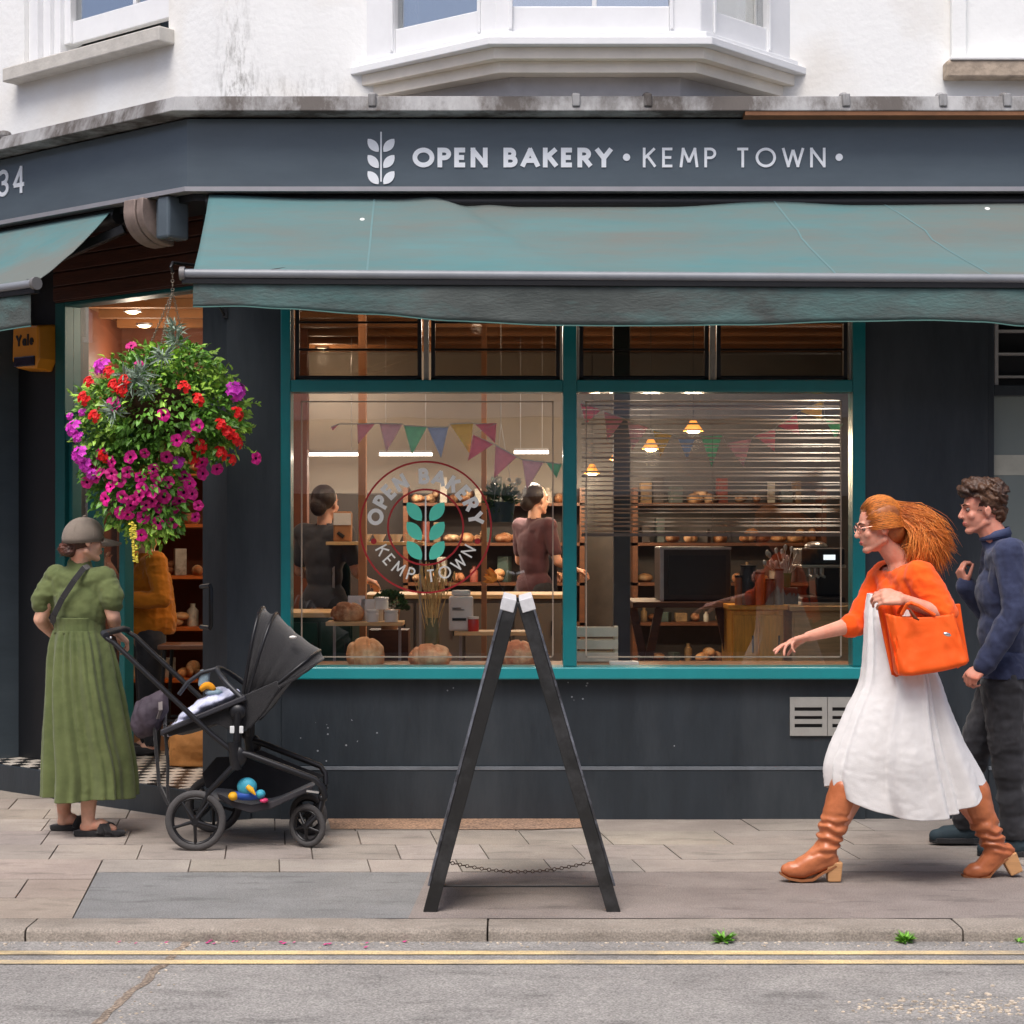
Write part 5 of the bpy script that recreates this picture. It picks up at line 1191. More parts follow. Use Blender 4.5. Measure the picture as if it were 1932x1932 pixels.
for i in (0, 1):
    s_, e = J['sh'][i], J['el'][i]; m1 = s_.lerp(e, .25); m2 = s_.lerp(e, .50); out = (s_-J['neck']); out.z = 0; out.normalize()
    mb.cap(s_+V(0, 0, -.01)-out*.01, .052, m1+out*.012, .062, 14); mb.cap(m1+out*.012, .062, m2+out*.016, .066, 14); mb.cap(m2+out*.016, .066, s_.lerp(e, .62)+out*.014, .058, 14)
zcut = P(0, 1196, D).z
blob('dress_bodice', mb, m_green, WG, .007, 3, lambda p: .009*(1-2*abs(fbm((p.x, p.y, p.z*1.5), 7.)))*(1 if abs(p.x+2.2) > .13 else .35)+.004*fbm(p, 18.), keep=lambda c: c.z > zcut-.02)
wc = P(152, 1180, D)
skirt('waistband', [(P(150, 1164, D), .133, .118, -.2), (P(150, 1178, D), .129, .114, -.2), (P(150, 1194, D), .132, .118, -.2)], m_green, WG, 40, (.002, .004), 160, 8, 3)
skirt('dress_skirt', [(P(150, 1189, D), .131, .117, -.2), (P(153, 1225, D), .160, .142, -.2), (P(158, 1290, D), .186, .165, -.2), (P(164, 1380, D), .208, .18, -.1), (P(168, 1450, D), .224, .19, 0), (P(169, 1502, D), .232, .20, 0)], m_green, WG, 19, (.007, .060), 300, 90, 5, hem=.016)
# cap
m_capc = cloth('grey_washed_cotton', (132, 121, 110), var=.16)
f = J['f'].normalized(); u = V(.10, .02, 1).normalized(); r = f.cross(u).normalized(); u = r.cross(f)
c = J['head']
Xc = lambda a_, b, c_: c+(r*a_+f*b+u*c_)
g = MB(); rows = []
for j in range(-1, 9):
    t = max(0, j)/8*math.pi/2; dzz = -.024 if j < 0 else 0; rows.append([Xc((.086-.004*(j < 0))*math.cos(t)**.9*math.cos(2*math.pi*k/28)+.003*fbm((k*.5, j, 1), 1.), -.014+(.104-.004*(j < 0))*math.cos(t)**.9*math.sin(2*math.pi*k/28), .022+dzz-(.012*(1-math.sin(2*math.pi*k/28))*(1-t/1.57))+.092*math.sin(t)**.95+.003*fbm((k*.4, j*.6, 5), 1.)) for k in range(28)])
g.grid(rows, True); g.ball(Xc(0, -.012, .119), (.008, .008, .004), 8, 5)
cp = build('cap', g, m_capc, WG, smooth=180, solid=.006)
g = MB(); rows = []
for j in range(7):
    t = j/6; rows.append([Xc(.074*(1-t*.25)*math.sin(a_), .058+(.105*t+.03)*math.cos(a_)**.6 if math.cos(a_) > 0 else .060, .014-.022*t-.020*math.sin(a_)**2) for a_ in [math.pi*(k/16-.5)*.98 for k in range(17)]])
g.grid(rows); build('cap_brim', g, m_capc, cp, smooth=180, solid=.006)
for q in range(3):
    g = MB(); a_ = math.pi*q/3+.3; pts = [Xc(.0875*math.cos(t)**.9*math.cos(a_)*sg_, -.014+.1055*math.cos(t)**.9*math.sin(a_)*sg_, .0235+.092*math.sin(t)**.95-.012*(1-math.sin(a_)*sg_)*(1-t/1.57)) for sg_, t in [(1, x*.196) for x in range(9)]+[(-1, x*.196) for x in range(7, -1, -1)]]
    g.tube(pts, .0022, 5); build('cap_seam', g, m_capc, cp)
g = MB(); g.torus(Xc(0, -.098, .012), f, .026, .004, 20, 6); g.tube([Xc(.035, -.095, .022), Xc(0.0, -.108, .028), Xc(-.02, -.103, .026)], .0045, 6); build('cap_strap', g, M('pale_strap', (170, 162, 150), .7), cp)
# hair: low red-brown bun
m_hair1 = M('auburn_hair', (92, 50, 34), .5, .3, 30, .5, 120, stretch=(1, 1, .3), c2=(60, 32, 22))
mb = MB(); mb.ball(Xc(0, -.032, .0), (.080, .078, .056), 18, 12, rot3(r, f, u)); mb.ball(Xc(0, -.075, -.032), (.050, .042, .040), 14, 10); mb.ball(Xc(-.01, -.100, -.055), (.038, .034, .036), 12, 8); mb.ball(Xc(.02, -.086, -.070), (.03, .03, .025), 10, 8)
blob('hair', mb, m_hair1, WG, .005, 2, lambda p: .005*math.sin(p.z*240+8*fbm(p, 12.))*.5+.004*fbm(p, 40.))
g = MB(); g.torus(Xc(.01, -.082, -.040), (f+u*.4), .022, .007, 16, 8); build('hair_tie', g, M('red_tie', (170, 30, 30), .7), WG, smooth=60)
g = MB(); r5 = random.Random(8)
for k in range(34):
    a_ = Xc(r5.uniform(-.05, .05), -.06, -.02+r5.uniform(-.03, .02)); b_ = a_-f*r5.uniform(.03, .07)-u*r5.uniform(.02, .07)+rdir()*.015; g.tube([a_, a_.lerp(b_, .5)+rdir()*.008, b_], [.0018, .0015, .0006], 4)
build('hair_strands', g, m_hair1, WG)
# strap of her bag, across the back
mb = MB(); pts = [P(168, 1068, D-.02), P(158, 1072, D-.095), P(140, 1095, D-.135), P(118, 1128, D-.135), P(102, 1160, D-.12), P(99, 1176, D-.04), P(104, 1180, D+.06)]
for a1, b1 in zip(pts, pts[1:]): mb.bar(a1, b1, .030, .006, up=V(0, 1, 0))
build('bag_strap', mb, m_fabk, WG, bevel=.002)
# slides
def slide(i, yaw):
    a_ = J['an'][i]; d = (J['to'][i]-a_); d.z = 0; d.normalize(); s_ = V(-d.y, d.x, 0); c0 = V(a_.x, a_.y, 0)
    out = [(-.075, .0), (-.065, .030), (-.02, .034), (.05, .036), (.12, .047), (.165, .040), (.188, .015), (.188, -.012), (.168, -.036), (.12, -.045), (.05, -.036), (-.02, -.032), (-.065, -.028)]
    g = MB(); n = len(out)
    def ring(z, k): return [c0+d*(x*k+(.055*(1-k)))+s_*y*k+V(0, 0, z) for x, y in out]
    rs = [ring(.001, .96), ring(.012, 1.02), ring(.026, 1.0), ring(.030, .9)]; g.grid(rs, True); o = len(g.v)-n; g.f.append(tuple(o+k for k in range(n))); g.f.append(tuple(range(n))[::-1]); g.mi += [0, 0]
    so = build('shoe', g, m_fabk, WG, smooth=50, fix=True)
    for (x0, x1) in ((.045, .12), (.125, .07)):
        g = MB(); rows = []
        for k in range(13):
            t = math.pi*k/12; y = .046*math.cos(t); z = .022+.058*math.sin(t)*(1-.15*k/12); xx = x0+(x1-x0)*k/12; rows.append([c0+d*(xx-.02)+s_*y+V(0, 0, z), c0+d*(xx+.02)+s_*y+V(0, 0, z-.010)])
        g.grid(rows); build('shoe_strap', g, m_fabk, so, smooth=180, solid=.006)
slide(0, 0); slide(1, 0)

# === woman in orange, striding left
WO_ = thing('person', 'red haired woman in orange top and long white dress striding left with an orange tote', 'person', (1.75, -1.75, 0), 'people on the pavement')
D = 8.25
J = dict(head=P(1655, 994, D), f=V(-.97, -.10, -.18), up=V(-.14, .0, 1), neck=P(1694, 1058, D+.02), sh=[P(1734, 1088, D-.15), P(1668, 1086, D+.16)], el=[P(1787, 1164, D-.24), P(1618, 1176, D+.12)], wr=[P(1703, 1130, D-.26), P(1525, 1201, D-.02)],
         hp=[P(1706, 1280, D-.06), P(1700, 1280, D+.06)], kn=[P(1646, 1440, D-.06), P(1760, 1440, D+.08)], an=[P(1560, 1600, D-.04), P(1880, 1590, D+.08)], fdir=V(-1, 0, 0))
Xo = human(WO_, J, m_skinp, True, .98, feet=False, lr=(.070, .046, .046, .032), hands=[((-1, .12, .10), (.1, .8, -.6), 1, 38), ((-.94, -.25, -.22), (.1, -.25, -1), 1, 20, 1., 0, (8, 14, 26, 40))])
m_org = cloth('orange_knit', (246, 88, 18), c2=(250, 110, 30), c2amt=.3, var=.06)
m_lin = cloth('white_linen', (230, 228, 227), var=.04, scale=14, bump=.2, bscale=300)
mb = MB(); torso_prims(mb, J, .016, True)
for i in (0, 1):
    s_, e, w_ = J['sh'][i], J['el'][i], J['wr'][i]
    if i == 1: mb.cap(s_, .068, e, .056, 14); mb.cap(e, .056, e.lerp(w_, .16), .055, 14)
    else: mb.cap(s_, .072, s_.lerp(e, .5), .068, 14); mb.cap(s_.lerp(e, .5), .066, s_.lerp(e, .86), .062, 14)
zc = P(0, 1215, D).z
nk = J['neck']+V(-.02, 0, .0)
def keep_top(c):
    if (c-nk).length < .088 and c.z > nk.z-.045: return False
    if c.z < zc: return False
    if c.z < P(0, 1140, D).z and c.x < J['hp'][0].x-.02 and abs(c.y-(D-10)) < .10 and c.x > P(1640, 0, D).x: return False      # open at the front
    return True
blob('top', mb, m_org, WO_, .006, 3, lambda p: .006*(1-2*abs(fbm((p.x, p.y, p.z*1.6), 7.)))+.003*fbm(p, 22.), keep=keep_top)
# hanging front edge of the cardigan
g = MB(); rows = []
for j in range(14):
    t = j/13; px0 = 1655+t*27; px1 = 1700+8*t; y = 1140+t*(1275-1140); rows.append([P(px0+(px1-px0)*k/12, y+2*math.sin(k*.9+j*.3), D-.17-.012*math.sin(k*1.1+t)-.012*t) for k in range(13)])
g.grid(rows); build('cardigan_front', g, m_org, WO_, smooth=180, solid=.006)
# dress: bodice front and long skirt blown back
skirt('dress', [(P(1682, 1120, D), .100, .125, 0), (P(1686, 1160, D), .115, .145, 0), (P(1694, 1225, D), .136, .178, 0), (P(1702, 1290, D), .166, .205, 0), (P(1700, 1350, D), .216, .22, 0), (P(1700, 1420, D), .276, .225, 0), (P(1706, 1480, D), .318, .21, 0), (P(1716, 1536, D), .330, .20, 0)], m_lin, WO_, 15, (.004, .092), 320, 110, 12, hem=.012, bowl=.125)
g = None
# boots
m_boot = M('tan_leather', (196, 116, 74), .42, .12, 7, .15, 60, c2=(170, 92, 54), c2amt=.3, coat=.15)
m_heel = M('stacked_wood_heel', (206, 156, 108), .5, .12, 8, stretch=(1, 1, 8))
def boot(pts, rad, toe, heel_top, ball_, Dd):
    mb = MB(); q = [P(x, y, Dd) for x, y in pts]
    for a1, b1, r1, r2 in zip(q, q[1:], rad, rad[1:]): mb.cap(a1, r1, b1, r2, 16)
    an = q[-1]; tp = P(*toe, Dd); bl = P(*ball_, Dd); ht = P(*heel_top, Dd)
    mb.cap(an, rad[-1], ht, .038, 14); mb.cap(ht, .036, bl, .040, 14); mb.cap(an, rad[-1]*.95, bl+V(.0, 0, .012), .040, 14); mb.cap(bl, .041, tp.lerp(bl, .35), .036, 14); mb.cap(tp.lerp(bl, .35), .035, tp, .025, 14)
    def ds(p):
        h = p.z; lo, hi = an.z-.02, an.z+.20
        k = max(0, min(1, (h-lo)/.05))*max(0, min(1, (hi-h)/.08))
        return k*.007*math.sin(p.z*120+p.x*22+7*fbm(p, 6.))+.003*(1-2*abs(fbm(p, 9.)))
    bo = blob('boot', mb, m_boot, WO_, .006, 4, ds)
    return bo, ht, bl, tp
bo, ht, bl, tp = boot([(1594, 1488), (1588, 1508), (1575, 1545), (1562, 1592), (1556, 1610)], [.070, .068, .062, .052, .050], (1483, 1640), (1566, 1622), (1512, 1640), D-.04)
def heel(bo, c_top, c_bot, Dd, wt_=.030):
    g = MB(); a1, b1 = P(*c_top, Dd), P(*c_bot, Dd); ax = (b1-a1).normalized(); sx_ = V(ax.z, 0, -ax.x)
    vs = []
    for p, w1 in ((a1, .036), (b1, .029)):
        for i_, j_ in ((-1, -1), (1, -1), (1, 1), (-1, 1)): vs.append(p+sx_*w1*i_+V(0, j_*w1*.9, 0))
    g.add(vs, [(0, 1, 2, 3), (7, 6, 5, 4), (0, 4, 5, 1), (1, 5, 6, 2), (2, 6, 7, 3), (3, 7, 4, 0)]); build('heel', g, m_heel, bo, fix=True, bevel=.006)
heel(bo, (1573, 1625), (1573, 1662.5), D-.04)
def sole(bo, pts, Dd, hw_=.036, th=.010):
    g = MB(); q = [P(x, y, Dd) for x, y in pts]; rows = []
    for k, p in enumerate(q): w1 = hw_*(.55 if k == 0 else .85 if k in (1, len(q)-1) else 1); rows.append([p+V(0, -w1, 0), p+V(0, -w1, th), p+V(0, w1, th), p+V(0, w1, 0)])
    g.grid(rows, True); g.f += [(0, 1, 2, 3), tuple(4*(len(q)-1)+k for k in (3, 2, 1, 0))]; g.mi += [0, 0]; build('boot_sole', g, M('boot_sole_tan', (150, 96, 60), .6), bo, fix=True)
sole(bo, [(1471, 1649), (1486, 1658), (1510, 1662), (1532, 1660), (1550, 1648), (1580, 1632)], D-.04)
bo2, _, _, _ = boot([(1838, 1492), (1842, 1512), (1855, 1548), (1874, 1590), (1882, 1606)], [.070, .068, .062, .052, .048], (1828, 1645), (1897, 1606), (1855, 1640), D+.08)
heel(bo2, (1901, 1612), (1917, 1647), D+.08)
sole(bo2, [(1815, 1653), (1828, 1657), (1848, 1658), (1864, 1654), (1880, 1634), (1904, 1616)], D+.08)
# hair streaming back
m_hair2 = M('copper_hair', (244, 152, 68), .5, .1, 20, .0, 120, c2=(190, 96, 40), c2amt=.25, stretch=(1, 1, 1), island=.1); m_hairr = M('dark_root_hair', (176, 102, 52), .5, .3, 30, island=.25)
X = Xo; mb = MB()
fH = J['f'].normalized(); uH = J['up'].normalized(); rH = fH.cross(uH).normalized(); T3 = rot3(rH, fH, rH.cross(fH))
mb.ball(X(0, -.026, .040), (.082, .096, .088), 18, 12, T3); mb.ball(X(0, -.070, -.01), (.07, .06, .085), 16, 10, T3)
def keep_face(c_):
    v_ = c_-J['head']; return not (v_.dot(fH) > .045 and v_.dot(uH) < .075) and not (v_.dot(fH) > .0 and v_.dot(uH) < .02)
blob('hair', mb, m_hairr, WO_, .006, 2, lambda p: .004*fbm((p.x*.5, p.y*3, p.z*1), 20.), keep=keep_face)
g = MB(); gd = MB(); r6 = random.Random(14)
ends = [(1782, 1032), (1775, 1045), (1762, 1060), (1750, 1070), (1740, 1055), (1768, 1020), (1758, 1030), (1745, 1040), (1778, 1052), (1730, 1050)]
uv = T3.col[2] if hasattr(T3, 'col') else uH
for k in range(6200):
    a_ = r6.uniform(-1.55, 1.55); b_ = r6.random()**.8; dark = r6.random() < (.30 if b_ < .25 else .08)
    sa, ca = math.sin(a_), math.cos(a_); front = .062-.150*b_                       # root line, hairline to nape
    def scalp(f_, lift):      # point on the skull, f_ from front (+) to back (-)
        t = max(-1, min(1, (f_+.022)/.104)); w_ = math.sqrt(max(0, 1-t*t)); return X(.084*sa*w_*(1+lift), f_-.0, .042+(.094*ca*w_-.055*(1-ca))*(1+lift))
    lift = .03+.07*r6.random(); st = scalp(front, lift-.03); pth = [st]; f_ = front
    while f_ > -.100: f_ -= .034; pth.append(scalp(max(f_, -.112), lift))
    ex, ey = r6.choice(ends); e = P(ex-8+r6.gauss(0, 11), ey+r6.gauss(0, 12), D); e.y = D-10+sa*.085+r6.gauss(0, .02)
    if r6.random() < .05: e += V(r6.uniform(.0, .05), r6.gauss(0, .02), r6.uniform(0, .06))
    lp = pth[-1]; ph1 = r6.uniform(0, 6.28); wa = r6.uniform(.002, .008)
    for q in range(1, 8):
        t = q/7; pth.append(lp.lerp(e, t)+V(.030*math.sin(math.pi*t), .03*sa*math.sin(math.pi*t), .034*math.sin(math.pi*t)*ca)+V(wa*math.sin(ph1+t*9), wa*math.cos(ph1+t*8), wa*math.sin(ph1*2+t*11)))
    n_ = len(pth); (gd if dark else g).tube(pth, [.0008]+[.0014]*(n_-4)+[.0013, .001, .0004], 3)
build('hair_lengths', g, m_hair2, WO_, smooth=180); build('hair_lengths', gd, m_hairr, WO_, smooth=180)
# glasses
g = MB()
for k in (-1, 1):
    c_ = X(k*.030, .094, .0); g.torus(c_, fH, .019, .0016, 20, 6); g.tube([X(k*.048, .090, .005), X(k*.072, .03, .008), X(k*.078, -.01, .004)], .0015, 5)
g.tube([X(-.011, .096, .004), X(.011, .096, .004)], .0015, 5); build('glasses', g, M('rose_metal', (214, 150, 130), .25, metal=.6), WO_, smooth=60)

# tote on her arm: its own thing
TB = thing('tote_bag', 'bright orange leather tote bag carried on the arm of the red haired woman', 'bag', tuple(P(1745, 1278, D-.3)))
m_tote = M('orange_leather', (250, 96, 28), .6, .04, 4, .1, 40, c2=(252, 122, 50), c2amt=.3, spec=.3)
rows = []; tlx, trx, ty, blx, brx, by = (1671, 1153), (1800, 1156), 0, (1690, 1274), (1827, 1250), 0
for jj in range(25):
    v = jj/24; vv = min(1, v*1.0)
    a1, b1 = P(*lerp2(tlx, blx, vv), D-.26), P(*lerp2(trx, brx, vv), D-.26); c_ = (a1+b1)/2; hx = (b1-a1).length/2; hy = .030+.038*vv; dx = (b1-a1).normalized()
    if v > .93: k_ = (v-.93)/.07; hx *= 1-.06*k_*k_; hy *= 1-.25*k_*k_
    r_ = []
    for k in range(64):
        a_ = 2*math.pi*k/64; ca, sa = math.cos(a_), math.sin(a_); x = abs(ca)**.52*(1 if ca > 0 else -1); y = abs(sa)**.62*(1 if sa > 0 else -1)
        p = c_+dx*hx*x+V(0, 1, 0)*hy*y; p.z -= .030*(1-x*x)*(1-v)**2; p.z += .012*v*v*(1-x*x)*-1; f_ = .020*fbm((p.x*1.0+3, y*.5, p.z*.6), 6.)+.006*fbm((p.x, y, p.z), 16.)-.012*math.exp(-((x-.35+.5*v)/.12)**2)*v
        p += V(0, f_*(1 if y > 0 else -1)*-1*-1, .010*math.sin(x*2.2+1)*(1-v)+.004*fbm((p.x, y, 2), 9.)*(1-v)); r_.append(p)
    rows.append(r_)
g = MB(); g.grid(rows, True); g.f = [f[::-1] for f in g.f]; g.f.append(tuple(24*64+k for k in range(64))); g.mi.append(0)
build('bag_body', g, m_tote, TB, smooth=70, solid=.003, fix=True)
g = MB(); q = [P(x, y, D-.15) for x, y in ((1797, 1140), (1812, 1139), (1819, 1190), (1829, 1248), (1806, 1262), (1800, 1200))]; g.add([p for p in q]+[p+V(0, .012, 0) for p in q], [tuple(range(6)), tuple(range(11, 5, -1))]+[(i, 6+i, 6+(i+1) % 6, (i+1) % 6) for i in range(6)])
build('rear_panel', g, m_tote, TB, fix=True, bevel=.004)
for dy in (-.035, .035):
    g = MB(); pts = [P(1700, 1155, D-.30)+V(0, dy, 0), P(1708, 1120, D-.28)+V(0, dy*.4, 0), P(1722, 1106, D-.27)+V(0, dy*.3, 0), P(1742, 1112, D-.27)+V(0, dy*.3, 0), P(1765, 1155, D-.30)+V(0, dy, 0)]
    pts = [P(1698, 1158, D-.26)+V(0, dy, 0), P(1708, 1140, D-.29)+V(0, dy, 0), P(1716, 1137, D-.26)+V(0, dy*.7, 0), P(1730, 1142, D-.28)+V(0, dy*.7, 0), P(1760, 1160, D-.26)+V(0, dy, 0)]
    g.tube(pts, .008, 8); build('bag_handle', g, m_tote, TB, smooth=60)
g = MB(); g.ball(P(1787, 1197, D-.345), (.018, .006, .009), 10, 6, Matrix.Rotation(R(20), 3, 'Y')); build('bag_clasp', g, M('chrome', (0, 0, 0)), TB, smooth=60)
g = MB(); g.tube([P(1716, 1150, D-.335), P(1726, 1165, D-.345), P(1734, 1170, D-.345)], [.006, .008, .003], 8); build('bag_tassel', g, M('brown_leather', (110, 50, 20), .5), TB, smooth=60)

# === man in navy
MN = thing('person', 'dark haired man in navy shirt and black trousers walking left behind the woman in orange', 'person', (2.42, -1.05, 0), 'people on the pavement')
D = 8.95
J = dict(head=P(1851, 961, D), f=V(-.98, -.06, -.02), up=V(-.06, .0, 1), neck=P(1878, 1016, D), sh=[P(1905, 1046, D-.19), P(1882, 1046, D+.19)], el=[P(1915, 1155, D-.26), P(1858, 1150, D+.24)], wr=[P(1857, 1256, D-.24), P(1822, 1106, D+.16)],
         hp=[P(1893, 1290, D-.09), P(1893, 1290, D+.09)], kn=[P(1902, 1435, D-.09), P(1835, 1420, D+.10)], an=[P(1915, 1570, D-.10), P(1822, 1562, D+.22)], to=[P(1880, 1596, D-.1), P(1790, 1580, D+.22)], fdir=V(-1, 0, 0))
J['an'][0].z = .09; J['to'][0].z = .045; J['an'][1].z = .10; J['to'][1].z = .05
Xm = human(MN, J, skin_mat('ruddy_skin', (214, 148, 126)), False, 1.03, hands=[((-.75, -.1, -.62), (.5, .6, -.5), 1, 55), ((-.35, .0, .9), (.9, .2, .3), 1, 55)])
m_navy = cloth('navy_cotton', (46, 52, 78), c2=(66, 74, 104), c2amt=.35, var=.12)
mb = MB(); torso_prims(mb, J, .020, False)
for i in (0, 1): arm_prims(mb, J, i, .016, r=(.052, .044, .040, .032)); 
for i in (0, 1): mb.cap(J['hp'][i]+V(0, 0, .05), .105, J['hp'][i]+V(0, 0, -.01), .11, 14)
zl = P(0, 1275, D).z
def keep_s(c_):
    for i in (0, 1):
        if (c_-J['wr'][i]).length < .045 and i == 1: return False
    return c_.z > zl and (c_-(J['neck']+V(-.01, 0, .035))).length > .062 or (c_-J['wr'][0]).length < .10 and (c_-J['wr'][0]).dot(J['wr'][0]-J['el'][0]) < .004
blob('shirt', mb, m_navy, MN, .007, 3, lambda p: .006*(1-2*abs(fbm((p.x*1.6+p.z*.8, p.y, p.z*.7), 6.)))+.003*fbm((p.x, p.y, p.z*2), 12.), keep=keep_s)
g = MB(); nk = J['neck']; rows = []
for k in range(25):
    a_ = 2*math.pi*k/25; c_ = V(math.cos(a_), math.sin(a_), 0); rows.append([nk+c_*.074+V(0, 0, .0+.012*math.cos(a_)), nk+c_*.066+V(0, 0, .040+.018*math.cos(a_)), nk+c_*.078+V(0, 0, .008+.014*math.cos(a_))])
rows.append(rows[0]); g.grid(rows); build('collar', g, M('navy_collar', (74, 84, 118), .85, .1, 20), MN, smooth=60, solid=.003)
m_trs = cloth('black_denim', (46, 46, 50), c2=(66, 66, 70), c2amt=.35, var=.15)
mb = MB(); 
for i in (0, 1): leg_prims(mb, J, i, .016, r=(.088, .058, .052, .044))
mb.ball((J['hp'][0]+J['hp'][1])/2+V(0, 0, .03), (.12, .175, .12), 16, 10)
blob('trousers', mb, m_trs, MN, .007, 3, lambda p: .011*(1-2*abs(fbm((p.x, p.y, p.z*1.5), 5.)))+.003*fbm(p, 20.), keep=lambda c_: c_.z > .085 and c_.z < zl+.06)
for i in (0, 1):
    a_, t = J['an'][i], J['to'][i]; mb = MB(); d = (t-a_); d.z = 0; d.normalize(); mb.cap(a_-d*.03+V(0, 0, -.035), .045, a_+d*.10+V(0, 0, -.045), .043, 12); mb.cap(a_+d*.08+V(0, 0, -.05), .042, a_+d*.15+V(0, 0, -.055), .034, 12); mb.cap(a_+V(0, 0, .0), .046, a_+V(0, 0, -.04), .048, 12)
    sh_ = blob('shoe', mb, M('teal_grey_suede', (44, 60, 68), .8, .15, 20), MN, .006, 3, keep=lambda c_, z0=a_.z-.075: c_.z > z0)
    g = MB(); c0 = V(a_.x, a_.y, a_.z-.088); s_ = V(-d.y, d.x, 0); o_ = [(-.07, .02), (-.07, -.02), (-.03, -.042), (.09, -.046), (.15, -.036), (.185, 0), (.15, .036), (.09, .046), (-.03, .042)]
    g.add([c0+d*x+s_*y for x, y in o_]+[c0+d*x+s_*y+V(0, 0, .028) for x, y in o_], [tuple(range(9))[::-1], tuple(range(9, 18))]+[(k, (k+1) % 9, 9+(k+1) % 9, 9+k) for k in range(9)]); build('shoe_sole', g, m_fabk, sh_, fix=True, bevel=.005)
# wavy dark hair
fH = J['f'].normalized(); uH = J['up'].normalized(); rH = fH.cross(uH).normalized(); T3 = rot3(rH, fH, rH.cross(fH)); X = Xm; mb = MB(); r7 = random.Random(3)
mb.ball(X(0, -.022, .044), (.088, .106, .092), 18, 12, T3); mb.ball(X(0, -.075, -.005), (.070, .05, .07), 16, 10, T3); mb.ball(X(0, .062, .092), (.062, .045, .036), 14, 10, T3); mb.ball(X(0, .02, .118), (.065, .07, .036), 14, 10, T3)
for k in range(44):
    a_ = r7.uniform(-1.7, 1.7); b_ = r7.uniform(-1.0, 1.3); mb.ball(X(.086*math.sin(a_)*math.cos(b_*.5), -.02-.10*math.sin(b_)*.9, .045+.086*math.cos(a_)*(.6+.4*math.cos(b_))), r7.uniform(.016, .026), 8, 6)
blob('hair', mb, M('dark_brown_hair', (66, 44, 32), .5, .4, 26, .5, 90, c2=(104, 72, 50), c2amt=.4), MN, .006, 1, lambda p: .006*math.sin(p.x*120+p.z*150+10*fbm(p, 10.))+.005*fbm(p, 24.), keep=lambda c_: not ((c_-J['head']).dot(fH) > .035 and (c_-J['head']).dot(uH) < .062) and not ((c_-J['head']).dot(uH) < -.005 and (c_-J['head']).dot(fH) > -.015))

# === customer in mustard jacket inside the doorway
MU = thing('person', 'blonde person in a mustard jacket standing inside the bakery doorway', 'person', (-2.25, 1.7, .15), 'people inside the bakery')
D = 11.6
J = dict(head=P(262, 1000, D), f=V(-.92, .1, -.1), up=V(0, 0, 1), neck=P(278, 1042, D), sh=[P(294, 1060, D-.17), P(262, 1060, D+.17)], el=[P(306, 1130, D-.24), P(255, 1125, D+.2)], wr=[P(238, 1132, D-.22), P(218, 1085, D+.0)],
         hp=[P(284, 1205, D-.08), P(280, 1205, D+.08)], kn=[P(282, 1318, D-.08), P(278, 1318, D+.08)], an=[P(286, 1400, D-.08), P(278, 1400, D+.08)], to=[P(262, 1420, D-.08), P(255, 1420, D+.08)], fdir=V(-1, 0, 0))
for k in ('an', 'to'):
    for p in J[k]: p.z = .24 if k == 'an' else .18
human(MU, J, m_skin, True, .98, hands=[((-.8, -.1, .4), (.2, .4, -.8), 1, 25), ((-.5, -.1, .7), (.6, -.3, .3), 1, 30)], voxel=.007)
mb = MB(); torso_prims(mb, J, .004, True)
for i in (0, 1): arm_prims(mb, J, i, .014, r=(.050, .042, .038, .032))
mb.cap(P(284, 1100, D), .135, P(284, 1172, D), .165, 16); mb.ball(P(296, 1060, D), (.06, .15, .04), 12, 8)
blob('jacket', mb, cloth('mustard_corduroy', (186, 112, 22), var=.1), MU, .006, 2, lambda p: .005*(1-2*abs(fbm((p.x, p.y, p.z*1.6), 8.)))+.002*fbm(p, 30.), keep=lambda c_: c_.z > P(0, 1196, 11.6).z and all((c_-w_).length > .05 for w_ in J['wr']) and (c_-J['neck']-V(0, 0, .04)).length > .07)
mb = MB()
for i in (0, 1): leg_prims(mb, J, i, .014)
blob('trousers', mb, m_trs, MU, .010, 3, keep=lambda c_: c_.z > .22)
mb = MB(); mb.ball(J['head']+V(.02, 0, .03), (.10, .09, .095), 14, 10); mb.ball(J['head']+V(.065, 0, -.04), (.055, .085, .10), 14, 10)
blob('hair', mb, M('blonde_hair', (196, 158, 104), .5, .2, 30, .5, 100), MU, .008, 2, lambda p: .006*fbm(p, 22.), keep=lambda c_: c_.x > J['head'].x-.05)
for i in (0, 1):
    g = MB(); a_ = J['an'][i]; g.ball((a_.x-.07, a_.y, .185), (.13, .045, .035), 14, 8); build('shoe', g, m_fabk, MU, smooth=60)
# ---------------------------------------------------------------- inside the shop
def pl(name, px, py, D, w_, h_, d_, mat, label, cat, group=None, bevel=.004, zb=None, loc=None):
    """box-shaped goods: px, py = centre of the base in the photo"""
    p = P(px, py, D); 
    if zb is not None: p.z = zb
    g = MB(); g.box(p.x-w_/2, p.x+w_/2, p.y-d_/2, p.y+d_/2, p.z, p.z+h_); return build(name, g, mat, bevel=bevel, label=label, cat=cat, group=group)
# window board
g = MB(); g.box(WX0+.01, WX1-.01, .13, .46, .79, .826); build('display_board', g, M('board_wood', (150, 112, 78), .5, .2, 6, .1, 20, stretch=(1, 8, 8)), B, bevel=.003)
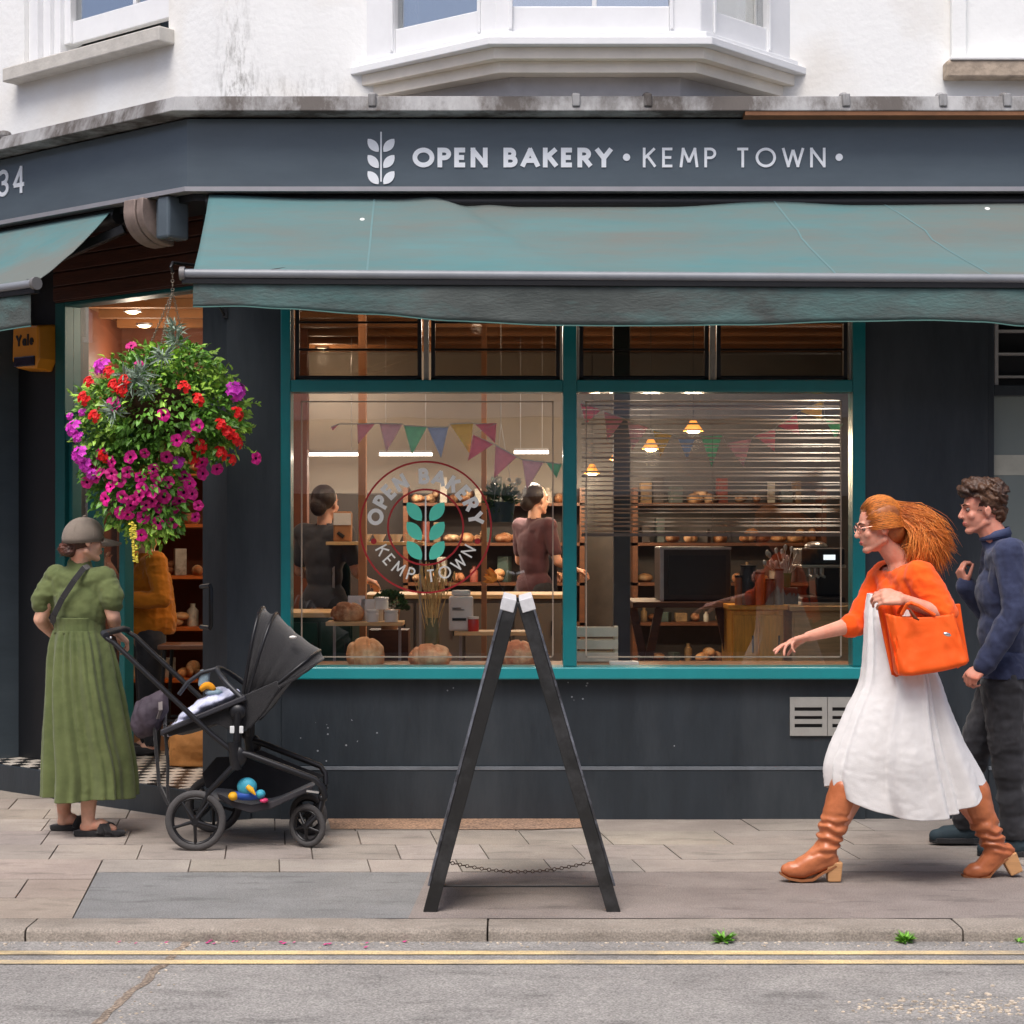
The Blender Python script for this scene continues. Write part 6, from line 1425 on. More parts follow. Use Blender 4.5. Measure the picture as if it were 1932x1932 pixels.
# pendant lamps
m_shade = emit('glowing_shade', (220, 140, 60), .8); m_bulb = emit('bulb', (255, 214, 150), 14)
def pendant(px, py, D, k, label):
    p = P(px, py, D); r_ = .07*k
    L_ = thing('pendant_lamp', label, 'lamp', tuple(p), 'glowing pendant lamps over the counter')
    g = MB(); g.lathe([(.012, .07), (.02, .066), (r_*.6, .03), (r_, -.005)], p, 20); build('lamp_shade', g, m_shade, L_, smooth=50, solid=.003)
    g = MB(); g.ball(p+V(0, 0, -.008), (.045*k, .045*k, .016), 12, 6); build('bulb', g, m_bulb, L_, smooth=180)
    g = MB(); g.tube([p+V(0, 0, .085), V(p.x, p.y, 3.06)], .004, 6); build('cord', g, m_black, L_)
    l_ = bpy.data.lights.new('lamp_light', 'POINT'); l_.energy = 9; l_.color = (1, .78, .52); l_.shadow_soft_size = .06; lo = bpy.data.objects.new('lamp_light', l_); sc.collection.objects.link(lo); lo.parent = L_; lo.location = (0, 0, -.08)
pendant(1308, 812, 12.6, 1.0, 'glowing pendant lamp, highest and rightmost of the row in the right window'); pendant(1228, 846, 13.4, .95, 'glowing pendant lamp, second from the right of the row in the right window')
pendant(1165, 866, 14.1, .9, 'glowing pendant lamp, third from the right of the row in the right window'); pendant(1117, 892, 14.8, .9, 'glowing pendant lamp, lowest of the row beside the middle post')
# ceiling spots seen through the glass, plus four unseen added to brighten the shop
for i, (px, py, D, lb) in enumerate(((250, 573, 12.45, 'round ceiling spot above the doorway, nearest the street'), (560, 420, 11.3, 'round ceiling spot near the glass of the left window'), (1180, 420, 11.4, 'unseen ceiling spot added near the glass behind the middle post'), (1560, 420, 11.3, 'round ceiling spot over the coffee machine'), (900, 470, 12.6, 'round ceiling spot over the middle of the shop'), (272, 603, 13.3, 'round ceiling spot behind the first one above the doorway'), (274, 634, 14.3, 'round ceiling spot deepest in the room above the basket'), (608, 690, 15.0, 'round ceiling spot seen through the left louvres'))):
    p = P(px, py, D); p.z = 3.05; T_ = thing('ceiling_spot', lb, 'lamp', tuple(p), 'ceiling spots inside the bakery')
    g = MB(); g.lathe([(.0, -.018), (.03, -.014), (.05, 0), (.05, .012), (0, .012)], p, 18); build('diffuser', g, emit('spot_glow', (255, 222, 170), 16), T_)
    g = MB(); g.lathe([(.046, -.003), (.06, -.003), (.06, .014), (.046, .014)], p, 18); build('ring', g, m_alu, T_)
    l_ = bpy.data.lights.new('lamp_light', 'POINT'); l_.energy = (6 if px < 300 else 15) if D > 12 else (48 if px == 1560 else 20); l_.color = (1, .86, .68); l_.shadow_soft_size = .05; lo = bpy.data.objects.new('lamp_light', l_); sc.collection.objects.link(lo); lo.parent = T_; lo.location = (0, 0, -.30 if px < 300 else -.09)
# strip lights
for px0, px1, py, D, lb in ((565, 675, 857, 14.6, 'white strip light, left one in the left window'), (716, 815, 857, 14.6, 'white strip light behind the bunting'), (970, 1035, 853, 14.4, 'white strip light near the middle post')):
    a_, b_ = P(px0, py, D), P(px1, py, D); T_ = thing('strip_light', lb, 'lamp', tuple((a_+b_)/2), 'strip lights hanging at the back of the bakery')
    g = MB(); g.box(a_.x, b_.x, a_.y-.02, a_.y+.02, a_.z-.012, a_.z+.010); build('tube', g, emit('strip_glow', (255, 240, 220), 7), T_)
    g = MB(); g.box(a_.x, b_.x, a_.y-.025, a_.y+.025, a_.z+.011, a_.z+.03); g.tube([V(a_.x+.05, a_.y, a_.z+.03), V(a_.x+.05, a_.y, 3.1)], .003, 5); g.tube([V(b_.x-.05, a_.y, a_.z+.03), V(b_.x-.05, a_.y, 3.1)], .003, 5); build('housing', g, m_alu, T_)
    l_ = bpy.data.lights.new('strip_light', 'AREA'); l_.shape = 'RECTANGLE'; l_.size = (b_.x-a_.x); l_.size_y = .04; l_.energy = 14; l_.color = (1, .86, .68); lo = bpy.data.objects.new('strip_lamp', l_); sc.collection.objects.link(lo); lo.parent = T_; lo.location = (0, 0, -.03)
# bunting: two strings of cloth pennants
m_fl = {k: M('pennant_'+k, c, .9, .08, 30, .3, 200) for k, c in dict(pink=(250, 178, 186), pale=(248, 210, 214), green=(160, 232, 190), blue=(198, 210, 236), yellow=(255, 220, 120), rose=(244, 140, 160)).items()}
for m_ in m_fl.values():      # thin cloth lets light through
    n_t = m_.node_tree.nodes; l_t = m_.node_tree.links; b_t = n_t['Principled BSDF']; tr = n_t.new('ShaderNodeBsdfTranslucent'); l_t.new(b_t.inputs['Base Color'].links[0].from_socket, tr.inputs[0])
    mx_t = n_t.new('ShaderNodeMixShader'); mx_t.inputs[0].default_value = .25; l_t.new(b_t.outputs[0], mx_t.inputs[1]); l_t.new(tr.outputs[0], mx_t.inputs[2]); l_t.new(mx_t.outputs[0], n_t['Material Output'].inputs[0])
def bunting(label, D, flags, loc):
    Bn = thing('bunting', label, 'bunting', tuple(P(*loc, D)), 'pennant strings in the windows')
    line = [P((f_[1][0]+f_[2][0])/2, (f_[1][1]+f_[2][1])/2, D+f_[4] if len(f_) > 4 else D) for f_ in flags]
    g = MB()
    pts = []
    for f_ in flags: dd = D+(f_[4] if len(f_) > 4 else 0); pts += [P(*f_[1], dd), P(*f_[2], dd)]
    g.tube(pts, .003, 5); build('string', g, M('string_white', (210, 206, 196), .8), Bn)
    for f_ in flags:
        dd = D+(f_[4] if len(f_) > 4 else 0); a_, b_, c_ = P(*f_[1], dd), P(*f_[2], dd), P(*f_[3], dd); rows = []
        for j in range(7):
            t = j/6; rows.append([(a_.lerp(b_, k/6)).lerp(c_, t*.995)+V(0, -.010*math.sin(t*2.4+k*.5)*t, 0) for k in range(7)])
        g = MB(); g.grid(rows); build('pennant', g, m_fl[f_[0]], Bn, smooth=180, solid=.0015)
bunting('string of pink, green, blue and yellow pennants across the left window', 10.13, [('pink', (624, 806), (640, 800), (628, 812)), ('pink', (674, 800), (708, 799), (676, 837)), ('pale', (716, 799), (760, 800), (729, 852)), ('green', (762, 803), (806, 805), (777, 858)), ('blue', (806, 806), (846, 806), (832, 864)),
    ('yellow', (849, 800), (893, 798), (886, 856)), ('rose', (896, 800), (937, 798), (934, 836), 0, -.01), ('rose', (893, 820), (931, 838), (883, 869), 0, .02), ('pink', (935, 840), (975, 862), (932, 902)), ('pale', (985, 867), (1026, 872), (994, 924)), ('green', (1030, 872), (1060, 876), (1050, 902))], (850, 860))
bunting('string of pink, blue, green and yellow pennants across the right window', 10.55, [('rose', (1095, 760), (1135, 772), (1105, 800)), ('pink', (1140, 776), (1178, 790), (1146, 832)), ('pale', (1184, 794), (1224, 806), (1192, 850)), ('yellow', (1232, 812), (1268, 820), (1246, 862)), ('blue', (1278, 824), (1312, 826), (1296, 868)), ('green', (1322, 823), (1363, 821), (1343, 882)),
    ('pale', (1369, 835), (1418, 827), (1403, 880)), ('pink', (1424, 822), (1463, 808), (1462, 852)), ('rose', (1466, 804), (1503, 780), (1509, 821)), ('yellow', (1508, 776), (1554, 755), (1550, 792)), ('green', (1556, 790), (1590, 800), (1576, 828))], (1340, 860))
# venetian blind in the right window
VB = thing('venetian_blind', 'brown-grey venetian blind half lowered behind the right window', 'blind', (1.13, .09, 1.57)); m_sl = M('blind_slat', (104, 90, 78), .5, .1, 20)
zz = 2.28; k = 0
while zz > 1.55 and k < 40:
    g = MB(); T = Matrix.Translation((0, .09, zz)) @ Matrix.Rotation(R(20+9*math.sin(k*1.7)), 4, 'X') @ Matrix.Rotation(R(.25*math.sin(k*2.3)), 4, 'Y'); g.box(mx1+.03, WX1-.12, -.012, .012, -.0006, .0006, T); build('slat', g, m_sl, VB); zz -= .024 if k > 20 else .026; k += 1
g = MB()
for x in (.45, 1.1, 1.7): g.tube([V(x, .082, 2.30), V(x, .082, 1.56)], .0014, 5)
build('blind_cord', g, m_sl, VB); g = MB(); g.box(mx1+.03, WX1-.12, .07, .105, 1.535, 1.553); build('bottom_rail', g, m_sl, VB)
# shelves with goods
def shelf(px0, px1, py, D, label, d_=.22, mat=None):
    a_, b_ = P(px0, py, D), P(px1, py, D); S_ = thing('shelf', label, 'shelf', tuple((a_+b_)/2)); g = MB(); g.box(a_.x, b_.x, a_.y-d_/2, a_.y+d_/2, a_.z-.022, a_.z); build('board', g, mat or m_wood, S_, bevel=.002)
    g = MB()
    for x in (a_.x+.03, b_.x-.03): g.box(x-.008, x+.008, a_.y+d_/2-.012, a_.y+d_/2, .7, a_.z-.022)
    build('upright', g, m_alu, S_); return a_.z
z1 = shelf(618, 762, 1172, 10.7, 'low wooden shelf with jars and bread in the left window'); z2 = shelf(858, 1010, 1190, 10.6, 'low wooden shelf with a paper bag and red jar beside the sandwich board'); z3 = shelf(618, 800, 1022, 12.2, 'high wooden shelf with kraft bag and white bowls behind the sticker')
def loaf(px, py, D, rx, rz, label, c=(196, 134, 84), grp='round loaves on display'):
    p = P(px, py, D); mb = MB(); mb.ball((p.x, p.y, p.z+rz*.55), (rx, rx*.9, rz), 22, 14); T_ = thing('bread_loaf', label, 'bread', tuple(p), grp)
    o = blob('crust', mb, M('crust'+str(c[0]), c, .7, .25, 14, .6, 40, c2=(226, 190, 150), c2amt=.4), T_, .006, 2, lambda q: .007*fbm(q, 9.)-.008*max(0, math.sin((q.x-p.x)*70))**6, keep=lambda c_: c_.z > p.z-.001)
loaf(690, 1254, 10.24, .115, .10, 'round floured loaf on the window board, left of the wheat jar'); loaf(812, 1254, 10.24, .125, .075, 'flatter cut loaf on the window board under the wheat jar', (186, 124, 84)); loaf(975, 1254, 10.28, .12, .09, 'round loaf on the window board behind the sandwich board', (180, 110, 76))
loaf(655, 1171, 10.7, .10, .07, 'brown loaf on the low shelf beside the white cards', (150, 88, 48))
for px, w_, h_, lb in ((672, .10, .15, 'white price card leaning on the low shelf, left one'), (702, .13, .13, 'wide white price card on the low shelf, right one')):
    p = P(px, 1171, 10.72); g = MB(); T = Matrix.Translation((p.x, p.y, z1)) @ Matrix.Rotation(R(-12), 4, 'X'); g.box(-w_/2, w_/2, 0, .004, 0, h_, T); build('price_card', g, m_jar, label=lb, cat='card')
def jar(px, py, D, r_, h_, mat, label, cat, z=None, lid=None, group=None):
    p = P(px, py, D); p.z = p.z if z is None else z; T_ = thing(cat.replace(' ', '_'), label, cat, tuple(p), group); g = MB(); g.lathe([(0, 0), (r_*.96, 0), (r_, .006), (r_, h_*.86), (r_*.93, h_*.9), (r_*.93, h_), (0, h_)], p, 18); build('container', g, mat, T_, smooth=40)
    g = MB(); g.lathe([(0, h_+.001), (r_*1.02, h_+.001), (r_*1.02, h_+.014), (0, h_+.016)], p, 18); build('lid', g, lid or m_black, T_, smooth=40)
jar(703, 1171, 10.62, .035, .055, m_jar, 'small white tub at the left of the tub pair on the low shelf', 'tub', z1, m_jar); jar(738, 1171, 10.62, .040, .055, m_jar, 'small white tub at the right end of the low shelf', 'tub', z1, m_jar); jar(720, 1150, 10.66, .040, .055, m_jar, 'white tub with lid standing on top of the tub pair', 'tub', z1+.072, m_jar)
jar(893, 1189, 10.55, .032, .07, M('jam_red', (190, 50, 40), .3), 'small red jam jar on the shelf beside the paper bag', 'jar', z2, m_jar)
KB = thing('coffee_bag', 'white paper coffee bag with a dark band on the shelf beside the red jar', 'paper bag', tuple(P(870, 1190, 10.6)))
p = P(870, 1190, 10.6); g = MB(); g.box(p.x-.07, p.x+.07, p.y-.04, p.y+.04, z2, z2+.20); g.box(p.x-.055, p.x+.055, p.y-.015, p.y+.015, z2+.20, z2+.235); build('bag', g, m_jar, KB, bevel=.012); g = MB(); g.box(p.x-.05, p.x+.03, p.y-.046, p.y-.041, z2+.06, z2+.075); g.box(p.x-.05, p.x+.02, p.y-.046, p.y-.041, z2+.12, z2+.124); g.box(p.x-.05, p.x+.0, p.y-.046, p.y-.041, z2+.13, z2+.134); build('printed_band', g, m_black, KB)
KB = thing('kraft_bag', 'kraft paper bag with a white label on the high shelf', 'paper bag', tuple(P(647, 1022, 12.2))); p = P(647, 1022, 12.2); g = MB(); g.box(p.x-.06, p.x+.06, p.y-.04, p.y+.04, z3, z3+.20); build('bag', g, m_tan, KB, bevel=.012); g = MB(); g.box(p.x-.058, p.x+.058, p.y-.046, p.y-.041, z3+.11, z3+.19); build('paper_label', g, m_jar, KB); g = MB(); g.tube([p+V(-.03, -.045, .06-.0), p+V(.01, -.046, .03)], .012, 8); build('printed_mark', g, m_black, KB)
for px, lb in ((690, 'white bowl at the left of the high shelf'), (716, 'white bowl second on the high shelf'), (748, 'white bowl behind the sticker rim on the high shelf'), (775, 'white bowl at the right end of the high shelf')):
    p = P(px, 1022, 12.2); g = MB(); g.lathe([(0, 0), (.02, 0), (.045, .05), (.042, .05), (.018, .006), (0, .006)], (p.x, p.y, z3), 16); build('bowl', g, m_jar, smooth=60, label=lb, cat='bowl', group='bowls on the high shelf')
# dried wheat in a glass jar
WH = thing('dried_wheat', 'bunch of dried wheat standing in a glass jar on the window board', 'dried flowers', tuple(P(815, 1253, 10.3))); p = P(815, 1253, 10.3); g = MB(); g.lathe([(0, .0), (.04, 0), (.045, .01), (.04, .20), (.034, .24), (.04, .26)], p, 20); build('glass_jar', g, M('jar_glass', (96, 90, 64), .15, .1, 10, coat=.5), WH, smooth=50)
g = MB(); r8 = random.Random(5)
for k in range(60):
    e = p+V(r8.gauss(0, .05), r8.gauss(0, .04), .42+r8.uniform(0, .16)); b_ = p+V(r8.gauss(0, .012), r8.gauss(0, .012), .1); g.tube([b_, e], .0018, 4); g.tube([e-V(0, 0, .05), e-V(0, 0, .02), e], [.003, .007, .001], 5)
build('stems', g, M('straw', (206, 170, 112), .8, .2, 30, island=.25), WH)
# hanging pots with orchids
HP = thing('hanging_pot', 'dark teal hanging pot of white orchids between the sticker and the middle post', 'plant pot', tuple(P(945, 985, 10.9))); p = P(945, 985, 10.9); g = MB(); g.lathe([(0, 0), (.07, 0), (.085, .12), (.078, .12), (.065, .01), (0, .01)], p, 20); build('pot', g, M('dark_teal_pot', (24, 52, 62), .4, .1, 20), HP, smooth=50)
g = MB()
for k in range(3): a_ = k*2.1; g.tube([p+V(.08*math.cos(a_), .08*math.sin(a_), .12), V(p.x, p.y, 2.2), V(p.x, p.y, 3.1)], .002, 4)
build('cord', g, m_alu, HP); g = MB()
for k in range(60): d = rdir(); leaf3(g, p+V(0, 0, .13)+d*.03, d+V(0, 0, .5), rdir(), .10, .03)
build('leaves', g, M('indoor_leaf', (48, 84, 40), .5, .2, 20, island=.3), HP); g = MB()
for k in range(42): c_ = p+V(-.08+r8.random()*.2, r8.gauss(0, .02), .20+.05*math.sin(k)+r8.gauss(0, .02)); leaf3(g, c_, rdir(), V(0, -1, 0), .03, .026)
build('orchid_flowers', g, m_jar, HP)
PT = thing('potted_herb', 'leafy green herb plant behind the low shelf', 'plant', tuple(P(735, 1150, 11.2))); p = P(735, 1150, 11.2); g = MB()
for k in range(260): d = rdir(); d.z = abs(d.z); leaf3(g, p+d*.09, d, rdir(), .04, .022)
build('leaves', g, M('indoor_leaf', (0, 0, 0)), PT); g = MB(); g.lathe([(0, -.12), (.05, -.12), (.065, 0), (.06, 0), (0, -.01)], p, 16); build('pot', g, m_tan, PT, smooth=50); g = MB(); g.box(p.x-.12, p.x+.12, p.y-.1, p.y+.1, .15, p.z-.12); build('plinth', g, m_wood_d, label='dark wooden plinth under the herb plant', cat='plinth')
# counters and cabinets
def cabinet(label, x0, x1, y0, y1, z1_, mat, top, doors=2, name='cabinet', cat='cabinet', z0=.15):
    C_ = thing(name, label, cat, ((x0+x1)/2, (y0+y1)/2, z0)); g = MB(); g.box(x0, x1, y0, y1, z0, z1_); build('carcass', g, mat, C_, bevel=.004)
    g = MB(); g.box(x0-.02, x1+.02, y0-.03, y1, z1_+.001, z1_+.03); build('worktop', g, top, C_, bevel=.004)
    for k in range(doors):
        w_ = (x1-x0)/doors; g = MB(); g.box(x0+w_*k+.01, x0+w_*(k+1)-.01, y0-.018, y0-.001, z0+.04, z1_-.03); d_ = build('door', g, mat, C_, bevel=.003); g = MB(); g.tube([V(x0+w_*(k+.8), y0-.03, z1_-.15), V(x0+w_*(k+.8), y0-.03, z1_-.25)], .006, 6); build('handle', g, m_black, d_)
def XW(px, D): return (px-966)*D/FPX
cabinet('dark green counter at the left end of the left window', XW(540, 11), XW(665, 11), 1.0, 1.5, P(0, 1165, 11).z, M('dark_green_paint', (16, 58, 48), .35, .1, 5), m_wood, 2, 'counter', 'counter')
cabinet('amber wooden cabinet under the coffee machine', XW(1378, 10.9), XW(1476, 10.9), .85, 1.35, P(0, 1150, 10.9).z, m_wood_y, m_wood_y, 2)
cabinet('pale wooden cabinet right of the amber one', XW(1492, 10.9), XW(1640, 10.9), .85, 1.35, P(0, 1152, 10.9).z, m_wood, m_wood, 1)
cabinet('grey serving counter in the middle of the bakery', XW(690, 12.6), XW(1060, 12.6), 2.6, 3.2, P(0, 1130, 12.6).z, M('warm_grey_paint', (132, 122, 110), .5, .08, 4), m_wood, 4, 'counter', 'counter')
# coffee machine
zc_ = P(0, 1152, 10.9).z+.03; CM = thing('coffee_machine', 'black and steel coffee machine on the pale cabinet', 'coffee machine', (XW(1560, 10.9), 1.1, zc_)); x0, x1 = XW(1515, 10.9), XW(1598, 10.9)
g = MB(); g.box(x0, x1, .92, 1.3, zc_, zc_+.05); g.box(x0+.10, x1, 1.05, 1.3, zc_+.05, zc_+.24); g.box(x0, x1, .95, 1.3, zc_+.24, zc_+.34); build('housing', g, m_black, CM, bevel=.012)
m_steel = M('brushed_steel', (186, 186, 184), .28, .08, 20, metal=.9); g = MB(); g.box(x0-.003, x1+.003, .94, 1.305, zc_+.222, zc_+.24); g.box(x0-.01, x1+.01, .90, 1.31, zc_+.0, zc_+.018); g.ball((XW(1550, 10.9), 1.1, zc_+.35), (.07, .07, .03), 14, 8); build('steel_trim', g, m_steel, CM, bevel=.004)
for k in range(3): g = MB(); xx = x0+.05+.035*k; g.tube([V(xx, .97, zc_+.22), V(xx, .97, zc_+.17)], .016, 10); g.tube([V(xx, .97, zc_+.18), V(xx, .86, zc_+.17)], .008, 8); build('group_head', g, m_steel, CM, smooth=50)
g = MB(); g.box(x0+.13, x0+.2, .945, .949, zc_+.27, zc_+.30); build('display', g, emit('screen_glow', (220, 230, 235), .9), CM)
# utensils in green cup, jars by the machine
za_ = P(0, 1150, 10.9).z+.03
UC = thing('utensil_cup', 'green cup crammed with utensils beside the coffee machine', 'cup', (XW(1488, 10.8), .95, za_+.02)); p = V(XW(1488, 10.8), .95, za_+.10); g = MB(); g.lathe([(0, 0), (.032, 0), (.042, .085), (.038, .085), (.0, .01)], p, 16); g2_ = MB(); g2_.box(p.x-.07, p.x+.07, p.y-.06, p.y+.06, za_, za_+.098)
build('cup', g, M('bright_green', (36, 130, 84), .35), UC, smooth=50); g = MB()
for k in range(16): e = p+V(r8.gauss(0, .05), r8.gauss(0, .03), .13+r8.uniform(0, .12)); g.tube([p+V(0, 0, .04), e], .003, 5); g.ball(e, (.012, .006, .02), 8, 6)
build('utensils', g, m_steel, UC, smooth=60); build('cup_stand', g2_, m_black, UC, bevel=.003)
for px, h_, c, lb in ((1395, .16, (150, 84, 44), 'copper coloured canister on the amber cabinet'), (1412, .22, (30, 30, 34), 'tall black bottle between the copper canister and the orange pot'), (1432, .18, (196, 90, 40), 'orange pot at the middle of the amber cabinet'), (1452, .14, (60, 56, 60), 'dark grinder right of the orange pot'), (1470, .20, (120, 118, 120), 'grey steel flask at the right end of the amber cabinet')):
    jar(px, 1150, 10.85, .028+.01*(px % 3), h_, M('can%d' % px, c, .35, .1, 20, coat=.3), lb, 'canister', za_)
OV = thing('oven', 'dark countertop oven with a pale edge on the trestle table', 'oven', (XW(1305, 11.4), 1.4, .9)); zo = P(0, 1132, 11.4).z
g = MB(); g.box(XW(1242, 11.4), XW(1372, 11.4), 1.2, 1.7, zo, zo+.33); build('case', g, M('oven_brown', (56, 44, 38), .4, .15, 6), OV, bevel=.01); g = MB(); g.box(XW(1240, 11.4), XW(1247, 11.4), 1.185, 1.199, zo, zo+.33); g.box(XW(1247, 11.4), XW(1372, 11.4), 1.185, 1.199, zo+.315, zo+.33); build('edge_trim', g, m_steel, OV)
g = MB(); g.box(XW(1256, 11.4), XW(1362, 11.4), 1.188, 1.198, zo+.04, zo+.28); build('glass_door', g, m_black, OV)
TT = thing('trestle_table', 'brown trestle table carrying the oven', 'table', (XW(1290, 11.4), 1.4, .15)); g = MB(); g.box(XW(1188, 11.4), XW(1400, 11.4), 1.1, 1.8, zo-.035, zo-.001); build('table_top', g, m_wood_d, TT, bevel=.004)
for xx in (1215, 1375): g = MB(); X_ = XW(xx, 11.4); g.bar(V(X_-.12, 1.2, .15), V(X_+.08, 1.2, zo-.04), .05, .04, V(0, 1, 0)); g.bar(V(X_+.12, 1.2, .15), V(X_-.08, 1.25, zo-.04), .05, .04, V(0, 1, 0)); build('leg', g, m_wood_d, TT)
# column, back shelves, menu boards
g = MB(); g.box(XW(1157, 10.9), XW(1188, 10.9), .85, .95, .15, 3.06); build('steel_column', g, M('grey_column', (70, 74, 80), .4, .1, 5), B, bevel=.004)
g = MB(); g.box(XW(676, 11.6), XW(690, 11.6), 1.6, 1.7, .15, 3.06); build('timber_post', g, M('pine_post', (176, 122, 84), .6, .15, 6), B); g = MB(); g.box(XW(908, 11.6), XW(918, 11.6), 1.62, 1.7, .15, 3.06); build('timber_post', g, M('pine_post', (0, 0, 0)), B)
for i, (xa, xb) in enumerate(((-2.9, -1.9), (-.9, .6), (1.0, 2.6))):
    RK = thing('bread_rack', ('wooden bread rack seen through the doorway', 'wooden bread rack behind the left window', 'wooden bread rack behind the right window')[i], 'rack', ((xa+xb)/2, 5.2 if i else 3.6, .15), 'bread racks at the back'); Y = 5.2 if i else 3.5
    nk = 6 if i == 0 else 5; dzk = .38 if i == 0 else .33
    for k in range(nk): g = MB(); g.box(xa, xb, Y, Y+.35, .45+dzk*k, .475+dzk*k); build('shelf_board', g, m_wood_d if i else M('rack_amber', (190, 100, 40), .5, .2, 6), RK)
    rq = random.Random(i+30)
    for x in (xa, xb-.04): g = MB(); g.box(x, x+.04, Y, Y+.36, .15, .5+dzk*(nk-1)+.1); build('upright', g, m_wood_d, RK)
    cr_ = [M('crust_%d' % q, c_, .7, .3, 20, .5, 40, c2=(214, 180, 140), c2amt=.3) for q, c_ in enumerate(((128, 78, 44), (160, 102, 58), (184, 132, 84), (104, 62, 36), (150, 96, 60)))]
    pk_ = [M('packet_%d' % q, c_, .6, .15, 20, c2=(60, 50, 44), c2amt=.25) for q, c_ in enumerate(((186, 178, 162), (54, 70, 62), (134, 62, 44), (160, 128, 88), (62, 54, 50), (170, 160, 146), (120, 96, 70), (88, 96, 92)))]
    for k in range(nk):
        x = xa+.07; zz_ = .476+dzk*k
        while x < xb-.16:
            kind = rq.random(); w_ = rq.uniform(.05, .10); yy = Y+rq.uniform(.06, .2); lo_ = MB()
            if kind < .42:
                for q in range(rq.choice((1, 2, 3))): lo_.ball((x+w_*.5+.03*q, yy+.02*q, zz_+.035+.04*(q > 1)), (w_*rq.uniform(.45, .8), .09, rq.uniform(.03, .05)), 12, 8, Matrix.Rotation(rq.uniform(-.5, .5), 3, 'Z'))
                build('loaf', lo_, rq.choice(cr_), RK, smooth=180)
            elif kind < .62: h_ = rq.uniform(.08, .2); lo_.lathe([(0, 0), (w_*.45, 0), (w_*.45, h_*.7), (w_*.2, h_*.85), (w_*.22, h_), (0, h_)], (x+w_*.5, yy, zz_), 14); build('bottle', lo_, rq.choice(pk_), RK, smooth=50)
            else: lo_.box(x, x+w_, yy-.05, yy+.05, zz_, zz_+rq.uniform(.06, .22), Matrix.Translation((x, yy, 0)) @ Matrix.Rotation(rq.uniform(-.4, .4), 4, 'Z') @ Matrix.Translation((-x, -yy, 0))); build('packet', lo_, rq.choice(pk_), RK, bevel=.004)
            x += w_+rq.uniform(.01, .08)
# white crate, leaflet
WC = thing('crate', 'white slatted crate on the window board beside the middle post', 'crate', tuple(P(1125, 1250, 10.45))); g = MB(); xa, xb, ya, yb, z0_, z1_ = XW(1082, 10.4), XW(1165, 10.4), .33, .45, .827, 1.03
for k in range(3): g.box(xa, xb, ya, ya+.012, z0_+.003+.07*k, z0_+.055+.07*k); g.box(xa, xb, yb-.012, yb, z0_+.003+.07*k, z0_+.055+.07*k)
build('slats', g, M('cream_crate', (206, 204, 186), .6, .08, 10), WC, bevel=.002); g = MB()
for x in (xa, xb-.02): g.box(x, x+.02, ya+.013, yb-.013, z0_, z0_+.20)
build('end_board', g, M('cream_crate', (0, 0, 0)), WC)
pl('leaflet_pile', 1177, 1250, 10.2, .16, .016, .10, m_jar, 'thin pile of white leaflets lying on the window board', 'leaflets', zb=.8265, bevel=.001)
# orange paper flower near the board
PF = thing('paper_flower', 'orange and yellow paper flower propped inside the glass above the sandwich board', 'paper flower', tuple(P(938, 1110, 10.25))); g = MB(); p = P(938, 1095, 10.25); 
for k in range(14): d = V(-.7+r8.gauss(0, .25), r8.gauss(0, .2), .8+r8.gauss(0, .3)); leaf3(g, p, d, V(0, -1, 0), .085, .03)
build('petals', g, M('flame_orange', (250, 150, 50), .6, .2, 20, island=.3), PF); g = MB(); g.tube([p, p+V(.06, .0, -.10), V(p.x+.08, p.y, .83)], .003, 5); build('stem', g, m_black, PF)
# staff
def staff(label, px, D, face, shirt, apron, h_=1.72, armup=False):
    base = P(px, 1000, D); base.z = .15; T_ = thing('person', label, 'person', tuple(base), 'people inside the bakery'); q = lambda x, y, z: base+V(x, y, z*h_/1.72); f = V(*face).normalized(); r = V(f.y, -f.x, 0)
    L = lambda a_, b, z: base+r*a_+f*b+V(0, 0, z*h_/1.72)
    J = dict(head=L(0, .03, 1.60), f=f, up=V(0, 0, 1), neck=L(0, 0, 1.46), sh=[L(-.17, 0, 1.40), L(.17, 0, 1.40)], el=[L(-.23, .04, 1.14), L(.23, .04, 1.14)], wr=[L(-.16, .27, 1.06), L(.16, .27, 1.08)], hp=[L(-.09, 0, .92), L(.09, 0, .92)], kn=[L(-.09, .01, .50), L(.09, .01, .50)], an=[L(-.09, 0, .09), L(.09, 0, .09)], to=[L(-.09, .13, .03), L(.09, .13, .03)], fdir=f)
    human(T_, J, m_skin, True, 1., hands=[(tuple(f+V(0, 0, -.2)), (0, 0, -1), -1, 30), (tuple(f+V(0, 0, -.2)), (0, 0, -1), 1, 30)], voxel=.008)
    mb = MB(); torso_prims(mb, J, .02, True)
    for i in (0, 1): mb.cap(J['sh'][i], .062, J['sh'][i].lerp(J['el'][i], .7), .055, 12)
    blob('shirt', mb, shirt, T_, .010, 3, lambda p: .006*fbm(p, 8.), keep=lambda c_: c_.z > J['hp'][0].z-.02 and (c_-J['neck']-V(0, 0, .04)).length > .07)
    mb = MB()
    for i in (0, 1): leg_prims(mb, J, i, .014)
    blob('trousers', mb, m_trs, T_, .012, 3, keep=lambda c_: c_.z > .2)
    mb = MB(); mb.ball(L(0, -.01, 1.64), (.088, .1, .09), 14, 10); mb.ball(L(0, -.07, 1.58), (.06, .05, .07), 12, 8); blob('hair', mb, M('dark_hair', (44, 30, 24), .5, .3, 20, .4, 90), T_, .009, 2, keep=lambda c_: (c_-J['head']).dot(f) < .05 or c_.z > J['head'].z+.045)
    g = MB(); rows = [[L(a_, .135-.5*a_*a_*2, z) for a_ in (-.13, -.065, 0, .065, .13)] for z in (1.30, 1.15, 1.0, .85, .65)]; g.grid(rows); build('apron', g, apron, T_, smooth=180, solid=.006)
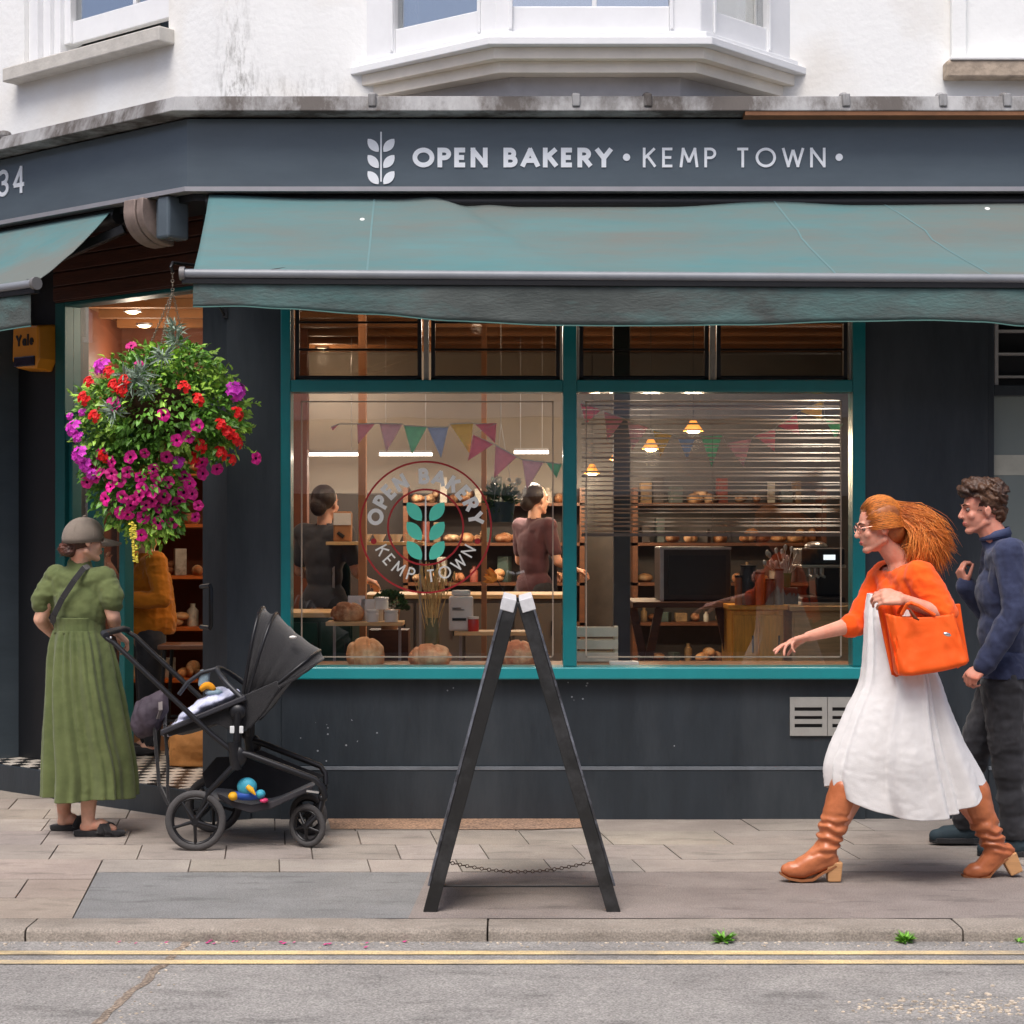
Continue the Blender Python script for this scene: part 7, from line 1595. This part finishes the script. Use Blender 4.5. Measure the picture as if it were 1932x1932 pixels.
staff('baker in a grey top seen from behind at the left of the left window', 612, 12.4, (.45, .85, 0), cloth('grey_jersey', (74, 76, 82)), M('dark_green_paint', (0, 0, 0)))
staff('baker in a dull pink top facing the racks, right part of the left window', 1008, 14.2, (.75, .6, 0), cloth('pinkish_jersey', (92, 60, 66)), cloth('dark_apron', (60, 56, 60)), 1.78)
# stool inside the door
SL = thing('bar_stool', 'dark bar stool just inside the doorway', 'stool', (-2.0, 1.35, .15)); g = MB(); g.box(-2.16, -1.82, 1.2, 1.5, .84, .87); build('seat', g, m_wood_d, SL, bevel=.006)
for sx_, sy_ in ((-1, -1), (1, -1), (1, 1), (-1, 1)): g = MB(); g.tube([V(-1.99+sx_*.13, 1.35+sy_*.12, .84), V(-1.99+sx_*.17, 1.35+sy_*.15, .15)], .012, 8); build('leg', g, m_black, SL)
g = MB(); g.box(-2.15, -1.83, 1.205, 1.215, .40, .415); g.box(-2.15, -1.83, 1.485, 1.495, .40, .415); build('foot_rail', g, m_black, SL)
# paper sack by the door
SK = thing('paper_sack', 'tan paper sack standing on the tiles just inside the doorway', 'sack', (-1.92, .95, .16)); mb = MB(); c_ = V(-1.86, 1.0, .30); mb.ball(c_, (.20, .14, .14), 14, 10); mb.box(c_.x-.17, c_.x+.17, c_.y-.1, c_.y+.1, .165, .36); blob('sack', mb, M('kraft_sack', (176, 118, 60), .8, .15, 10, .4, 30), SK, .01, 3, lambda p: .008*fbm(p, 9.), keep=lambda c_: c_.z > .165)

# ---------------------------------------------------------------- the other side of the street (seen only as a reflection in the glass)
OH = thing('facing_terrace', 'pale rendered terrace across the road with rows of sash windows', 'building', (0, -14, 0)); g = MB(); g.box(-22, 22, -19, -13.6, 0, 6.2); build('wall', g, M('cream_render', (240, 232, 216), .8, .04, 1.2), OH); g = MB(); g.box(-22, 22, -13.6, -13.5, 0, 2.02); build('shop_base', g, M('dark_shop_base', (44, 40, 40), .5, .2, 2), OH); g = MB(); g.box(-22, 22, -13.6, -13.35, 3.0, 3.2); g.box(-22, 22, -13.65, -13.3, 6.2, 6.4); build('cornice', g, m_white, OH)
for k in range(12):
    x = -20+k*3.5
    for z0_, z1_ in ((3.9, 5.5),):
        g = MB(); g.box(x-.62, x+.62, -13.62, -13.54, z0_-.08, z1_+.08); wn = build('window', g, m_whitep, OH); g = MB(); g.box(x-.54, x-.03, -13.55, -13.53, z0_, z1_); g.box(x+.03, x+.54, -13.55, -13.53, z0_, z1_); build('pane', g, M('dark_pane', (50, 56, 62), .1), wn)

ST_ = thing('side_terrace', 'brick terrace across the side street, out of frame to the left', 'building', (-16, 2, 0)); g = MB(); g.box(-19, -14, -10, 16, 0, 5.8); build('wall', g, M('dull_brick', (150, 118, 98), .85, .12, 3), ST_)
for k in range(7):
    y = -8+k*3.4
    for z0_, z1_ in ((.9, 2.4), (3.9, 5.5)):
        g = MB(); g.box(-14.03, -13.95, y-.6, y+.6, z0_-.06, z1_+.06); wn = build('window', g, m_whitep, ST_); g = MB(); g.box(-13.96, -13.93, y-.52, y+.52, z0_, z1_); build('pane', g, M('dark_pane', (0, 0, 0)), wn)
